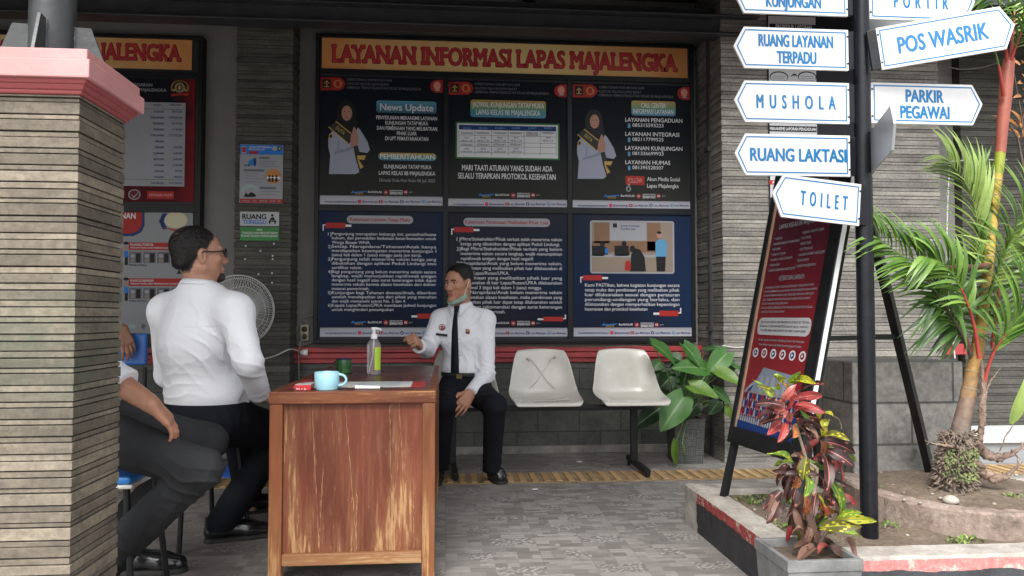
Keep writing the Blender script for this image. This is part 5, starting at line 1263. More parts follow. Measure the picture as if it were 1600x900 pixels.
for sx in (xb0 + 0.02, xb1 - 0.02):
    MB().use(BLK).tube([(sx, 4.485, 0.72), (sx, 4.48, 0.44), (sx, 4.45, 0.0)], 0.012, 8).build('leg', t); MB().use(BLK).tube([(sx, 4.86, 0.43), (sx, 4.9, 0.0)], 0.012, 8).build('leg', t)
# litter
for (x, y, l) in ((905, 722, 'small white scrap of paper on the floor under the bench'), (836, 765, 'tiny white cigarette end on the tiles in front of the bench')):
    p = onz(x, y, 0.003); o = MB().use(WHITE_P).box(p + V((0, 0, 0.003)), (0.035, 0.014, 0.005), Matrix.Rotation(0.2, 3, 'Z')).build('litter', base=p); tag(o, l, 'litter')

# ================================================================== SIGNPOST
SY = 2.82
PX = at(1352, 450, SY).x
POLE = M('pole_paint', (0.006, 0.007, 0.010), 0.33, 0.35, 14, 0.1, 60, spec=0.35)
post = thing('signpost', (PX, SY, 0.15), 'tall glossy black steel pole carrying the white direction signs', 'signpost')
MB().use(POLE).tube([(PX, SY, 0.13), (PX, SY, 2.75)], 0.032, 24).build('pole', post)
mb = MB().use(POLE)
for k in range(26): mb.box((PX + random.uniform(-.004, .004), SY - 0.031, 0.25 + k * 0.085 + random.uniform(-.03, .03)), (0.004, 0.004, 0.006))
mb.build('paint_runs', post)
g = G('sign_face', 0.30); n = g.noise(3, detail=6, rough=0.7)
g.color(g.ramp(n, [(0.25, (0.58, 0.58, 0.575)), (0.6, (0.72, 0.72, 0.72))])); g.rough(g.noise(8, detail=5), 0.22, 0.45); SIGNW = g.m
SIGNB = M('sign_back', (0.42, 0.43, 0.45), 0.4, 0.12, 5, metal=0.5); SBLUE = M('sign_blue', (0.004, 0.15, 0.36), 0.35, 0.04, 6)
def sign(lines, side, z, label, w_=0.462, h=0.160, yaw=0.0, roll=0.0, zoff=0.0, fx=0.0, fy=0.0, blank=False):
    """arrow shaped plate bolted to the pole; side -1 points left, +1 right"""
    tip = 0.042; o = V((PX + fx + (0.030 if side > 0 else -0.050), SY + fy, z))
    root = thing('direction_sign', o, label, 'sign', 'direction signs on the black pole')
    u = V((math.cos(yaw) , math.sin(yaw), 0)); v = V((0, 0, 1))
    if side < 0: u = V((math.cos(yaw), math.sin(yaw), 0))
    n_ = u.cross(v)                 # towards the viewer when yaw = 0
    ur = u * math.cos(roll) + v * math.sin(roll); vr = v * math.cos(roll) - u * math.sin(roll)
    fr = (o, ur, vr, n_)
    def outline(i):
        a = [(0.004 + i, -h / 2 + i), (w_ - tip - i * 0.45, -h / 2 + i), (w_ - i * 1.15, 0.004), (w_ - tip - i * 0.45, h / 2 - i), (0.004 + i, h / 2 - i)]
        return a if side > 0 else [(-x, y) for x, y in a][::-1]
    mb = MB().use(SIGNW if not blank else SIGNB).poly(fr, outline(0.0), 0.005, 0.010); mb.build('plate', root, bevel=0.0015)
    if not blank:
        mb = MB().use(SBLUE); A, B = outline(0.010), outline(0.0150); k = len(A)
        P_ = [o + ur * x + vr * y + n_ * 0.0056 for x, y in A + B]
        mb.add(P_, [(i, (i + 1) % k, k + (i + 1) % k, k + i) for i in range(k)]); mb.build('border', root)
        mb = MB().use(SBLUE)
        for txt, cx, cy, wd, ch, spr in lines:
            for q, (dx, dy) in enumerate(((-.0020, .0012), (-.0007, -.0012), (.0007, .0012), (.0020, -.0012))): lettering(mb, fr, txt, cx * side + dx, cy + dy, wd - .005, ch - .0015, 0.0058 + q * .00015, 0.0 if spr else 0.006, 0, spr)
        mb.build('lettering', root)
    mb = MB().use(BLK)
    if not blank:
        for dz in (-h * 0.33, h * 0.33): mb.box(o + ur * (side * 0.0085) + vr * dz + n_ * 0.006, (0.006, 0.003, 0.006), Matrix((ur, -n_, vr)).transposed())
        mb.build('screws', root)
    mb = MB().use(POLE)
    mb.box(o + ur * (side * -0.012) - n_ * 0.004, (0.034, 0.016, h * 0.94), Matrix((ur, -n_, vr)).transposed())
    for dz in (-h * 0.33, h * 0.33): mb.box(o + vr * dz + ur * (side * 0.012) - n_ * 0.010, (0.05, 0.006, 0.02), Matrix((ur, -n_, vr)).transposed())
    mb.build('bracket', root, bevel=0.002)
    return root
def zs(y, x=1250): return at(x, y, SY).z
sign([('KUNJUNGAN', .222, -.030, .222, .046, 0), ('RUANG', .222, .036, .12, .046, 0)], -1, zs(-8), 'white arrow sign reading KUNJUNGAN, topmost on the left and cut by the picture edge')
sign([('RUANG LAYANAN', .215, .029, .300, .046, 0), ('TERPADU', .213, -.035, .160, .046, 0)], -1, zs(77), 'white arrow sign reading RUANG LAYANAN TERPADU pointing left')
sign([('MUSHOLA', .217, 0, .318, .052, 2)], -1, zs(160.5), 'white arrow sign reading MUSHOLA pointing left')
sign([('RUANG LAKTASI', .211, 0, .385, .049, 0)], -1, zs(243), 'white arrow sign reading RUANG LAKTASI pointing left')
sign([('TOILET', .158, .0, .20, .054, 2)], -1, zs(322), 'lowest left arrow sign reading TOILET, twisted and drooping', w_=0.372, h=0.160, yaw=R(7), roll=R(-4.6), fx=0.016, fy=-0.036)
sign([('PORTIR', .215, -.006, .225, .050, 2)], 1, zs(2, 1440), 'white arrow sign reading PORTIR, partly cut off at the top right', w_=0.44)
sign([('POS WASRIK', .232, .0, .322, .062, 0)], 1, zs(86, 1365), 'large tilted arrow sign reading POS WASRIK pointing up to the right', w_=0.485, h=0.163, yaw=R(-14), roll=R(7.3), fy=-0.06)
sign([('PARKIR', .222, .030, .158, .048, 0), ('PEGAWAI', .222, -.034, .204, .048, 0)], 1, zs(163, 1450), 'white arrow sign reading PARKIR PEGAWAI pointing right')
sign([], 1, zs(240, 1356), 'blank grey sign plate twisted edge-on towards the camera', w_=0.385, h=0.158, yaw=R(-108.5), roll=R(3), blank=True)
sign([], 1, zs(40), 'grey back of a sign plate behind POS WASRIK', w_=0.42, h=0.15, yaw=R(22), roll=R(10), blank=True, fy=0.06)

# ================================================================== LEANING BANNER STAND
P1 = at(1139, 690, 3.5); wv = at(1252, 734, 2.92) - P1; wv.z = 0; hv = at(1215, 275, 3.5) - P1
uu = wv.normalized(); vv = hv.normalized(); nn = vv.cross(uu).normalized()
if nn.x > 0: nn = -nn
BW, BH = wv.length, hv.length
stand = thing('banner_stand', (1.3, 3.2, 0.19), 'leaning black framed red rules banner on A-frame legs behind the croton', 'sign stand')
fr = (P1, uu, vv, nn)
def bx(mb, a0, a1, b0, b1, d0, d1):   # box in banner frame
    c = P1 + uu * ((a0 + a1) / 2) + vv * ((b0 + b1) / 2) + nn * ((d0 + d1) / 2)
    mb.box(c, (a1 - a0, b1 - b0, d1 - d0), Matrix((uu, vv, nn)).transposed())
mb = MB().use(BLK); bx(mb, 0, 0.035, 0, BH, -0.03, 0.012); bx(mb, BW - 0.075, BW, 0, BH, -0.03, 0.012); bx(mb, 0.035, BW - 0.075, 0, 0.075, -0.03, 0.012); bx(mb, 0.035, BW - 0.075, BH - 0.04, BH, -0.03, 0.012)
mb.build('frame', stand, bevel=0.003)
mb = MB().use(M('bright_edge', (0.78, 0.79, 0.80), 0.35, 0.05, 8)); bx(mb, BW + 0.0005, BW + 0.004, 0.14, BH - 0.005, -0.012, 0.006); mb.build('side_trim', stand)
mb = MB().use(M('wood_lip', (0.40, 0.25, 0.16), 0.6, 0.2, 12)); bx(mb, 0.0355, 0.048, 0.076, BH - 0.04, -0.02, 0.006); mb.build('lip', stand)
g = G('banner_print', 0.38); t_ = g.sep()[2]
g.color(g.ramp(g.math('DIVIDE', t_, 1.45), [(0.15, (0.22, 0.014, 0.016)), (0.55, (0.20, 0.012, 0.018)), (0.8, (0.075, 0.008, 0.020)), (1, (0.03, 0.006, 0.015))])); g.bump(g.noise(3, detail=2), 0.1, 0.02)
mb = MB().use(g.m); bx(mb, 0.048, BW - 0.075, 0.075, BH - 0.04, -0.022, 0.0); mb.build('banner', stand)
a0, a1 = 0.048, BW - 0.075; aw = a1 - a0; am = (a0 + a1) / 2
mb = MB().use(PALE_I)
def L_(txt, cx, v, wd, ch, m=PALE_I, bold=0.01):
    mb.use(m); lettering(mb, fr, txt, a0 + cx * aw, v * BH, wd * aw, ch, 0.0015, bold)
L_('KETENTUAN LAYANAN', .5, .93, .62, .026); L_('TATA TERTIB KUNJUNGAN DI', .5, .83, .72, .02); L_('LAPAS KELAS IIB MAJALENGKA', .5, .795, .76, .021)
for k, (a, b) in enumerate((('NARKOBA', 'SENJATA - SENJATA TAJAM'), ('HANDPHONE/ALAT KOMUNIKASI', 'ALAT MUSIK'), ('MINUMAN', 'BENDA TAJAM'), ('SENJATA TAJAM', 'OBAT TERLARANG'), ('KAMERA - PERALATANNYA', 'KACAMATA HITAM / SANDAL JEPIT'), ('PERHIASAN', 'BARANG MEWAH'), ('BARANG BERBAHAN ELEKTRONIK', 'DOMPET DAN SEJENISNYA'))):
    L_('* ' + a, .06 + .0085 * (len(a) + 2), .752 - .0195 * k, .017 * (len(a) + 2), .0115); L_('* ' + b, .54 + .0068 * (len(b) + 2), .757 - .0195 * k, .0136 * (len(b) + 2), .0115)
L_('KETENTUAN LAINNYA', .5, .603, .42, .021)
for k, (t_, wd) in enumerate((('JENIS BARANG TITIPAN TIDAK BOLEH MELEBIHI YANG DITENTUKAN', .82), ('DILARANG MEMBERIKAN UANG KEPADA PETUGAS DENGAN ALASAN APAPUN', .88), ('DILARANG MEMBAWA BARANG YANG TIDAK SESUAI DENGAN KETENTUAN', .84), ('JIKA TERBUKTI MELANGGAR AKAN DIKENAKAN SANKSI', .80), ('SESUAI HUKUM YANG BERLAKU', .45), ('PETUGAS BERHAK MEMERIKSA SETIAP BARANG BAWAAN PENGUNJUNG', .86), ('DENGAN TELITI DAN SOPAN', .42))):
    L_(t_, .06 + wd / 2, .572 - .0148 * k, wd, .0095)
mb.use(ink('panelwhite', (0.45, 0.45, 0.46))).poly(fr, rrect(a0 + .05 * aw, a1 - .05 * aw, .40 * BH, .462 * BH, .03), 0.0010)
for k, t_ in enumerate(('JENIS DAN BERAT BARANG SESUAI PERATURAN NO 29 TAHUN 2017 TENTANG', 'PERUBAHAN ATAS PERATURAN MENTERI HUKUM DAN HAM NO 6 TAHUN 2013', 'TATA TERTIB LEMBAGA PEMASYARAKATAN DAN RUMAH TAHANAN NEGARA')): L_(t_, .5, .446 - .0148 * k, .82 - .04 * (k == 2), .0095, BLACK_I)
L_('Jika Ada Yang Meminta Imbalan Atau Barang Tertentu Atas Nama Lapas', .5, .383, .78, .010); L_('Harap Melapor Kepada Kami Melalui Nomor Pengaduan Tersebut', .5, .366, .72, .010)
for k in range(6):
    cx = a0 + (.10 + .16 * k) * aw; mb.use(WHITE_I).poly(fr, circ(cx, .335 * BH, .024, .022), 0.0010); mb.use(DKRED_I if k % 2 else NAVY_I).poly(fr, circ(cx, .335 * BH, .015, .014), 0.0015); mb.use(WHITE_I).poly(fr, [(cx - .006, .335 * BH - .008), (cx + .008, .335 * BH), (cx - .004, .335 * BH + .009)], 0.002)
mb.build('printing', stand)
mb = MB().use(PALE_I); Rr = aw * 0.56
arc = [(am + Rr * math.cos(R(a)), max(0.085, 0.13 * BH + Rr * 0.62 * math.sin(R(a)))) for a in range(0, 181, 9)]
arc = [(min(max(x, a0 + .002), a1 - .002), y) for x, y in arc] 
mb.poly(fr, [(a0 + .002, .085)] + arc[::-1] + [(a1 - .002, .085)][:1] if False else [(a1 - .002, .085)] + arc + [(a0 + .002, .085)], 0.0009)
mb.use(NAVY_I).poly(fr, [(a1 - .002, .09)] + [(am + (x - am) * .97, y - .012) for x, y in arc] + [(a0 + .002, .09)], 0.0013)
mb.use(ink('facade', (0.20, 0.24, 0.30))).poly(fr, [(a0 + .12 * aw, .19 * BH), (a1 - .12 * aw, .19 * BH), (a1 - .2 * aw, .27 * BH), (a0 + .3 * aw, .285 * BH)], 0.0017)
for k in range(5): mb.use(PALE_I).poly(fr, [(a0 + (.28 + .1 * k) * aw, .20 * BH), (a0 + (.33 + .1 * k) * aw, .20 * BH), (a0 + (.33 + .1 * k) * aw, .255 * BH), (a0 + (.28 + .1 * k) * aw, .255 * BH)], 0.0021)
for row in range(4):
    for k in range(22):
        cx = a0 + (.03 + .94 * (k + .5 * (row % 2)) / 22.5) * aw; cy = (.085 + .028 * (3 - row) + .02) * BH - 0.01
        mb.use((RED_I, DKRED_I, PALE_I, NAVY_I)[(k + row * 2) % 4 if row < 3 else 2]).poly(fr, [(cx - .007, cy - .018), (cx + .007, cy - .018), (cx + .006, cy + .010), (cx - .006, cy + .010)], 0.0022 + row * 0.0004)
        mb.use(SKIN_I).poly(fr, circ(cx, cy + .016, .0045, .006, 8), 0.0024 + row * 0.0004)
mb.use(NAVY_I).poly(fr, [(a0 + .002, .077), (a1 - .002, .077), (a1 - .002, .10), (a0 + .002, .112)], 0.0050)
mb.build('group_photo', stand)
tl = P1 + vv * BH; tr = P1 + uu * BW + vv * BH
mb = MB().use(BLK).bar(P1 + vv * 0.05 + uu * 0.02 - nn * 0.02, V((1.254, 3.413, 0.185)), 0.028, 0.028); mb.build('leg', stand)
mb = MB().use(BLK).bar(P1 + uu * (BW - .03) + vv * 0.05 - nn * 0.02, V((1.33, 2.86, 0.155)), 0.028, 0.028); mb.build('leg', stand)
mb = MB().use(BLK).bar(tl + uu * (BW - 0.06) - nn * 0.03, V((2.262, 3.44, 0.255)), 0.034, 0.034); mb.build('leg', stand)
mb = MB().use(BLK).bar(tl + uu * 0.05 - nn * 0.03, V((1.80, 3.58, 0.18)), 0.034, 0.034); mb.build('leg', stand)
q0 = P1 + uu * (BW - .05) + vv * (.40 * BH) - nn * .03; topb = tl + uu * (BW - 0.06) - nn * 0.03; ft = V((2.262, 3.44, 0.255)); tt = (topb.z - q0.z) / (topb.z - ft.z); q1 = topb + (ft - topb) * tt
mb = MB().use(BLK).bar(q0, q1, 0.014, 0.02); mb.build('brace', stand)

# ================================================================== PLANTS
def leafmat(name, c, rough=0.4, var=0.25, c2=None, spec=0.5):
    g = G(name, rough); n = g.noise(14, detail=5)
    isl = g.island()
    d = c2 or tuple(x * 1.35 for x in c)
    base = g.ramp(g.math('ADD', g.math('MULTIPLY', n, 0.6), g.math('MULTIPLY', isl, 0.4)), [(0.25, tuple(x * (1 - var) for x in c)), (0.7, d)])
    g.color(base); g.bump(g.noise(40, detail=3), 0.25, 0.003)
    tr = g.n.new('ShaderNodeBsdfTranslucent'); g.L.new(base, tr.inputs[0])
    mx = g.n.new('ShaderNodeMixShader'); mx.inputs[0].default_value = 0.25
    out = g.n['Material Output']; g.L.new(g.b.outputs[0], mx.inputs[1]); g.L.new(tr.outputs[0], mx.inputs[2]); g.L.new(mx.outputs[0], out.inputs[0])
    return g.m
def leaf(mb, a, b, width, up, shape='heart', fold=0.25, sag=0.15, twist=0.0, ns=10, nt_=6, wave=0.0, vein=None, vein2=0.0):
    """leaf blade from a to b; up = which way the upper side looks"""
    a, b = V(a), V(b); d = b - a; L = d.length; d.normalize(); up = V(up)
    sx = d.cross(up)
    if sx.length < 1e-4: sx = d.cross(V((1, 0, 0.3)))
    sx.normalize(); nr = sx.cross(d).normalized(); P_ = []
    ph = random.uniform(0, 6); TV = (-1, -.72, -.4, -.07, .07, .4, .72, 1)
    if vein: nt_ = 7
    for i in range(ns + 1):
        s_ = i / ns
        if shape == 'heart':
            w_ = max(0.0, math.sin(math.pi * min(1, (0.03 + 0.97 * s_)) ** 0.62)) ** 0.75
            back = -0.16 * (1 - min(1, s_ / 0.12)) if s_ < 0.12 else 0
        elif shape == 'strap':
            w_ = max(0.05, math.sin(math.pi * min(1, s_ * 0.93 + 0.07)) ** 0.6); back = 0
        else:
            w_ = max(0.02, math.sin(math.pi * (0.04 + 0.96 * s_) ** 0.75)); back = 0
        c = a + d * (L * s_) + nr * (L * sag * 4 * s_ * (1 - s_) * 0.5 - L * sag * 0.7 * s_ * s_)
        tw = twist * s_; sx2 = sx * math.cos(tw) + nr * math.sin(tw); n2 = nr * math.cos(tw) - sx * math.sin(tw)
        for j in range(nt_ + 1):
            t = TV[j] if vein else -1 + 2 * j / nt_
            q = c + sx2 * (t * w_ * width / 2) + n2 * (fold * abs(t) ** 1.3 * w_ * width / 2 + wave * width * math.sin(s_ * 9 + ph + t * 2) * abs(t))
            if back: q = q + d * (back * L * abs(t) * 1.0)
            P_.append(q)
    k = nt_ + 1
    fs = [(i * k + j, i * k + j + 1, (i + 1) * k + j + 1, (i + 1) * k + j) for i in range(ns) for j in range(nt_)]
    n0 = len(mb.mi); mb.add(P_, fs, True)
    if vein:
        keep = mb.cur; mb.use(vein); vi = mb.cur; mb.cur = keep
        for i in range(ns):
            for j in range(nt_):
                if j == 3 or (vein2 and (i + abs(j - 3)) % 3 == 0 and random.random() < vein2): mb.mi[n0 + i * nt_ + j] = vi

# ---- broad-leaved plant in the grey pot beside the bench
PB0, PB1 = 1.545, 1.765; PYF = 5.13
g = G('pot_weave', 0.6); s_ = g.sep()
cv = g.node('ShaderNodeCombineXYZ', {'X': g.math('ADD', s_[0], s_[1]), 'Y': s_[2], 'Z': 0.0}).outputs[0]
def bk(bw, rh):
    return g.node('ShaderNodeTexBrick', {'Vector': cv, 'Color1': (0.075, 0.08, 0.075, 1), 'Color2': (0.10, 0.105, 0.10, 1), 'Mortar': (0.032, 0.034, 0.032, 1), 'Scale': 1.0, 'Mortar Size': 0.0022, 'Brick Width': bw, 'Row Height': rh})
b1, b2 = bk(0.058, 0.015), bk(0.015, 0.058)
ck = g.node('ShaderNodeTexChecker', {'Vector': cv, 'Scale': 17.0}).outputs['Fac']
c = g.mix(ck, b1.outputs['Color'], b2.outputs['Color'])
n_ = g.noise(12, detail=6); c = g.mix(0.6, c, g.ramp(n_, [(0.3, (0.6, 0.6, 0.6)), (0.7, (1.5, 1.5, 1.45))]), 'MULTIPLY'); g.color(c); g.bump(c, 0.7, 0.02); POTM = g.m
POTG = M('pot_grey', (0.115, 0.118, 0.115), 0.7, 0.3, 8, 0.3, 50, c2=(0.16, 0.163, 0.16))
def square_pot(root, x0, x1, y0, y1, z1, rim, m, soil_z):
    cx, cy = (x0 + x1) / 2, (y0 + y1) / 2; hx, hy = (x1 - x0) / 2, (y1 - y0) / 2; k = 0.86
    a = []
    for z, s_ in ((0.0, k), (z1 - rim, 0.97), (z1 - rim, 1.0), (z1, 1.0), (z1, 0.86), (soil_z - 0.02, 0.82)):
        a += [(cx - hx * s_, cy - hy * s_, z), (cx + hx * s_, cy - hy * s_, z), (cx + hx * s_, cy + hy * s_, z), (cx - hx * s_, cy + hy * s_, z)]
    mb = MB().use(m); mb.add(a, [(3, 2, 1, 0)] + [(4 * i + j, 4 * i + (j + 1) % 4, 4 * i + 4 + (j + 1) % 4, 4 * i + 4 + j) for i in range(5) for j in range(4)])
    mb.build('pot', root, bevel=0.004)
    mb = MB().use(SOIL).bb(cx - hx * .83, cx + hx * .83, cy - hy * .83, cy + hy * .83, soil_z - 0.015, soil_z); mb.build('soil', root)
pp = thing('potted_plant', ((PB0 + PB1) / 2, PYF + .11, 0), 'broad heart-leaved green plant in a dark woven-look pot beside the bench', 'plant')
square_pot(pp, PB0, PB1, PYF, PYF + 0.22, 0.305, 0.012, POTM, 0.29)
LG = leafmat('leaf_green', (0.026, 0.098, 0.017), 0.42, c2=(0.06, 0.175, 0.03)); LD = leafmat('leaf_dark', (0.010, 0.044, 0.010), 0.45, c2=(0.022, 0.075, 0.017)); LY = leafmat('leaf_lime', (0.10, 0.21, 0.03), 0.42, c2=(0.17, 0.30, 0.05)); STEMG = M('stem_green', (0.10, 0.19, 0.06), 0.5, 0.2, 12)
def zz(x, y, Y): return at(980 + x / 3.915, 520 + y / 3.915, Y)
core = V(((PB0 + PB1) / 2, PYF + .12, 0.30))
leaves = [((150, 64), (305, 190), 5.02, 5.0, 120, LG, (0, -.5, 1)), ((345, 72), (452, 205), 5.08, 5.0, 115, LG, (.3, -.7, .8)), ((480, 105), (600, 92), 5.2, 5.15, 60, LD, (0, -.5, 1)), ((610, 125), (480, 262), 5.08, 5.0, 120, LG, (0, -.8, .6)), ((500, 225), (275, 205), 5.05, 4.95, 115, LG, (0, -.8, .6)),
          ((545, 230), (700, 318), 5.0, 4.88, 95, LY, (0, -.8, .6)), ((385, 322), (560, 395), 4.98, 4.9, 105, LY, (0, -.8, .7)), ((530, 345), (640, 440), 5.02, 4.98, 70, LG, (0, -.7, .6)), ((270, 265), (185, 355), 5.2, 5.2, 110, LD, (0, -.9, .3)), ((345, 395), (205, 600), 4.98, 4.9, 165, LG, (-.2, -.9, .5)),
          ((210, 455), (30, 590), 5.15, 5.12, 110, LD, (0, -.8, .6)), ((300, 665), (296, 822), 4.98, 4.98, 58, LY, (-1, -.6, .1)), ((335, 680), (352, 795), 4.97, 4.97, 42, LY, (1, -.6, .1)), ((615, 450), (638, 530), 5.0, 5.0, 45, LY, (-.5, -.7, .3)), ((430, 430), (360, 520), 5.12, 5.1, 90, LD, (0, -.9, .4)),
          ((560, 420), (500, 500), 5.15, 5.12, 80, LD, (0, -.9, .4)), ((400, 160), (330, 320), 5.22, 5.2, 100, LD, (0, -.9, .4)), ((600, 130), (655, 250), 5.15, 5.1, 70, LG, (.4, -.7, .6)), ((640, 200), (705, 240), 5.12, 5.05, 55, LG, (.2, -.6, .8))]
rl = random.Random(4)
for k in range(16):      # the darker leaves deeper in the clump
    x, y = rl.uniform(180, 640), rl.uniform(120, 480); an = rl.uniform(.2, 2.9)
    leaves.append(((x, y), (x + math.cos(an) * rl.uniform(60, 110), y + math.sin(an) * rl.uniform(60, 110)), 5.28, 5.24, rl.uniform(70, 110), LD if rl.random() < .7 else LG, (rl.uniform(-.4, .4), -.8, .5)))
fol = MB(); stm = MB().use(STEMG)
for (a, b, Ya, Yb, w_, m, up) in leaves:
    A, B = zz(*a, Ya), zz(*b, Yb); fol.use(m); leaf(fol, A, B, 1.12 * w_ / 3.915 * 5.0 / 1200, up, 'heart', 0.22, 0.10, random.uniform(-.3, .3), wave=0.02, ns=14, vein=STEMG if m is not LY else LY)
    mid = (A + core) / 2 + V((random.uniform(-.03, .03), -0.02, 0.06)); root_ = core + V((random.uniform(-.05, .05), random.uniform(-.04, .04), -0.01))
    if a[1] > 600: mid = (A + core) / 2 + V((0, -0.05, 0.05))
    stm.tube([root_, mid, A], [0.006, 0.005, 0.0035], 6)
fol.build('foliage', pp); stm.build('stems', pp)

# ---- croton in the square grey pot at the front
cr = thing('potted_croton', (1.14, 2.37, 0), 'straggly croton with red, purple and yellow leaves in a square grey pot', 'plant')
square_pot(cr, 1.02, 1.258, 2.247, 2.498, 0.268, 0.034, POTG, 0.242)
mbp = MB().use(POTG)
for i in range(3):
    for j in range(2):
        x0 = 1.045 + i * 0.066; mbp.bb(x0, x0 + 0.060, 2.254, 2.266, 0.03 + j * 0.10, 0.12 + j * 0.10)
mbp.build('pot_relief', cr, bevel=0.003)
CP = {'dark': leafmat('croton_dark', (0.030, 0.013, 0.014), 0.42, c2=(0.075, 0.030, 0.026)), 'red': leafmat('croton_red', (0.26, 0.018, 0.022), 0.42, c2=(0.42, 0.06, 0.05)), 'pink': leafmat('croton_pink', (0.48, 0.10, 0.09), 0.35, c2=(0.60, 0.22, 0.17)),
      'green': leafmat('croton_green', (0.06, 0.16, 0.025), 0.42, c2=(0.16, 0.30, 0.04)), 'yellow': leafmat('croton_yellow', (0.42, 0.42, 0.02), 0.35, c2=(0.58, 0.52, 0.05)), 'orange': leafmat('croton_orange', (0.42, 0.13, 0.04), 0.35, c2=(0.55, 0.24, 0.09)), 'olive': leafmat('croton_olive', (0.085, 0.085, 0.022), 0.42, c2=(0.16, 0.15, 0.035)), 'brown': leafmat('croton_brown', (0.10, 0.05, 0.035), 0.5, c2=(0.20, 0.11, 0.08))}
def cz(x, y, Y=2.46): return at(1130 + x / 2.648, 560 + y / 2.648, Y - 0.085)
fol = MB(); stm = MB()
PALEST = M('croton_stem', (0.30, 0.25, 0.18), 0.7, 0.25, 20, 0.3, 60); DKST = M('croton_stem_dark', (0.10, 0.07, 0.055), 0.7, 0.3, 20)
stm.use(PALEST)
stm.tube([cz(350, 740, 2.47), cz(368, 600, 2.46), cz(386, 500, 2.45), cz(388, 455, 2.45), cz(345, 425, 2.45), cz(330, 370, 2.45), cz(316, 325, 2.45), cz(300, 270, 2.46)], [0.0065, 0.006, 0.006, 0.0065, 0.006, 0.005, 0.005, 0.004], 8)
stm.use(DKST)
stm.tube([cz(380, 760, 2.5), cz(420, 640, 2.5), cz(430, 520, 2.5), cz(425, 420, 2.5), cz(440, 340, 2.5)], [0.008, 0.007, 0.006, 0.005, 0.004], 8)
stm.tube([cz(330, 760, 2.5), cz(320, 640, 2.5), cz(300, 540, 2.5), cz(290, 430, 2.5)], [0.008, 0.007, 0.006, 0.004], 8)
stm.tube([cz(400, 760, 2.46), cz(440, 700, 2.45), cz(470, 640, 2.44)], [0.006, 0.005, 0.004], 8)
# leaves read off the photograph: base, tip, width, colour
CL = [((250, 110), (215, 65), 34, 'green'), ((270, 100), (325, 58), 40, 'green'), ((235, 130), (245, 70), 30, 'yellow'), ((300, 90), (372, 92), 30, 'yellow'), ((205, 160), (128, 88), 34, 'green'), ((215, 150), (150, 110), 26, 'olive'), ((270, 140), (262, 100), 30, 'yellow'), ((330, 130), (412, 100), 38, 'dark'), ((290, 170), (408, 148), 36, 'red'), ((250, 170), (300, 115), 34, 'pink'),
      ((255, 210), (200, 185), 50, 'pink'), ((262, 215), (215, 240), 42, 'pink'), ((270, 230), (278, 255), 40, 'pink'), ((290, 205), (415, 215), 38, 'red'), ((300, 190), (400, 205), 28, 'red'), ((290, 235), (412, 250), 44, 'dark'), ((300, 260), (405, 285), 44, 'dark'), ((250, 240), (148, 270), 40, 'dark'), ((250, 200), (140, 180), 36, 'dark'), ((240, 260), (190, 310), 36, 'red'),
      ((295, 275), (288, 325), 44, 'orange'), ((260, 270), (235, 340), 30, 'red'), ((325, 290), (355, 330), 40, 'dark'), ((340, 270), (385, 330), 36, 'brown'), ((400, 250), (440, 222), 36, 'yellow'), ((405, 275), (438, 250), 30, 'yellow'), ((405, 320), (425, 262), 26, 'yellow'), ((375, 320), (425, 400), 38, 'orange'), ((400, 330), (512, 322), 42, 'olive'), ((420, 345), (545, 385), 46, 'dark'),
      ((440, 365), (555, 420), 46, 'green'), ((430, 380), (540, 440), 46, 'dark'), ((450, 400), (500, 498), 36, 'red'), ((440, 420), (470, 470), 36, 'red'), ((430, 440), (460, 442), 20, 'yellow'), ((410, 390), (445, 540), 44, 'dark'), ((385, 410), (440, 480), 40, 'dark'), ((330, 400), (280, 480), 40, 'dark'), ((345, 410), (330, 500), 44, 'olive'), ((320, 400), (315, 465), 26, 'orange'),
      ((285, 420), (202, 395), 50, 'green'), ((280, 430), (215, 440), 40, 'green'), ((270, 440), (220, 520), 48, 'dark'), ((290, 470), (250, 545), 44, 'dark'), ((300, 490), (300, 540), 32, 'orange'), ((340, 480), (350, 560), 46, 'green'), ((390, 480), (425, 560), 44, 'dark'), ((425, 500), (450, 590), 34, 'dark'), ((300, 540), (270, 640), 42, 'dark'), ((240, 550), (168, 620), 40, 'dark'),
      ((215, 570), (200, 680), 44, 'dark'), ((230, 560), (180, 660), 34, 'brown'), ((320, 560), (300, 660), 40, 'brown'), ((340, 570), (345, 665), 30, 'orange'), ((320, 620), (300, 730), 40, 'brown'), ((400, 620), (465, 640), 34, 'orange'), ((380, 660), (372, 590), 36, 'green'), ((390, 690), (410, 545), 38, 'green'), ((420, 660), (395, 560), 30, 'yellow'), ((490, 640), (455, 500), 40, 'green'),
      ((480, 650), (462, 520), 26, 'yellow'), ((430, 690), (625, 660), 38, 'yellow'), ((440, 700), (575, 735), 40, 'green'), ((400, 700), (560, 690), 44, 'olive'), ((420, 720), (500, 712), 40, 'olive'), ((470, 660), (560, 630), 28, 'green'), ((500, 640), (540, 600), 26, 'brown'), ((350, 760), (300, 790), 40, 'brown'), ((380, 780), (320, 825), 44, 'brown'), ((430, 770), (400, 800), 46, 'pink'),
      ((440, 780), (500, 820), 40, 'brown'), ((520, 740), (545, 815), 30, 'brown'), ((360, 700), (330, 790), 40, 'brown'), ((400, 740), (460, 800), 36, 'brown'), ((330, 700), (290, 720), 30, 'brown'), ((385, 560), (370, 650), 30, 'dark'), ((430, 560), (480, 640), 36, 'dark'), ((445, 610), (445, 560), 28, 'red'), ((300, 590), (275, 700), 26, 'brown')]
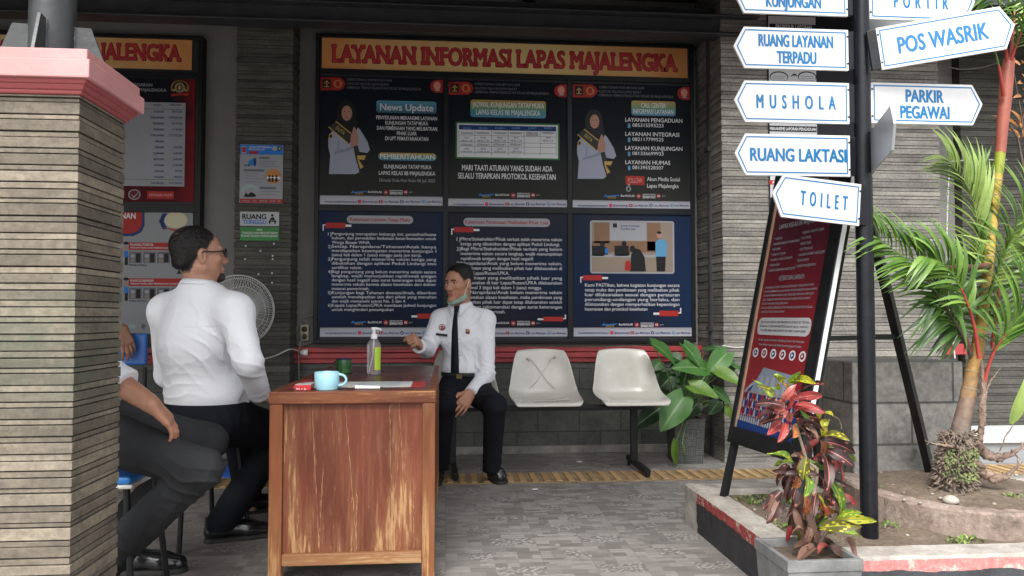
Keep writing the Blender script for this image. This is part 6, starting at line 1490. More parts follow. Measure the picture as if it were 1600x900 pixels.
for (a, b, w_, c_) in CL:
    Ya = 2.46 + random.uniform(-.05, .05); Yb = Ya + random.uniform(-.10, .05)
    A, B = cz(*a, Ya), cz(*b, Yb); fol.use(CP[c_])
    B = A + (B - A) * 1.06
    leaf(fol, A, B, 1.08 * w_ / 2.648 * 2.46 / 1200, (random.uniform(-.6, .6), -0.7, random.uniform(.3, 1)), 'strap', random.uniform(.2, .5), random.uniform(.05, .3), random.uniform(-2.2, 2.2), 12, 4, 0.07, vein=CP[{'dark': 'pink', 'red': 'pink', 'pink': 'red', 'green': 'yellow', 'yellow': 'green', 'orange': 'red', 'olive': 'yellow', 'brown': 'dark'}[c_]], vein2=.45 if c_ in ('green', 'yellow', 'olive', 'orange') else .12)
for k in range(75):     # the crowded inner leaves
    x, y = random.choice(((290, 210), (300, 250), (430, 370), (300, 480), (410, 480), (320, 600), (420, 640), (270, 170)))
    x += random.gauss(0, 50); y += random.gauss(0, 44)
    Ya = 2.50 + random.uniform(-.07, .07); A = cz(x, y, Ya); an = random.uniform(0, 2 * math.pi); l_ = random.uniform(0.035, 0.085)
    B = A + V((math.cos(an) * l_, random.uniform(-.04, .02), math.sin(an) * l_ - 0.02))
    fol.use(CP[random.choice(('dark', 'dark', 'dark', 'brown', 'olive', 'red', 'green'))]); leaf(fol, A, B, random.uniform(.012, .024), (random.uniform(-.6, .6), -.7, random.uniform(.3, 1)), 'strap', .35, .2, random.uniform(-1.2, 1.2), 8, 4, 0.05)
stm.use(M('dry_stem', (0.22, 0.15, 0.10), 0.7, 0.3, 20)); stm.tube([cz(455, 238), cz(478, 250), cz(490, 280), cz(488, 292)], [0.0012, 0.001, 0.001, 0.0012], 5)
fol.build('foliage', cr); stm.build('stems', cr)

# ---- palm
palm = thing('palm_tree', (2.12, 3.08, 0.27), 'red-stemmed palm with shaggy base, yellow ringed trunk and arching fronds', 'palm')
PYd = 3.08
g = G('palm_trunk', 0.7); z_ = g.sep()[2]
ringn = g.noise(3, g.mapped((1, 1, 10)), 6); spot = g.noise(30, detail=5)
c = g.ramp(g.math('ADD', z_, g.math('MULTIPLY', g.math('SUBTRACT', ringn, 0.5), 0.25)), [(0.0, (0.055, 0.045, 0.035)), (0.25, (0.15, 0.122, 0.10)), (0.36, (0.19, 0.135, 0.10)), (0.50, (0.36, 0.21, 0.07)), (1.0, (0.42, 0.31, 0.06))])
c = g.mix(0.6, c, g.ramp(spot, [(0.35, (0.6, 0.58, 0.55)), (0.65, (1.25, 1.22, 1.2))]), 'MULTIPLY'); g.color(c); g.bump(g.math('ADD', spot, ringn), 0.6, 0.006); TRK = g.m
tp = [(1488, 768), (1490, 735), (1497, 700), (1503, 660), (1512, 620), (1520, 580), (1528, 540), (1535, 490), (1541, 445), (1546, 400), (1551, 350), (1556, 305), (1560, 270)]
tr_ = [0.068, 0.066, 0.050, 0.034, 0.030, 0.027, 0.0245, 0.0225, 0.021, 0.0195, 0.0185, 0.018, 0.018]
pts, rr_ = [], []
for i in range(len(tp) - 1):
    A, B = at(*tp[i], PYd), at(*tp[i + 1], PYd)
    for k in range(6):
        u = k / 6; pts.append(A.lerp(B, u)); q = tr_[i] + (tr_[i + 1] - tr_[i]) * u
        rr_.append(q * (1 + (0.07 if (i * 6 + k) % 5 == 0 and i > 3 else 0.0) + (random.uniform(-.06, .06) if i < 3 else 0)))
pts.append(at(*tp[-1], PYd)); rr_.append(0.018)
rings = MB().use(TRK).tube(pts, rr_, 18).use(M('trunk_ring', (0.34, 0.28, 0.17), 0.7, 0.3, 20))
for k in range(26, len(pts) - 1, 4):
    d = (pts[k + 1] - pts[k]).normalized(); rings.tube([pts[k] - d * .002, pts[k] + d * .002], [rr_[k] * 1.05 + .0008] * 2, 18)
rings.build('trunk', palm)
RS = leafmat('crownshaft_red', (0.36, 0.085, 0.06), 0.4, c2=(0.48, 0.16, 0.11)); YG = M('shaft_green', (0.25, 0.30, 0.03), 0.4, 0.15, 8)
MB().use(YG).tube([at(1560, 272, PYd), at(1562, 250, PYd), at(1563, 238, PYd)], [0.0185, 0.02, 0.0205], 16).build('shaft_base', palm)
cs = [(1563, 240), (1566, 200), (1570, 160), (1573, 120), (1577, 92)]
MB().use(RS).tube([at(*p, PYd) for p in cs], [0.0205, 0.023, 0.026, 0.027, 0.022], 18).build('crownshaft', palm)
mb = MB().use(M('shaggy_fibre', (0.075, 0.058, 0.045), 0.9, 0.45, 25, 0.5, 70, c2=(0.18, 0.14, 0.11)))
for k in range(900):      # root stubs and fibres round the foot
    an = random.uniform(0, 2 * math.pi); h = random.random(); c0 = at(1488 + 10 * h, 770 - 95 * h, PYd); r_ = 0.074 - 0.022 * h
    d = V((math.cos(an), math.sin(an), 0)); q = c0 + d * r_ * 0.9; e = q + d * random.uniform(.006, .034) + V((random.uniform(-.01, .01), random.uniform(-.01, .01), random.uniform(-.035, .02)))
    mb.tube([q, e], [random.uniform(.004, .009), random.uniform(.001, .004)], 5)
mb.build('root_stubs', palm)
MOSS = leafmat('moss', (0.10, 0.16, 0.05), 0.8, c2=(0.26, 0.30, 0.12)); mb = MB().use(MOSS)
for k in range(260):
    an = random.uniform(R(200), R(330)); h = random.uniform(.25, .75); c0 = at(1488 + 10 * h, 770 - 95 * h, PYd); q = c0 + V((math.cos(an), math.sin(an), 0)) * (0.088 - 0.022 * h)
    leaf(mb, q, q + V((random.uniform(-.012, .012), -.006, random.uniform(-.014, .010))), .010, (0, -.9, .4), 'lance', .2, .2, 0, 3, 2)
mb.build('moss_patch', palm)
DEAD = M('dead_sheath', (0.13, 0.085, 0.065), 0.8, 0.35, 14, 0.5, 50, c2=(0.24, 0.17, 0.13))
def z4(x, y, Y=PYd): return at(1380 + x / 2.5, 540 + y / 2.5, Y)
for ptsd, rad in (([(385, 60), (392, 180), (385, 300), (375, 390)], [.008, .018, .024, .015]), ([(365, 380), (400, 425), (450, 440), (500, 425), (550, 390)], [.03, .03, .024, .014, .006]), ([(355, 455), (390, 500), (440, 525), (490, 505), (540, 455)], [.032, .034, .028, .014, .005]), ([(275, 392), (235, 390), (165, 375)], [.014, .009, .004]), ([(500, 410), (530, 440)], [.01, .003]), ([(455, 415), (480, 350), (510, 310)], [.005, .004, .004]), ([(395, 190), (420, 140), (450, 95)], [.008, .006, .003]), ([(250, 390), (225, 345), (210, 330)], [.008, .005, .002]), ([(265, 390), (250, 330)], [.006, .002])):
    P_ = [z4(*p, PYd - 0.05) for p in ptsd]; mb = MB().use(DEAD)
    for w_ in range(7 if max(rad) > .015 else 2):     # a bundle of dry fibres
        q, qr = [], []
        for i in range(len(P_) - 1):
            for k in range(5):
                u = k / 5; r_ = (rad[i] + (rad[i + 1] - rad[i]) * u); q.append(P_[i].lerp(P_[i + 1], u) + V((random.uniform(-.45, .45) * r_, random.uniform(-.45, .45) * r_, random.uniform(-.45, .45) * r_))); qr.append(r_ * random.uniform(.25, .5))
        q.append(P_[-1] + V((random.uniform(-.02, .02), 0, random.uniform(-.02, .02)))); qr.append(.001); mb.tube(q, qr, 7)
    mb.build('dead_sheath', palm)
PET = leafmat('petiole_red', (0.40, 0.04, 0.035), 0.4, c2=(0.55, 0.10, 0.07)); FG = leafmat('frond_green', (0.085, 0.20, 0.030), 0.38, c2=(0.20, 0.34, 0.065)); FD = leafmat('frond_dark', (0.035, 0.10, 0.02), 0.38, c2=(0.085, 0.18, 0.035)); FL = leafmat('frond_lime', (0.22, 0.34, 0.07), 0.38, c2=(0.36, 0.48, 0.14))
def frond(path, m, n=26, llen=0.24, wid=0.016, start=0.15, lean=(0, 0, 0), petc=PET, hang=0.25, seed=0, spread=1.0):
    rr = random.Random(seed); P_ = [at(x, y, Y) for x, y, Y in path]; S = []
    for i in range(len(P_) - 1):
        p0, p1, p2, p3 = P_[max(i - 1, 0)], P_[i], P_[i + 1], P_[min(i + 2, len(P_) - 1)]
        for k in range(10):
            u = k / 10; S.append(0.5 * ((2 * p1) + (p2 - p0) * u + (2 * p0 - 5 * p1 + 4 * p2 - p3) * u * u + (3 * p1 - p0 - 3 * p2 + p3) * u ** 3))
    S.append(P_[-1]); N = len(S)
    mb = MB().use(petc); mb.tube(S[:int(N * .45) + 1], [0.009 - 0.005 * i / (N * .45) for i in range(int(N * .45) + 1)], 7); mb.use(m).tube(S[int(N * .45):], [0.004 - 0.003 * i / (N * .55) for i in range(N - int(N * .45))], 6)
    for i in range(n):
        s_ = start + (1 - start) * (i + 0.5) / n; f = s_ * (N - 1); k = min(int(f), N - 2); c = S[k].lerp(S[k + 1], f - k); t = (S[k + 1] - S[k]).normalized()
        L = llen * (0.55 + 0.45 * math.sin(math.pi * min(1, (i + 2) / (n + 2)))) * rr.uniform(.9, 1.1)
        sd = t.cross(V((0, -1, 0.25))).normalized()
        for q in (-1, 1):
            d = (t * rr.uniform(.75, 1.0) + sd * q * 0.75 * spread + V((0, rr.uniform(-.3, .15), -hang * rr.uniform(.3, .95))) + V(lean)).normalized()
            mb.use(m if rr.random() > .15 else FD); leaf(mb, c, c + d * L, wid * rr.uniform(.9, 1.3), (0, -.7, .7), 'lance', .3, .22, rr.uniform(-.3, .3), 6, 2)
    return mb.build('frond', palm)
frond([(1517, 556, 3.07), (1503, 522, 3.03), (1468, 465, 2.98), (1446, 432, 2.93), (1417, 406, 2.88), (1372, 372, 2.83)], FG, 34, 0.27, 0.017, .22, (-.25, 0, .25), DKST, .25, 1)
frond([(1517, 556, 3.08), (1498, 515, 3.05), (1480, 470, 3.03), (1462, 450, 3.01)], FD, 16, 0.28, 0.018, .3, (0, 0, -.7), DKST, .7, 2)
frond([(1540, 440, 3.10), (1534, 400, 3.10), (1524, 330, 3.08), (1508, 285, 3.05), (1480, 252, 3.01)], FL, 30, 0.26, 0.016, .05, (-.25, 0, .35), FG, .05, 3)
frond([(1541, 430, 3.13), (1536, 390, 3.15), (1532, 330, 3.16), (1530, 262, 3.16)], FG, 22, 0.19, 0.015, .15, (.05, 0, .5), FG, 0, 4, .6)
frond([(1550, 545, 3.13), (1555, 500, 3.13), (1570, 400, 3.10), (1598, 335, 3.05), (1640, 300, 2.98)], FG, 30, 0.26, 0.017, .2, (.1, 0, 0), PET, .3, 5)
frond([(1538, 598, 3.03), (1552, 552, 3.00), (1578, 514, 2.96), (1612, 470, 2.91), (1660, 430, 2.83)], FG, 26, 0.27, 0.018, .25, (0, 0, .3), PET, .1, 6)
frond([(1543, 470, 3.03), (1556, 430, 2.99), (1574, 385, 2.95), (1600, 380, 2.91), (1640, 420, 2.88)], FL, 26, 0.22, 0.017, .1, (-.1, 0, -.3), FG, .5, 7)
frond([(1536, 560, 3.13), (1530, 500, 3.15), (1522, 440, 3.18), (1512, 405, 3.19)], FD, 18, 0.22, 0.017, .25, (-.1, 0, -.3), PET, .6, 8)
frond([(1517, 556, 3.08), (1511, 530, 3.07), (1500, 508, 3.07), (1492, 498, 3.07)], FD, 8, 0.2, 0.016, .5, (.2, 0, -.8), PET, .8, 9)
frond([(1575, 110, 3.08), (1590, 65, 3.03), (1612, 20, 2.98), (1650, -10, 2.93)], FG, 22, 0.26, 0.018, .25, (-.1, 0, -.5), PET, .5, 10)
frond([(1575, 110, 3.08), (1570, 60, 3.05), (1562, 10, 3.03), (1540, -50, 2.98), (1500, -80, 2.93)], FG, 24, 0.27, 0.018, .3, (.1, 0, -.6), PET, .6, 11)
frond([(1578, 100, 3.11), (1584, 40, 3.13), (1588, -30, 3.16), (1600, -90, 3.13)], FL, 22, 0.26, 0.018, .25, (0, 0, -.2), PET, .3, 12)
frond([(1568, 150, 3.05), (1562, 110, 3.01), (1556, 84, 2.98), (1550, 60, 2.93)], FG, 8, 0.15, 0.014, .8, (0, 0, .2), PET, .1, 13)
frond([(1530, 560, 2.98), (1520, 500, 2.95), (1496, 440, 2.92), (1470, 410, 2.9), (1440, 400, 2.87)], FG, 24, 0.22, 0.017, .3, (-.1, 0, .1), PET, .5, 15)
MB().use(M('bract_brown', (0.16, 0.07, 0.05), 0.6, 0.25, 12)).tube([at(1544, 416, 3.05), at(1520, 418, 3.02), at(1496, 417, 2.99), at(1462, 421, 2.96)], [0.016, 0.013, 0.014, 0.004], 10).build('dry_bract', palm)
mb = MB().use(FL); leaf(mb, z4(498, 305, 2.98), z4(560, 130, 2.93), 0.05, (0, -.8, .4), 'lance', .3, .1, .2); mb.build('young_leaf', palm)

# ---- shrub with orange leaves at the right edge
sh = thing('orange_leaf_shrub', (2.86, 3.62, 0.16), 'thin shrub with orange young leaves entering at the right edge', 'shrub')
mb = MB().use(DKST); SYy = 3.62
for q in ([(1640, 700), (1625, 500), (1612, 300), (1596, 180), (1580, 90)], [(1625, 480), (1606, 300), (1590, 215), (1578, 195)]): mb.tube([at(x, y, SYy) for x, y in q], [0.012, 0.009, 0.006, 0.004, 0.002][:len(q)], 7)
mb.build('stems', sh)
OL = leafmat('leaf_orange', (0.42, 0.16, 0.045), 0.4, c2=(0.55, 0.28, 0.09)); mb = MB().use(OL)
for (x, y) in ((1590, 190), (1578, 200), (1586, 182), (1600, 175), (1572, 188), (1582, 205), (1596, 205), (1592, 120), (1600, 130), (1588, 140), (1598, 108), (1582, 92), (1596, 85), (1604, 150)):
    A = at(1596 + (x - 1590) * .3, y + 10, SYy); B = at(x + (x - 1594) * .8, y + random.uniform(-14, 14), SYy + random.uniform(-.05, .05)); leaf(mb, A, B, 0.024, (0, -.8, .5), 'lance', .3, .15, random.uniform(-.5, .5), 7, 3)
mb.build('foliage', sh)

# ---- weeds on the soil
mb = MB(); wd = [(1172, 783, .17), (1180, 786, .17), (1165, 779, .17), (1190, 778, .17), (1235, 786, .17), (1500, 772, .27), (1512, 764, .27), (1480, 770, .27), (1530, 760, .27), (1505, 845, .17), (1515, 842, .17), (1495, 848, .17), (1375, 762, .26), (1222, 822, .17), (1576, 775, .27), (1520, 752, .27), (1390, 820, .17), (1265, 880, .225), (1285, 888, .225), (1275, 884, .225)]
for (x, y, z) in wd:
    p = onz(x, y, z)
    for k in range(26):
        q = p + V((random.gauss(0, .022), random.gauss(0, .022), 0)); an = random.uniform(0, 6.28); l_ = random.uniform(.008, .022)
        mb.use(random.choice((FG, FL, MOSS))); leaf(mb, q, q + V((math.cos(an) * l_ * .8, math.sin(an) * l_ * .8, l_ * random.uniform(.4, 1))), l_ * .55, (0, 0, 1), 'lance', .2, .2, 0, 3, 2)
tag(mb.build('weeds', base=(1.6, 3.0, .2)), 'tiny green weeds scattered over the bare soil of the beds', 'weeds', kind='stuff')
mb = MB().use(M('pebble', (0.34, 0.31, 0.27), 0.8, 0.3, 20))
for k in range(150):
    x, y = random.uniform(1.32, 3.2), random.uniform(2.76, 3.58); s_ = random.uniform(.003, .011)
    if ((x - RC[0]) / RRX) ** 2 + ((y - RC[1]) / RRY) ** 2 < 1.05: z = 0.268
    else: z = soil_h(x, y)
    mb.lathe([(0, -s_ * .6), (s_, 0), (s_ * .6, s_ * .5), (0, s_ * .6)], (x, y, z), 6, Matrix.Rotation(random.random() * 3, 3, 'Z'))
p = onz(1485, 783, .272); mb.lathe([(0, -.02), (.035, 0), (.03, .012), (.014, .022), (0, .024)], p, 7)
mb.use(DEAD)
for k in range(60):
    x, y = random.uniform(1.32, 3.2), random.uniform(2.76, 3.58); z = (0.275 if ((x - RC[0]) / RRX) ** 2 + ((y - RC[1]) / RRY) ** 2 < 1.05 else soil_h(x, y) + .004); an = random.uniform(0, 6.28); l_ = random.uniform(.015, .05)
    mb.tube([(x, y, z), (x + math.cos(an) * l_, y + math.sin(an) * l_, z + random.uniform(0, .006))], 0.0012, 4)
tag(mb.build('soil_debris', base=(1.6, 3.0, .17)), 'pebbles and dry twigs strewn over the soil of the planting beds', 'debris', kind='stuff')

# ================================================================== PEOPLE
SKIN = M('skin', (0.41, 0.20, 0.125), 0.45, 0.10, 25, 0.08, 120, sss=0.12)
SKIN_L = M('skin_light', (0.42, 0.215, 0.138), 0.45, 0.10, 25, 0.08, 120, sss=0.12)
SKIN_D = M('skin_deep', (0.29, 0.14, 0.088), 0.5, 0.12, 25, 0.1, 120, sss=0.1)
LIP = M('lips', (0.32, 0.115, 0.09), 0.4, 0.1, 30); HAIR = M('hair_black', (0.012, 0.010, 0.009), 0.5, 0.4, 60, 0.6, 220, spec=0.4); EYEW = M('eye_white', (0.6, 0.56, 0.52), 0.25, 0.03, 9); EYED = M('eye_dark', (0.012, 0.008, 0.006), 0.15, 0.1, 9)
STUB = M('stubble', (0.16, 0.085, 0.06), 0.55, 0.25, 120, 0.2, 200); BEARD = M('beard', (0.03, 0.02, 0.017), 0.6, 0.4, 90, 0.4, 220); BALD = M('thin_hair', (0.075, 0.042, 0.03), 0.45, 0.45, 70, 0.2, 220)
SHIRT = M('shirt_white', (0.76, 0.77, 0.80), 0.75, 0.02, 5, 0.08, 300); SHIRT2 = M('shirt_white_cream', (0.72, 0.73, 0.77), 0.75, 0.02, 5, 0.08, 300)
BLACKT = M('trousers_black', (0.009, 0.010, 0.014), 0.85, 0.25, 6, 0.15, 300, spec=0.15); GREYT = M('trousers_grey', (0.026, 0.027, 0.029), 0.9, 0.18, 9, 0.25, 350, spec=0.15); NAVYT = M('tie_navy', (0.007, 0.009, 0.018), 0.65, 0.2, 30, 0.1, 400, spec=0.2)
SHOE = M('shoe_leather', (0.010, 0.010, 0.011), 0.22, 0.3, 9, 0.06, 60, coat=0.3); SOLE = M('shoe_sole', (0.014, 0.013, 0.012), 0.7, 0.2, 20); BLUESH = M('shirt_blue', (0.012, 0.035, 0.11), 0.8, 0.2, 6, 0.1, 200)

def nrm(v): v = np.array(v, float); return v / np.linalg.norm(v)
class Frame:
    """o origin; l person's left, f forward, u up"""
    def __init__(s, o, f, u=(0, 0, 1)):
        s.o = np.array(o, float); f = nrm(f); u = nrm(u); s.l = nrm(np.cross(u, f)); s.u = nrm(np.cross(f, s.l)); s.f = f
        s.A = np.stack([s.l, s.f, s.u], 1)
    def __call__(s, x, y, z): return s.o + s.l * x + s.f * y + s.u * z
    def inv(s, P): return (np.asarray(P) - s.o) @ s.A
def head(S, H, neck, sc_=1.0, chub=0.0):
    """skull, face, ears and neck; H is the head frame centred between the ears"""
    h = lambda x, y, z: H(x * sc_, y * sc_, z * sc_)
    E = lambda c, r, k=.02, op=1: S.ell(h(*c), [q * sc_ for q in r], H.A, k * sc_, op)
    C = lambda a, b, ra, rb, k=.015, op=1: S.cone(h(*a), h(*b), ra * sc_, rb * sc_, k * sc_, op)
    E((0, -.018, .040), (.076, .097, .084)); E((0, .018, .020), (.069, .080, .075))
    E((0, .036, -.045), (.058 + chub, .058, .078), .03); C((-.05 - chub, .002, -.062), (0, .078, -.104), .022, .020); C((.05 + chub, .002, -.062), (0, .078, -.104), .022, .020)
    C((-.010, .086, -.108), (.010, .086, -.108), .016, .016, .012)
    for q in (-1, 1):
        E((q * .044, .064, -.026), (.022, .022, .020), .02)
        E((q * .031, .098, .002), (.018, .014, .012), .012, -1)
        E((q * (.079), -.006, -.012), (.010, .020, .034), .010); E((q * .086, .003, -.010), (.008, .010, .020), .006, -1)
        S.ball(h(q * .0125, .103, -.040), .0095 * sc_, .008 * sc_)
    C((-.040, .083, .020), (.040, .083, .020), .011, .011, .014)
    C((0, .092, .006), (0, .114, -.036), .007, .0125, .010)
    C((-.021, .094, -.067), (.021, .094, -.067), .0055, .0055, .006); C((-.017, .093, -.077), (.017, .093, -.077), .0068, .0068, .006)
    S.cone(h(0, -.025, -.05), neck, .056 * sc_, .062 * sc_, .03)
def eye_sel(H, sc_, base=0, lip=1, brow=2, white=3, dark=4, extra=None):
    def sel(C):
        q = H.inv(C) / sc_; m = np.full(len(C), base)
        if extra is not None: m = extra(q, m)
        m[(np.abs(q[:, 0]) < .022) & (q[:, 1] > .086) & (q[:, 2] > -.083) & (q[:, 2] < -.064)] = lip
        a = np.abs(q[:, 0])
        m[(a > .013) & (a < .047) & (q[:, 1] > .068) & (np.abs(q[:, 2] - (.0215 - .25 * np.abs(a - .030))) < .0042)] = brow
        e = (a - .031) ** 2 / .0125 ** 2 + (q[:, 2] + .001) ** 2 / .0050 ** 2
        m[(e < 1) & (q[:, 1] > .066)] = white; m[(e < 1) & (q[:, 1] > .066) & (np.abs(a - .031 + 0.002) < .0058)] = dark
        m[(e >= 1) & (e < 1.7) & (q[:, 1] > .066) & (q[:, 2] > .001)] = brow
        return m
    return sel
def hand(S, wrist, d, palm_n, thumb, curl=(20, 25, 15), curls=None, spread=0.05, sc_=1.0, thumb_in=0.3):
    """palm, four jointed fingers and a thumb growing out of the side of the palm"""
    d = nrm(d); n = nrm(np.array(palm_n, float) - d * np.dot(palm_n, d)); t = nrm(np.cross(n, d));
    if np.dot(t, thumb) < 0: t = -t
    w = np.array(wrist, float); s = sc_
    K = []
    for i, (off, up) in enumerate(((.030, .088), (.010, .092), (-.010, .088), (-.029, .080))):
        k = w + d * up * s + t * off * s; K.append(k)
        S.cone(w + t * off * .55 * s, k, .0165 * s, .0115 * s, .014)
    S.cone(w + t * .018 * s + d * .02 * s, K[0], .017 * s, .0105 * s, .014)
    lens = ((.043, .025, .020), (.047, .029, .021), (.043, .027, .020), (.034, .020, .018))
    for i in range(4):
        c = (curls[i] if curls else curl); a = 0; p = K[i]; dd = d + t * (spread * (1.5 - i))
        dd = nrm(dd); r0 = (.0098, .0100, .0095, .0085)[i] * s
        for j in range(3):
            a += math.radians(c[j]); v = dd * math.cos(a) + n * math.sin(a); q = p + v * lens[i][j] * s
            S.cone(p, q, r0 * (1 - .10 * j), r0 * (.92 - .12 * j), .004); p = q
    b = w + t * .028 * s + d * .022 * s
    v1 = nrm(t * .75 + d * .75 + n * thumb_in); p1 = b + v1 * .042 * s; v2 = nrm(t * (.25 - thumb_in * .9) + d * .9 + n * (thumb_in * 1.1)); p2 = p1 + v2 * .032 * s; p3 = p2 + nrm(v2 + n * thumb_in * .6 - t * thumb_in * .5) * .026 * s
    S.cone(w + t * .012 * s, b, .017 * s, .016 * s, .014); S.chain([b, p1, p2, p3], [.0150 * s, .0115 * s, .0105 * s, .0085 * s], .008)
def shoe(name, heel, toe, parent, sc_=1.0, laces=True):
    """oxford shoe from heel to toe on the ground"""
    heel, toe = np.array(heel, float), np.array(toe, float); f = nrm([toe[0] - heel[0], toe[1] - heel[1], 0]); L = np.linalg.norm(toe - heel); F_ = Frame([heel[0], heel[1], heel[2]], f)
    S = SDF(.004); k = .02
    S.cone(F_(0, .035, .045), F_(0, .075, .05), .034, .036, k); S.cone(F_(0, .035, .045), F_(0, .04, .10), .034, .040, k); S.cone(F_(0, .08, .058), F_(0, L * .62, .043), .038, .040, k)
    S.cone(F_(.004, L * .60, .036), F_(.002, L - .045, .030), .043, .036, k); S.cut(-F_.u, F_(0, 0, .022)); S.cut(F_.u, F_(0, 0, .108))
    P, Q = S.run(1); o = skinmesh(name, P, Q, [SHOE], parent)
    T = SDF(.004); T.cone(F_(0, .034, .0), F_(0, .08, .0), .037, .036, .02); T.cone(F_(0, .08, 0), F_(.004, L * .62, 0), .034, .045, .02); T.cone(F_(.004, L * .62, 0), F_(.002, L - .044, 0), .045, .040, .02)
    T.cut(F_.u, F_(0, 0, .021)); T.cut(-F_.u, F_(0, 0, 0)); P, Q = T.run(0); skinmesh('sole', P, Q, [SOLE], o)
    if laces:
        bv = bvh_of(*S.run(1)) if False else None
        mb = MB().use(M('lace', (0.03, 0.03, 0.03), 0.6))
        for i in range(4):
            y = .10 + .018 * i; z = .090 - .012 * i
            mb.tube([V(F_(-.018, y, z - .006)), V(F_(0, y + .004, z + .003)), V(F_(.018, y, z - .006))], .0022, 5)
        mb.build('laces', o)
    return o
def combine(*fs):
    return lambda P: sum(f(P) for f in fs)
def collar(name, neck, fr, r, h, parent, m, open_=28, spread=0.028, tilt=0.0, points=0.05):
    """folded shirt collar with two points at the front"""
    mb = MB().use(m); n = 40; inner, outer, fold = [], [], []
    for i in range(n + 1):
        a = math.radians(90 + open_ / 2 + (360 - open_) * i / n); c, s_ = math.cos(a), math.sin(a)
        e = min(i, n - i) / n; pt = math.exp(-(e / .07) ** 2)
        top = h * (1 - .35 * max(0, s_) ** 2)
        base = fr(c * r * 1.02, s_ * r * 1.0, -.006); up = fr(c * (r + .001), s_ * (r + .001), top); dn = fr(c * (r + .017 + points * .25 * pt), s_ * (r + .017 + points * .55 * pt) , top - h * .80 - points * pt * .95)
        inner.append(base); fold.append(up); outer.append(dn)
    k = n + 1; mid = [fr.o + (np.array(u) - fr.o) * 1.0 + (np.array(d) - np.array(u)) * .12 + fr.u * .004 for u, d in zip(fold, outer)]
    mb.add(inner + fold + mid + outer, [(r_ * k + i, r_ * k + i + 1, (r_ + 1) * k + i + 1, (r_ + 1) * k + i) for r_ in range(3) for i in range(n)], True)
    o = mb.build(name, parent); q = o.modifiers.new('thickness', 'SOLIDIFY'); q.thickness = .0025; q.offset = 0
    return o
def drape(bv, pts, normal_dir, off):
    out = []
    for p in pts:
        d = V(normal_dir).normalized(); hit, nn_, i, dist = bv.ray_cast(V(p) - d * .5, d, 1.0)
        out.append((hit if hit is not None else V(p)) - d * off)
    return out
def strip_on(bv, line_, widths, side, d, off, thick=.004):
    """ribbon laid on a surface"""
    side = V(side).normalized(); A = drape(bv, [V(p) - side * w_ for p, w_ in zip(line_, widths)], d, off); Cc = drape(bv, line_, d, off + .003); B = drape(bv, [V(p) + side * w_ for p, w_ in zip(line_, widths)], d, off)
    n = len(A); vs_ = A + Cc + B; fs = [(i, i + 1, n + i + 1, n + i) for i in range(n - 1)] + [(n + i, n + i + 1, 2 * n + i + 1, 2 * n + i) for i in range(n - 1)]
    return vs_, fs
def n3(p): return np.array(p, float)

def hairzone(q, front, fz, nape=-.052):
    x, y, z = q[:, 0], q[:, 1], q[:, 2]      # positive inside the hair, q in head coordinates
    s1 = np.clip((y - (front - .050)) / .050, 0, 1); line_ = 0.004 + (fz - .004) * (s1 * s1 * (3 - 2 * s1))
    s2 = np.clip((y + .055) / .040, 0, 1); line_ = np.where(y < -.010, nape + (.004 - nape) * s2, line_)
    ear = ((np.abs(x) > .068) & ((y + .004) ** 2 / .026 ** 2 + (z + .012) ** 2 / .038 ** 2 < 1))
    d = z - line_ - np.clip((y - front) * 2, 0, 1)
    return np.where(ear, -1, d)
def strands(P, Q, H, n, parent, L=.013, seed=1):
    '''short hairs combed back and down over the hair mass'''
    r_ = np.random.default_rng(seed); T = P[Q]; c = T.mean(1); nm = np.cross(T[:, 2] - T[:, 0], T[:, 3] - T[:, 1]); nm /= np.linalg.norm(nm, axis=1)[:, None] + 1e-12
    out = c - H.o; nm = np.where(((nm * out).sum(1) < 0)[:, None], -nm, nm)
    k = r_.integers(0, len(Q), n); c, nm = c[k], nm[k]
    fl = (-H.f * .8 - H.u * .55)[None] + r_.normal(0, .35, (n, 3)); d = fl - nm * (fl * nm).sum(1)[:, None]; d /= np.linalg.norm(d, axis=1)[:, None]
    d = d * .93 + nm * r_.uniform(.12, .45, (n, 1)); sd = np.cross(d, nm); sd /= np.linalg.norm(sd, axis=1)[:, None]; l = L * r_.uniform(.5, 1.2, (n, 1)); w = .0007
    a = c + sd * w; b = c - sd * w; e = c + d * l - nm * l * .12
    V_ = np.stack([a, b, e], 1).reshape(-1, 3); mb = MB().use(HAIR); mb.add(V_, [(3 * i, 3 * i + 1, 3 * i + 2) for i in range(n)]); mb.build('strands', parent)
# ---------------------------------------------------------------- the man in the tie on the bench
A = thing('person', (0.12, 4.75, 0), 'young man in white shirt and black tie on the bench, mask under chin, fist raised', 'person')
HA = Frame(at(717.5, 441.5, 4.93), (-.66, -.75, -.09)); sA = .97
pelv, chest, neckA = n3(at(727, 600, 4.95)), n3(at(727, 530, 4.97)), n3(at(720, 480, 4.965))
shL, shR = n3(at(758, 500, 4.92)), n3(at(689, 499, 5.02))
TA = Frame(chest, (-.33, -.94, -.06))
elL, wrL = n3(at(760, 584, 4.84)), n3(at(737, 613, 4.66)); elR, wrR = n3(at(667, 546, 4.88)), n3(at(655, 541, 4.66))
hipL, knL, anL = n3(at(742, 610, 4.92)), n3(at(773, 634, 4.50)), n3(at(768, 726, 4.66)); hipR, knR, anR = n3(at(710, 612, 4.97)), n3(at(693, 632, 4.56)), n3(at(688, 718, 4.75))
S = SDF(.0042)
head(S, HA, neckA + TA.f * .0, sA)
S.cone(neckA, chest, .045, .06, .04); S.ell(chest, (.10, .055, .13), TA.A, .04); S.cone(chest, pelv, .06, .08, .04)
for s_, e, w_ in ((shL, elL, wrL), (shR, elR, wrR)): S.cone(neckA, s_, .032, .036, .03); S.cone(s_, e, .038, .034, .02); S.cone(e, w_, .038, .026, .015)
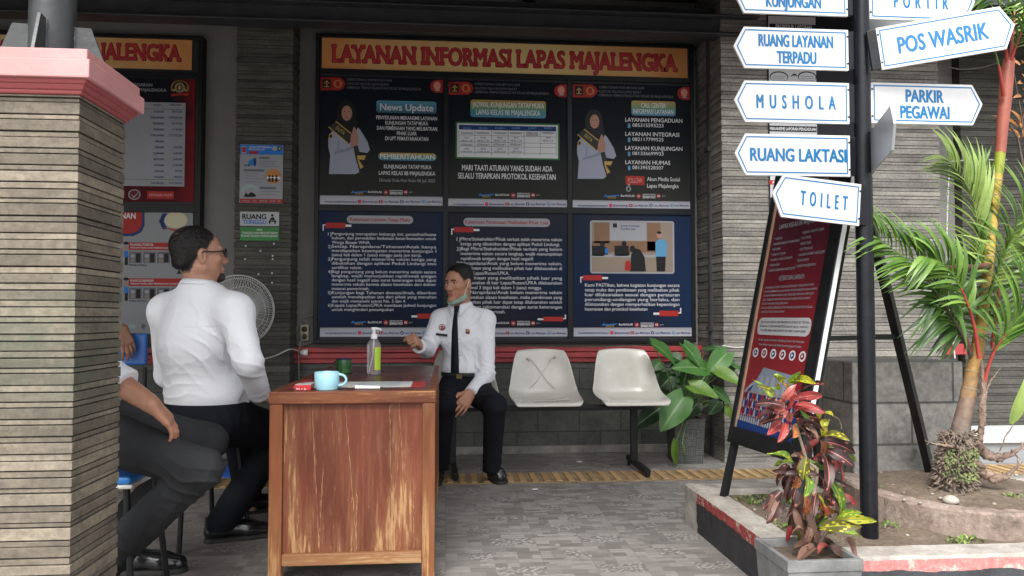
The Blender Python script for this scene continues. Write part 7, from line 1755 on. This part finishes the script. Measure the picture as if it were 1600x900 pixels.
for h_, k_, a_ in ((hipL, knL, anL), (hipR, knR, anR)): S.cone(pelv, h_, .08, .065, .04); S.cone(h_, k_, .065, .048, .03); S.cone(k_, a_, .052, .036, .02)
hand(S, wrL + nrm(n3(at(722, 632, 4.60)) - wrL) * .012, n3(at(721, 636, 4.585)) - wrL, (-.55, .55, -.60), (-.6, -.4, .4), curl=(24, 26, 16), spread=.10)
hand(S, wrR + np.array([0, -.02, 0.006]), (-.22, -.85, .42), (-.72, .0, -.30), (.15, -.2, 1), curl=(88, 92, 55), spread=-.06, sc_=.98, thumb_in=.75)
P, Q = S.run(1)
def crew(q, m):
    m = m.copy(); d = hairzone(q, .082, .082) + .006 * vnoise(q, 260, 5)
    m[d > .012] = 2; m[(d > -.004) & (d <= .012) & (vnoise(q, 420, 9) > -.1)] = 5; return m
skinmesh('body', P, Q, [SKIN, LIP, HAIR, EYEW, EYED, STUB], A, eye_sel(HA, sA, extra=crew))
# hair: cropped, shaved at the sides
S = SDF(.004); h = lambda x, y, z: HA(x * sA, y * sA, z * sA)
S.ell(h(0, -.020, .043), [q * sA for q in (.0785, .100, .0875)], HA.A, .01); S.ell(h(0, .010, .030), [q * sA for q in (.074, .085, .080)], HA.A, .02)
S.disp = lambda P: .0018 * vnoise(P, 120, 3) + .0015 * vnoise(P, 60, 8)
P, Q = S.run(1); C0 = HA.inv(P[Q].mean(1)) / sA; Q = Q[hairzone(C0, .078, .088) + .006 * vnoise(C0, 200, 4) > .022]; hairA = skinmesh('hair', P, Q, [HAIR], A); strands(P, Q, HA, 2600, hairA, .008, 3)
# shirt
S = SDF(.0045)
S.cone(neckA + TA.u * -.01, chest, .060, .125, .06); S.ell(chest + TA.u * .01, (.165, .112, .17), TA.A, .05); S.ell(pelv + np.array([0, 0, .11]), (.150, .112, .125), TA.A, .06)
for s_, e, w_, q in ((shL, elL, wrL, 1), (shR, elR, wrR, -1)):
    S.cone(neckA - TA.u * .018, s_, .052, .060, .04); S.cone(s_, e, .063, .053, .035); S.cone(e, w_, .053, .042, .02)
    d = nrm(w_ - e); S.cone(w_ - d * .035, w_ + d * .004, .041, .041, .006)
S.cut((0, 0, -1), pelv + np.array([0, 0, .02]), .17)
S.cut(nrm(wrL - elL), wrL + nrm(wrL - elL) * .012, .085); S.cut(nrm(wrR - elR), wrR + nrm(wrR - elR) * .008, .085)
S.cut(TA.A @ nrm((0, .18, 1)), neckA + TA.u * .016)
dA = combine(lambda P: folds(P, (.3, 0, 1), .05, 0.0160, .5, 3, elL, .07), lambda P: folds(P, (.5, 0, .8), .045, 0.0160, .5, 4, elR, .07), lambda P: folds(P, (1, .3, .25), .06, 0.0128, .6, 5, pelv + [0, 0, .10], .12),
             lambda P: folds(P, (.8, 0, -.6), .055, 0.0096, .7, 6, shL + [-.03, -.03, -.08], .09), lambda P: folds(P, (.8, 0, .6), .055, 0.0096, .7, 7, shR + [.03, -.03, -.08], .09), lambda P: .003 * vnoise(P, 11, 2))
S.disp = dA; PA_, QA_ = S.run(1); shirtA = skinmesh('shirt', PA_, QA_, [SHIRT2], A)
bvA = bvh_of(PA_, QA_)
NF = Frame(neckA + TA.u * -.002 + TA.f * .004, TA.f, nrm(TA.u + .20 * TA.f)); collar('collar', neckA, NF, .066, .036, shirtA, SHIRT2, points=.052)
# tie, badges, name strip
vd = V(-TA.f)
def onA(x, y): return at(x, y, 4.86)
camd = (at(716, 540, 4.86) - CAM).normalized()
tie_line = [onA(713.5, 481), onA(713.2, 484.5), onA(712, 490), onA(711, 500), onA(710.5, 520), onA(710.5, 545), onA(710.5, 566), onA(710.5, 582), onA(711, 592)]
vs_, fs = strip_on(bvA, tie_line, [.013, .0125, .010, .014, .019, .022, .0245, .0255, .015], _r, camd, .010)
o = MB().use(NAVYT).add(vs_, fs, True).build('tie', A); q = o.modifiers.new('thickness', 'SOLIDIFY'); q.thickness = .006; q.offset = -1
mb = MB().use(NAVYT); k0 = drape(bvA, [onA(713.3, 481)], camd, .017)[0]; mb.lathe([(0, -.016), (.012, -.014), (.0175, .006), (.014, .014), (0, .015)], k0, 14); mb.build('knot', o)
ng = drape(bvA, [onA(710.5, 569)], camd, .017)[0]
def patch(mb, pts, off): 
    Pq = drape(bvA, [onA(*p) for p in pts], camd, off); mb.add(Pq, [tuple(range(len(Pq)))])
mb = MB(); 
mb.use(ink('badge_rim', (0.20, 0.05, 0.05))); patch(mb, [(690.5 + 5.2 * math.cos(a), 511 - 5.2 * math.sin(a)) for a in np.linspace(0, 6.28, 17)[:-1]], .008)
mb.use(WHITE_I); patch(mb, [(690.5 + 4.1 * math.cos(a), 511 - 4.1 * math.sin(a)) for a in np.linspace(0, 6.28, 17)[:-1]], .0092); mb.use(RED_I); patch(mb, [(690.5 + 2.9 * math.cos(a), 511 - 2.9 * math.sin(a)) for a in np.linspace(0, 6.28, 13)[:-1]], .0104); mb.use(WHITE_I); patch(mb, [(688, 511), (691, 513), (694, 510), (691, 511)], .0115)
mb.build('emblem_badge', shirtA)
mb = MB().use(BLACK_I); patch(mb, [(681, 520), (698.8, 522.2), (698.8, 526), (681, 523.8)], .009); mb.use(PALE_I); patch(mb, [(683.5, 521.8), (696, 523.4), (696, 524.2), (683.5, 522.7)], .0102); mb.build('name_strip', shirtA)
mb = MB().use(ink('badge_rim', (0.20, 0.05, 0.05))); patch(mb, [(727.5, 514.3), (733.8, 515), (733.8, 522), (727.5, 521.3)], .009); mb.use(GOLD_I); patch(mb, [(728.8, 515.8), (732.6, 516.3), (732.6, 518.6), (728.8, 518.2)], .0102); mb.use(BLACK_I); patch(mb, [(728.8, 518.9), (732.6, 519.3), (732.6, 521), (728.8, 520.6)], .0102); mb.build('breast_badge', shirtA)
mb = MB().use(PALEBLUE)     # shirt buttons
for (x, y) in ((713, 498), (718, 530), (719, 555)):
    q_ = drape(bvA, [onA(x, y)], camd, .004)[0]; mb.lathe([(0, -.002), (.005, -.002), (.005, .002), (0, .002)], q_, 10, Matrix.Rotation(R(90), 3, 'X'))
mb.build('buttons', shirtA)
# trousers and belt
S = SDF(.0055)
S.ell(pelv + np.array([0, 0, .0]), (.160, .122, .125), TA.A, .05)
for h_, k_, a_ in ((hipL, knL, anL), (hipR, knR, anR)): S.cone(h_, k_, .098, .068, .05); S.cone(k_, a_ + np.array([0, 0, -.045]), .066, .054, .03)
S.cut((0, 0, 1), pelv + np.array([0, 0, .075])); S.cut((0, 0, -1), (0, 0, .065))
S.disp = combine(lambda P: folds(P, (.2, .6, .6), .05, .010, .5, 11, knL, .08), lambda P: folds(P, (.2, .6, .6), .05, .010, .5, 12, knR, .08), lambda P: folds(P, (0, .3, 1), .05, .008, .5, 13, anL, .09), lambda P: folds(P, (.5, .8, 0), .05, .009, .5, 14, hipL, .08))
P, Q = S.run(1); trA = skinmesh('trousers', P, Q, [BLACKT], A)
S = SDF(.005); S.ell(pelv + np.array([0, 0, .062]), (.160, .122, .12), TA.A, .05); S.cut((0, 0, 1), pelv + np.array([0, 0, .078])); S.cut((0, 0, -1), pelv + np.array([0, 0, .05])); P, Q = S.run(1); skinmesh('belt', P, Q, [BLK], trA)
mb = MB().use(M('brass', (0.55, 0.42, 0.2), 0.3, 0.1, 9, metal=0.8)); q_ = V(pelv) + V(TA.f) * .126 + V((0, 0, .064)); mb.box(q_, (.035, .008, .026), Matrix((TA.l, TA.f, TA.u)).transposed()); mb.build('buckle', trA)
shoe('shoe', (anL[0] - .012, anL[1] + .055, 0), onz(790, 757, 0), A); shoe('shoe', (anR[0] - .004, anR[1] + .055, 0), (anR[0] - .06, anR[1] - .215, 0), A)
# mask hooked under the chin, loop to the ear
mb = MB(); mb.use(M('mask_green', (0.25, 0.36, 0.28), 0.7, 0.12, 25, 0.2, 90)); n = 21; rows = 5; vs_ = []
for i in range(n):
    a = R(-100 + 200 * i / (n - 1)); ca, sa = math.cos(a), math.sin(a)
    for j in range(rows):
        t = .12 + .76 * j / (rows - 1); rx, ry = .066 - .004 * t, .074 + .032 * ca * 0
        z = -.100 - .030 * (ca + .2) + (-.020 + .045 * (1 - t)) * (0.65 + .35 * abs(sa)) + .012 * abs(sa)
        y = .012 + ca * (.090 + .010 * (1 - abs(2 * t - 1)) - .014 * t); x = sa * (rx + .003 * (j % 2))
        vs_.append(V(h(x, y, z)))
mb.add(vs_, [(i * rows + j, i * rows + j + 1, (i + 1) * rows + j + 1, (i + 1) * rows + j) for i in range(n - 1) for j in range(rows - 1)], True)
mk = mb.build('face_mask', A); q = mk.modifiers.new('thickness', 'SOLIDIFY'); q.thickness = .002; q.offset = 0
mb = MB().use(M('loop_white', (0.62, 0.66, 0.62), 0.6))
for q in (-1, 1): mb.tube([V(h(q * .062, .03, -.085)), V(h(q * .072, .025, -.055)), V(h(q * .080, .012, -.02)), V(h(q * .084, -.004, .018)), V(h(q * .085, -.018, .012))], .0018, 6); 
mb.build('ear_loop', mk)

# ---------------------------------------------------------------- the man in white seen from behind
B = thing('person', (-1.05, 3.5, 0), 'man in glasses and white shirt seen from behind, seated left of the desk', 'person')
HB = Frame(at(311, 398, 3.46), (.85, .50, .09)); sB = .98
pelv, chest, neckB = n3(at(318, 640, 3.50)), n3(at(310, 535, 3.48)), n3(at(314, 449, 3.46))
shL, shR = n3(at(262, 487, 3.60)), n3(at(366, 487, 3.36)); TB = Frame(chest, (.60, .80, -.03), (.05, -.06, 1))
elR, wrR = n3(at(387, 565, 3.24)), n3(at(404, 612, 3.40)); elL, wrL = n3(at(262, 585, 3.78)), n3(at(330, 640, 3.98))
hipR, knR, anR = n3(at(338, 656, 3.42)), n3(at(440, 676, 3.76)), n3(at(346, 806, 3.53)); hipL, knL, anL = n3(at(296, 652, 3.60)), n3(at(372, 668, 4.02)), n3(at(392, 792, 4.06))
S = SDF(.0045); head(S, HB, neckB, sB, .006)
S.cone(neckB, chest, .05, .08, .04); S.ell(chest, (.12, .075, .15), TB.A, .04); S.cone(chest, pelv, .08, .10, .04)
for s_, e, w_ in ((shL, elL, wrL), (shR, elR, wrR)): S.cone(neckB, s_, .035, .04, .03); S.cone(s_, e, .042, .036, .02); S.cone(e, w_, .042, .028, .015)
for h_, k_, a_ in ((hipL, knL, anL), (hipR, knR, anR)): S.cone(pelv, h_, .09, .075, .04); S.cone(h_, k_, .075, .055, .03); S.cone(k_, a_, .056, .038, .02)
hand(S, wrR + [.008, .012, -.012], (.45, .62, -.42), (-.4, -.3, -.85), (.5, -.8, 0), curl=(18, 20, 12)); hand(S, wrL, (.7, .5, -.3), (-.2, -.2, -.9), (.6, -.5, 0), curl=(18, 20, 12))
def goatee(q, m):
    m = m.copy(); c = (q[:, 1] > .055) & (np.abs(q[:, 0]) < .034) & (q[:, 2] < -.090); m[c] = 5; d = hairzone(q, .052, .06, -.075) + .006 * vnoise(q, 200, 5); m[d > .006] = 2; m[(d > -.004) & (d <= .006)] = 6; return m
P, Q = S.run(1); skinmesh('body', P, Q, [SKIN_L, LIP, HAIR, EYEW, EYED, BEARD, STUB], B, eye_sel(HB, sB, extra=goatee))
h = lambda x, y, z: HB(x * sB, y * sB, z * sB)
S = SDF(.004); S.ell(h(0, -.022, .042), [q * sB for q in (.081, .102, .089)], HB.A, .01); S.ell(h(0, .005, .020), [q * sB for q in (.077, .082, .080)], HB.A, .02); S.cone(h(-.03, -.08, -.03), h(.03, -.08, -.03), .03, .03, .03)
S.disp = lambda P: .0016 * vnoise(P, 130, 3) + .0012 * vnoise(P, 60, 8)

def bald(C):
    q = HB.inv(C) / sB; m = np.zeros(len(C), int)
    d = np.sqrt((q[:, 0]) ** 2 + (q[:, 1] + .072) ** 2 + (q[:, 2] - .10) ** 2) + .012 * vnoise(C, 60, 4); m[d < .040] = 1
    m[(q[:, 1] > .030) & (q[:, 2] > .04) & (vnoise(C, 150, 2) > .1)] = 1; return m
P, Q = S.run(1); C0 = HB.inv(P[Q].mean(1)) / sB; Q = Q[hairzone(C0, .050, .06, -.072) + .006 * vnoise(C0, 200, 4) > .008]; hairB = skinmesh('hair', P, Q, [HAIR, BALD], B, bald); strands(P, Q, HB, 4200, hairB, .014, 4)
mb = MB().use(M('spectacle_black', (0.012, 0.012, 0.014), 0.25))
for q in (-1, 1):
    mb.tube([V(h(q * .033 + .024 * math.cos(a), .112 - abs(q * .033 + .024 * math.cos(a)) * .12, -.002 + .019 * math.sin(a) - .004 * math.cos(2 * a))) for a in np.linspace(0, 2 * math.pi, 25)], .0026, 6, caps=False)
    mb.tube([V(h(q * .057, .106, .006)), V(h(q * .074, .088, .008)), V(h(q * .082, .04, .006)), V(h(q * .084, .0, .010)), V(h(q * .084, -.016, -.004))], .0030, 6)
mb.tube([V(h(-.010, .112, .004)), V(h(0, .115, .007)), V(h(.010, .112, .004))], .0022, 6); mb.build('glasses', B)
S = SDF(.0048)
S.cone(neckB - TB.u * .012, chest, .070, .150, .07); S.ell(chest, (.196, .150, .21), TB.A, .06); S.ell(pelv + np.array([0, 0, .07]) + TB.f * .02, (.196, .172, .16), TB.A, .07)
for s_, e, w_ in ((shL, elL, wrL), (shR, elR, wrR)):
    S.cone(neckB - TB.u * .035, s_, .070, .080, .06); S.cone(s_, e, .075, .060, .04); S.cone(e, w_, .059, .047, .02); d = nrm(w_ - e); S.cone(w_ - d * .03, w_ + d * .02, .046, .044, .006)
S.cut((0, 0, -1), pelv + np.array([0, 0, .012])); S.cut(nrm(wrR - elR), wrR + nrm(wrR - elR) * .030, .09); S.cut(TB.A @ nrm((0, .10, 1)), neckB + TB.u * .022)
axR = nrm(wrR - elR)
S.disp = combine(lambda P: folds(P, (.70, .1, .72), .062, 0.0137, .22, 21, shR + [-.07, -.08, -.16], .10, 2.6), lambda P: folds(P, (-.45, 0, .85), .10, 0.0075, .25, 22, chest + [-.10, -.10, -.04], .12, 2.2), lambda P: folds(P, (.12, .1, 1), .043, 0.0112, .28, 23, pelv + [-.04, -.05, .075], .10, 2.4),
                 lambda P: folds(P, (.25, .1, 1), .050, 0.0112, .3, 24, elR, .075, 2.4), lambda P: folds(P, (.9, .2, .35), .045, 0.0112, .3, 25, shR + [-.02, -.04, -.12], .06, 2.6), lambda P: folds(P, (.98, .1, .1), .12, 0.0075, .25, 27, chest + [.03, -.14, .0], .16, 2.5), lambda P: .0025 * vnoise(P, 8, 2), lambda P: folds(P, axR, .035, .007, .3, 26, wrR, .06, 2.2))
PB_, QB_ = S.run(1); shB = skinmesh('shirt', PB_, QB_, [SHIRT], B)
bvB = bvh_of(PB_, QB_); mb = MB().use(SHIRT)
for px_ in ([(250, 503), (275, 509), (300, 511), (325, 510), (345, 506), (356, 502)], [(352, 468), (357, 484), (358, 505), (354, 528), (349, 548), (347, 562)], [(268, 466), (258, 480), (250, 500), (247, 525)]):
    cdir = (at(*px_[2], 3.4) - CAM).normalized(); q = drape(bvB, [at(*p, 3.4) for p in px_], cdir, .0006)
    q2 = [q[0]]
    for a_, b_ in zip(q, q[1:]): q2 += [a_.lerp(b_, .5), b_]
    q2 = drape(bvB, q2, cdir, .0006); mb.tube(q2, .0014, 5)
mb.build('seams', shB)
NF = Frame(neckB + TB.u * .004 - TB.f * .002, nrm(TB.f + .5 * TB.l * -1), nrm(TB.u + .10 * TB.f)); collar('collar', neckB, NF, .072, .026, shB, SHIRT, points=.035)
S = SDF(.006); S.ell(pelv + np.array([0, 0, -.02]), (.200, .175, .125), TB.A, .05)
for h_, k_, a_ in ((hipL, knL, anL), (hipR, knR, anR)): S.cone(h_, k_, .115, .080, .06); S.cone(k_, a_ + np.array([0, 0, -.03]), .078, .064, .03)
S.cut((0, 0, 1), pelv + np.array([0, 0, .035])); S.cut((0, 0, -1), (0, 0, .062))
S.disp = combine(lambda P: folds(P, (.6, .3, .6), .06, .012, .5, 31, knR, .10), lambda P: folds(P, (.1, .1, 1), .06, .010, .5, 32, anR, .12), lambda P: folds(P, (.8, .4, .1), .06, .010, .5, 33, hipR, .10))
P, Q = S.run(1); skinmesh('trousers', P, Q, [BLACKT], B)
shoe('shoe', onz(319, 848, 0), onz(424, 846, 0) + V((.0, .10, 0)), B); shoe('shoe', (anL[0] - .05, anL[1] - .03, 0), (anL[0] + .19, anL[1] + .11, 0), B)

# ---------------------------------------------------------------- the man in grey trousers beside the pillar
C_ = thing('person', (-1.3, 2.8, 0), 'man in dark grey trousers and short white sleeves, mostly hidden behind the stone pillar', 'person')
pelv, chest, neckC = n3((-1.38, 2.86, .575)), n3((-1.51, 2.86, .86)), n3((-1.50, 2.86, 1.09)); TC = Frame(chest, (.97, -.10, 0))
HC = Frame((-1.485, 2.86, 1.235), (.97, -.15, 0)); shL, shR = n3((-1.495, 3.04, 1.03)), n3((-1.51, 2.68, 1.03))
elR, wrR = n3(at(158, 580, 2.66)), n3(at(234, 630, 2.62)); elL, wrL = n3((-1.52, 3.12, .80)), n3((-1.48, 3.02, .68))
hipR, knR, anR = n3(at(118, 668, 2.74)), n3(at(315, 733, 2.66)), n3(at(178, 862, 2.76)); hipL, knL, anL = n3(at(150, 655, 2.98)), n3(at(326, 690, 3.02)), n3(at(212, 800, 3.14))
S = SDF(.0045); head(S, HC, neckC, .97)
S.cone(neckC, chest, .045, .065, .04); S.ell(chest, (.11, .06, .14), TC.A, .04); S.cone(chest, pelv, .065, .08, .04)
for s_, e, w_ in ((shL, elL, wrL), (shR, elR, wrR)): S.cone(neckC, s_, .032, .036, .03); S.cone(s_, e, .042, .043, .02); S.cone(e, w_, .045, .030, .015)
for h_, k_, a_ in ((hipL, knL, anL), (hipR, knR, anR)): S.cone(pelv, h_, .08, .065, .04); S.cone(h_, k_, .065, .048, .03); S.cone(k_, a_, .052, .036, .02)
hand(S, wrR, n3(at(266, 660, 2.66)) - wrR, (.05, .35, -.95), (.2, .9, .3), curl=(14, 26, 22), spread=.02); hand(S, wrL, (.15, -.3, -.9), (-.2, -.2, -.95), (.2, -.9, .3), curl=(18, 25, 20))
P, Q = S.run(1); skinmesh('body', P, Q, [SKIN, LIP, HAIR, EYEW, EYED], C_, eye_sel(HC, .97))
S = SDF(.005); h = lambda x, y, z: HC(x * .97, y * .97, z * .97); S.ell(h(0, -.020, .043), (.079, .099, .087), HC.A, .01); S.cut(HC.A @ nrm((0, .62, -.78)), h(0, .068, .075)); S.cut(HC.A @ nrm((0, .4, -.92)), h(0, 0, .01)); P, Q = S.run(1); skinmesh('hair', P, Q, [HAIR], C_)
S = SDF(.005); S.cone(neckC - TC.u * .015, chest, .062, .135, .06); S.ell(chest, (.17, .118, .19), TC.A, .05); S.ell(pelv + np.array([0, 0, .09]), (.165, .125, .15), TC.A, .06)
for s_, e in ((shL, elL), (shR, elR)): S.cone(neckC - TC.u * .02, s_, .055, .065, .04); S.cone(s_, e + (e - s_) * .04, .070, .058, .03)
S.cone(elR, elR + nrm(wrR - elR) * .085, .058, .062, .02)
S.cut(nrm(wrR - elR) * 1.0, elR + nrm(wrR - elR) * .10, .12); S.cut((0, 0, -1), pelv + np.array([0, 0, .0])); S.cut(TC.A @ nrm((0, .2, 1)), neckC + TC.u * .014)
S.disp = combine(lambda P: folds(P, nrm(np.cross(wrR - elR, (0, 1, 0))), .035, .012, .4, 41, elR + nrm(wrR - elR) * .07, .06), lambda P: .004 * vnoise(P, 12, 3)); P, Q = S.run(1); skinmesh('shirt', P, Q, [SHIRT], C_)
S = SDF(.0052); S.ell(pelv, (.175, .135, .13), TC.A, .05)
for h_, k_, a_ in ((hipL, knL, anL), (hipR, knR, anR)): S.cone(h_, k_, .096, .066, .06); S.cone(k_, a_, .065, .066, .03); S.cone(a_, a_ + np.array([-.04, 0, -.05]), .066, .066, .02)
S.cut((0, 0, 1), pelv + np.array([0, 0, .075]), .19); S.cut((0, 0, -1), (0, 0, .05))
kc = n3(at(278, 752, 2.66))
S.disp = combine(lambda P: folds(P, (.45, .1, 1), .042, .016, .25, 51, kc + [.07, 0, .02], .09, 2.6), lambda P: folds(P, (.9, .1, -.5), .05, .009, .25, 52, n3(at(300, 800, 2.68)), .12), lambda P: folds(P, (.5, .2, .9), .05, .009, .5, 53, hipR + [.08, 0, 0], .12), lambda P: folds(P, (.4, .2, .9), .05, .009, .25, 54, anR, .12, 2.4), lambda P: folds(P, (.5, .2, .9), .05, .010, .5, 55, knL, .10))
P, Q = S.run(1); skinmesh('trousers', P, Q, [GREYT], C_)
shoe('shoe', (anR[0] - .06, anR[1], 0), (anR[0] + .20, anR[1] - .03, 0), C_); shoe('shoe', (anL[0] - .06, anL[1], 0), (anL[0] + .20, anL[1] + .02, 0), C_)

# ---------------------------------------------------------------- the man behind, only his hand in view
D_ = thing('person', (-2.25, 4.75, 0), 'man by the far wall hidden behind the pillar, one hand hanging over the blue chair', 'person')
pelv, chest, neckD = n3((-2.28, 4.75, .56)), n3((-2.30, 4.78, .86)), n3((-2.29, 4.78, 1.08)); TD = Frame(chest, (.2, -.97, 0)); HD = Frame((-2.285, 4.77, 1.22), (.3, -.95, 0))
shR, shL = n3((-2.47, 4.80, 1.02)), n3((-2.11, 4.74, 1.02)); elL, wrL = n3((-2.08, 4.52, .86)), n3(at(190, 514, 4.40)); elR, wrR = n3((-2.5, 4.62, .75)), n3((-2.36, 4.45, .66))
S = SDF(.005); head(S, HD, neckD, .95); S.cone(neckD, chest, .045, .065, .04); S.ell(chest, (.11, .06, .14), TD.A, .04); S.cone(chest, pelv, .065, .08, .04)
for s_, e, w_ in ((shL, elL, wrL), (shR, elR, wrR)): S.cone(neckD, s_, .045, .052, .03); S.cone(s_, e, .050, .042, .02); S.cone(e, w_, .042, .030, .015)
hl = [n3((-2.19, 4.7, .53)), n3((-2.15, 4.30, .51)), n3((-2.15, 4.32, .10))]; hr = [n3((-2.37, 4.7, .53)), n3((-2.40, 4.30, .51)), n3((-2.40, 4.32, .10))]
for q in (hl, hr): S.cone(pelv, q[0], .1, .08, .04); S.cone(q[0], q[1], .078, .055, .03); S.cone(q[1], q[2], .052, .036, .02)
hand(S, wrL, (.40, -.15, -.85), (-.5, .6, -.2), (.3, -.8, .2), curl=(18, 25, 20)); hand(S, wrR, (.7, -.5, -.3), (-.2, 0, -.95), (.5, .7, 0), curl=(18, 25, 20))
P, Q = S.run(1); skinmesh('body', P, Q, [SKIN_D, LIP, HAIR, EYEW, EYED], D_, eye_sel(HD, .95))
S = SDF(.006); S.ell(HD(0, -.02, .04), (.078, .098, .085), HD.A, .01); S.cut(HD.A @ nrm((0, .62, -.78)), HD(0, .068, .072)); S.cut(HD.A @ nrm((0, .4, -.92)), HD(0, 0, .01)); P, Q = S.run(1); skinmesh('hair', P, Q, [HAIR], D_)
S = SDF(.006); S.cone(neckD - TD.u * .015, chest, .062, .135, .06); S.ell(chest, (.17, .118, .19), TD.A, .05); S.ell(pelv + np.array([0, 0, .09]), (.165, .125, .15), TD.A, .06)
for s_, e in ((shL, elL), (shR, elR)): S.cone(neckD - TD.u * .02, s_, .055, .065, .04); S.cone(s_, s_ + (e - s_) * .75, .068, .058, .03)
S.cut((0, 0, -1), pelv + np.array([0, 0, .03])); S.cut(TD.A @ nrm((0, .2, 1)), neckD + TD.u * .014); P, Q = S.run(1); skinmesh('shirt', P, Q, [BLUESH], D_)
S = SDF(.006); S.ell(pelv, (.17, .13, .13), TD.A, .05)
for q in (hl, hr): S.cone(q[0], q[1], .095, .07, .05); S.cone(q[1], q[2], .068, .055, .03)
S.cut((0, 0, 1), pelv + np.array([0, 0, .065])); P, Q = S.run(1); skinmesh('trousers', P, Q, [BLACKT], D_)
for q in (hl, hr): shoe('shoe', (q[2][0], q[2][1] + .05, 0), (q[2][0] + .02, q[2][1] - .21, 0), D_)
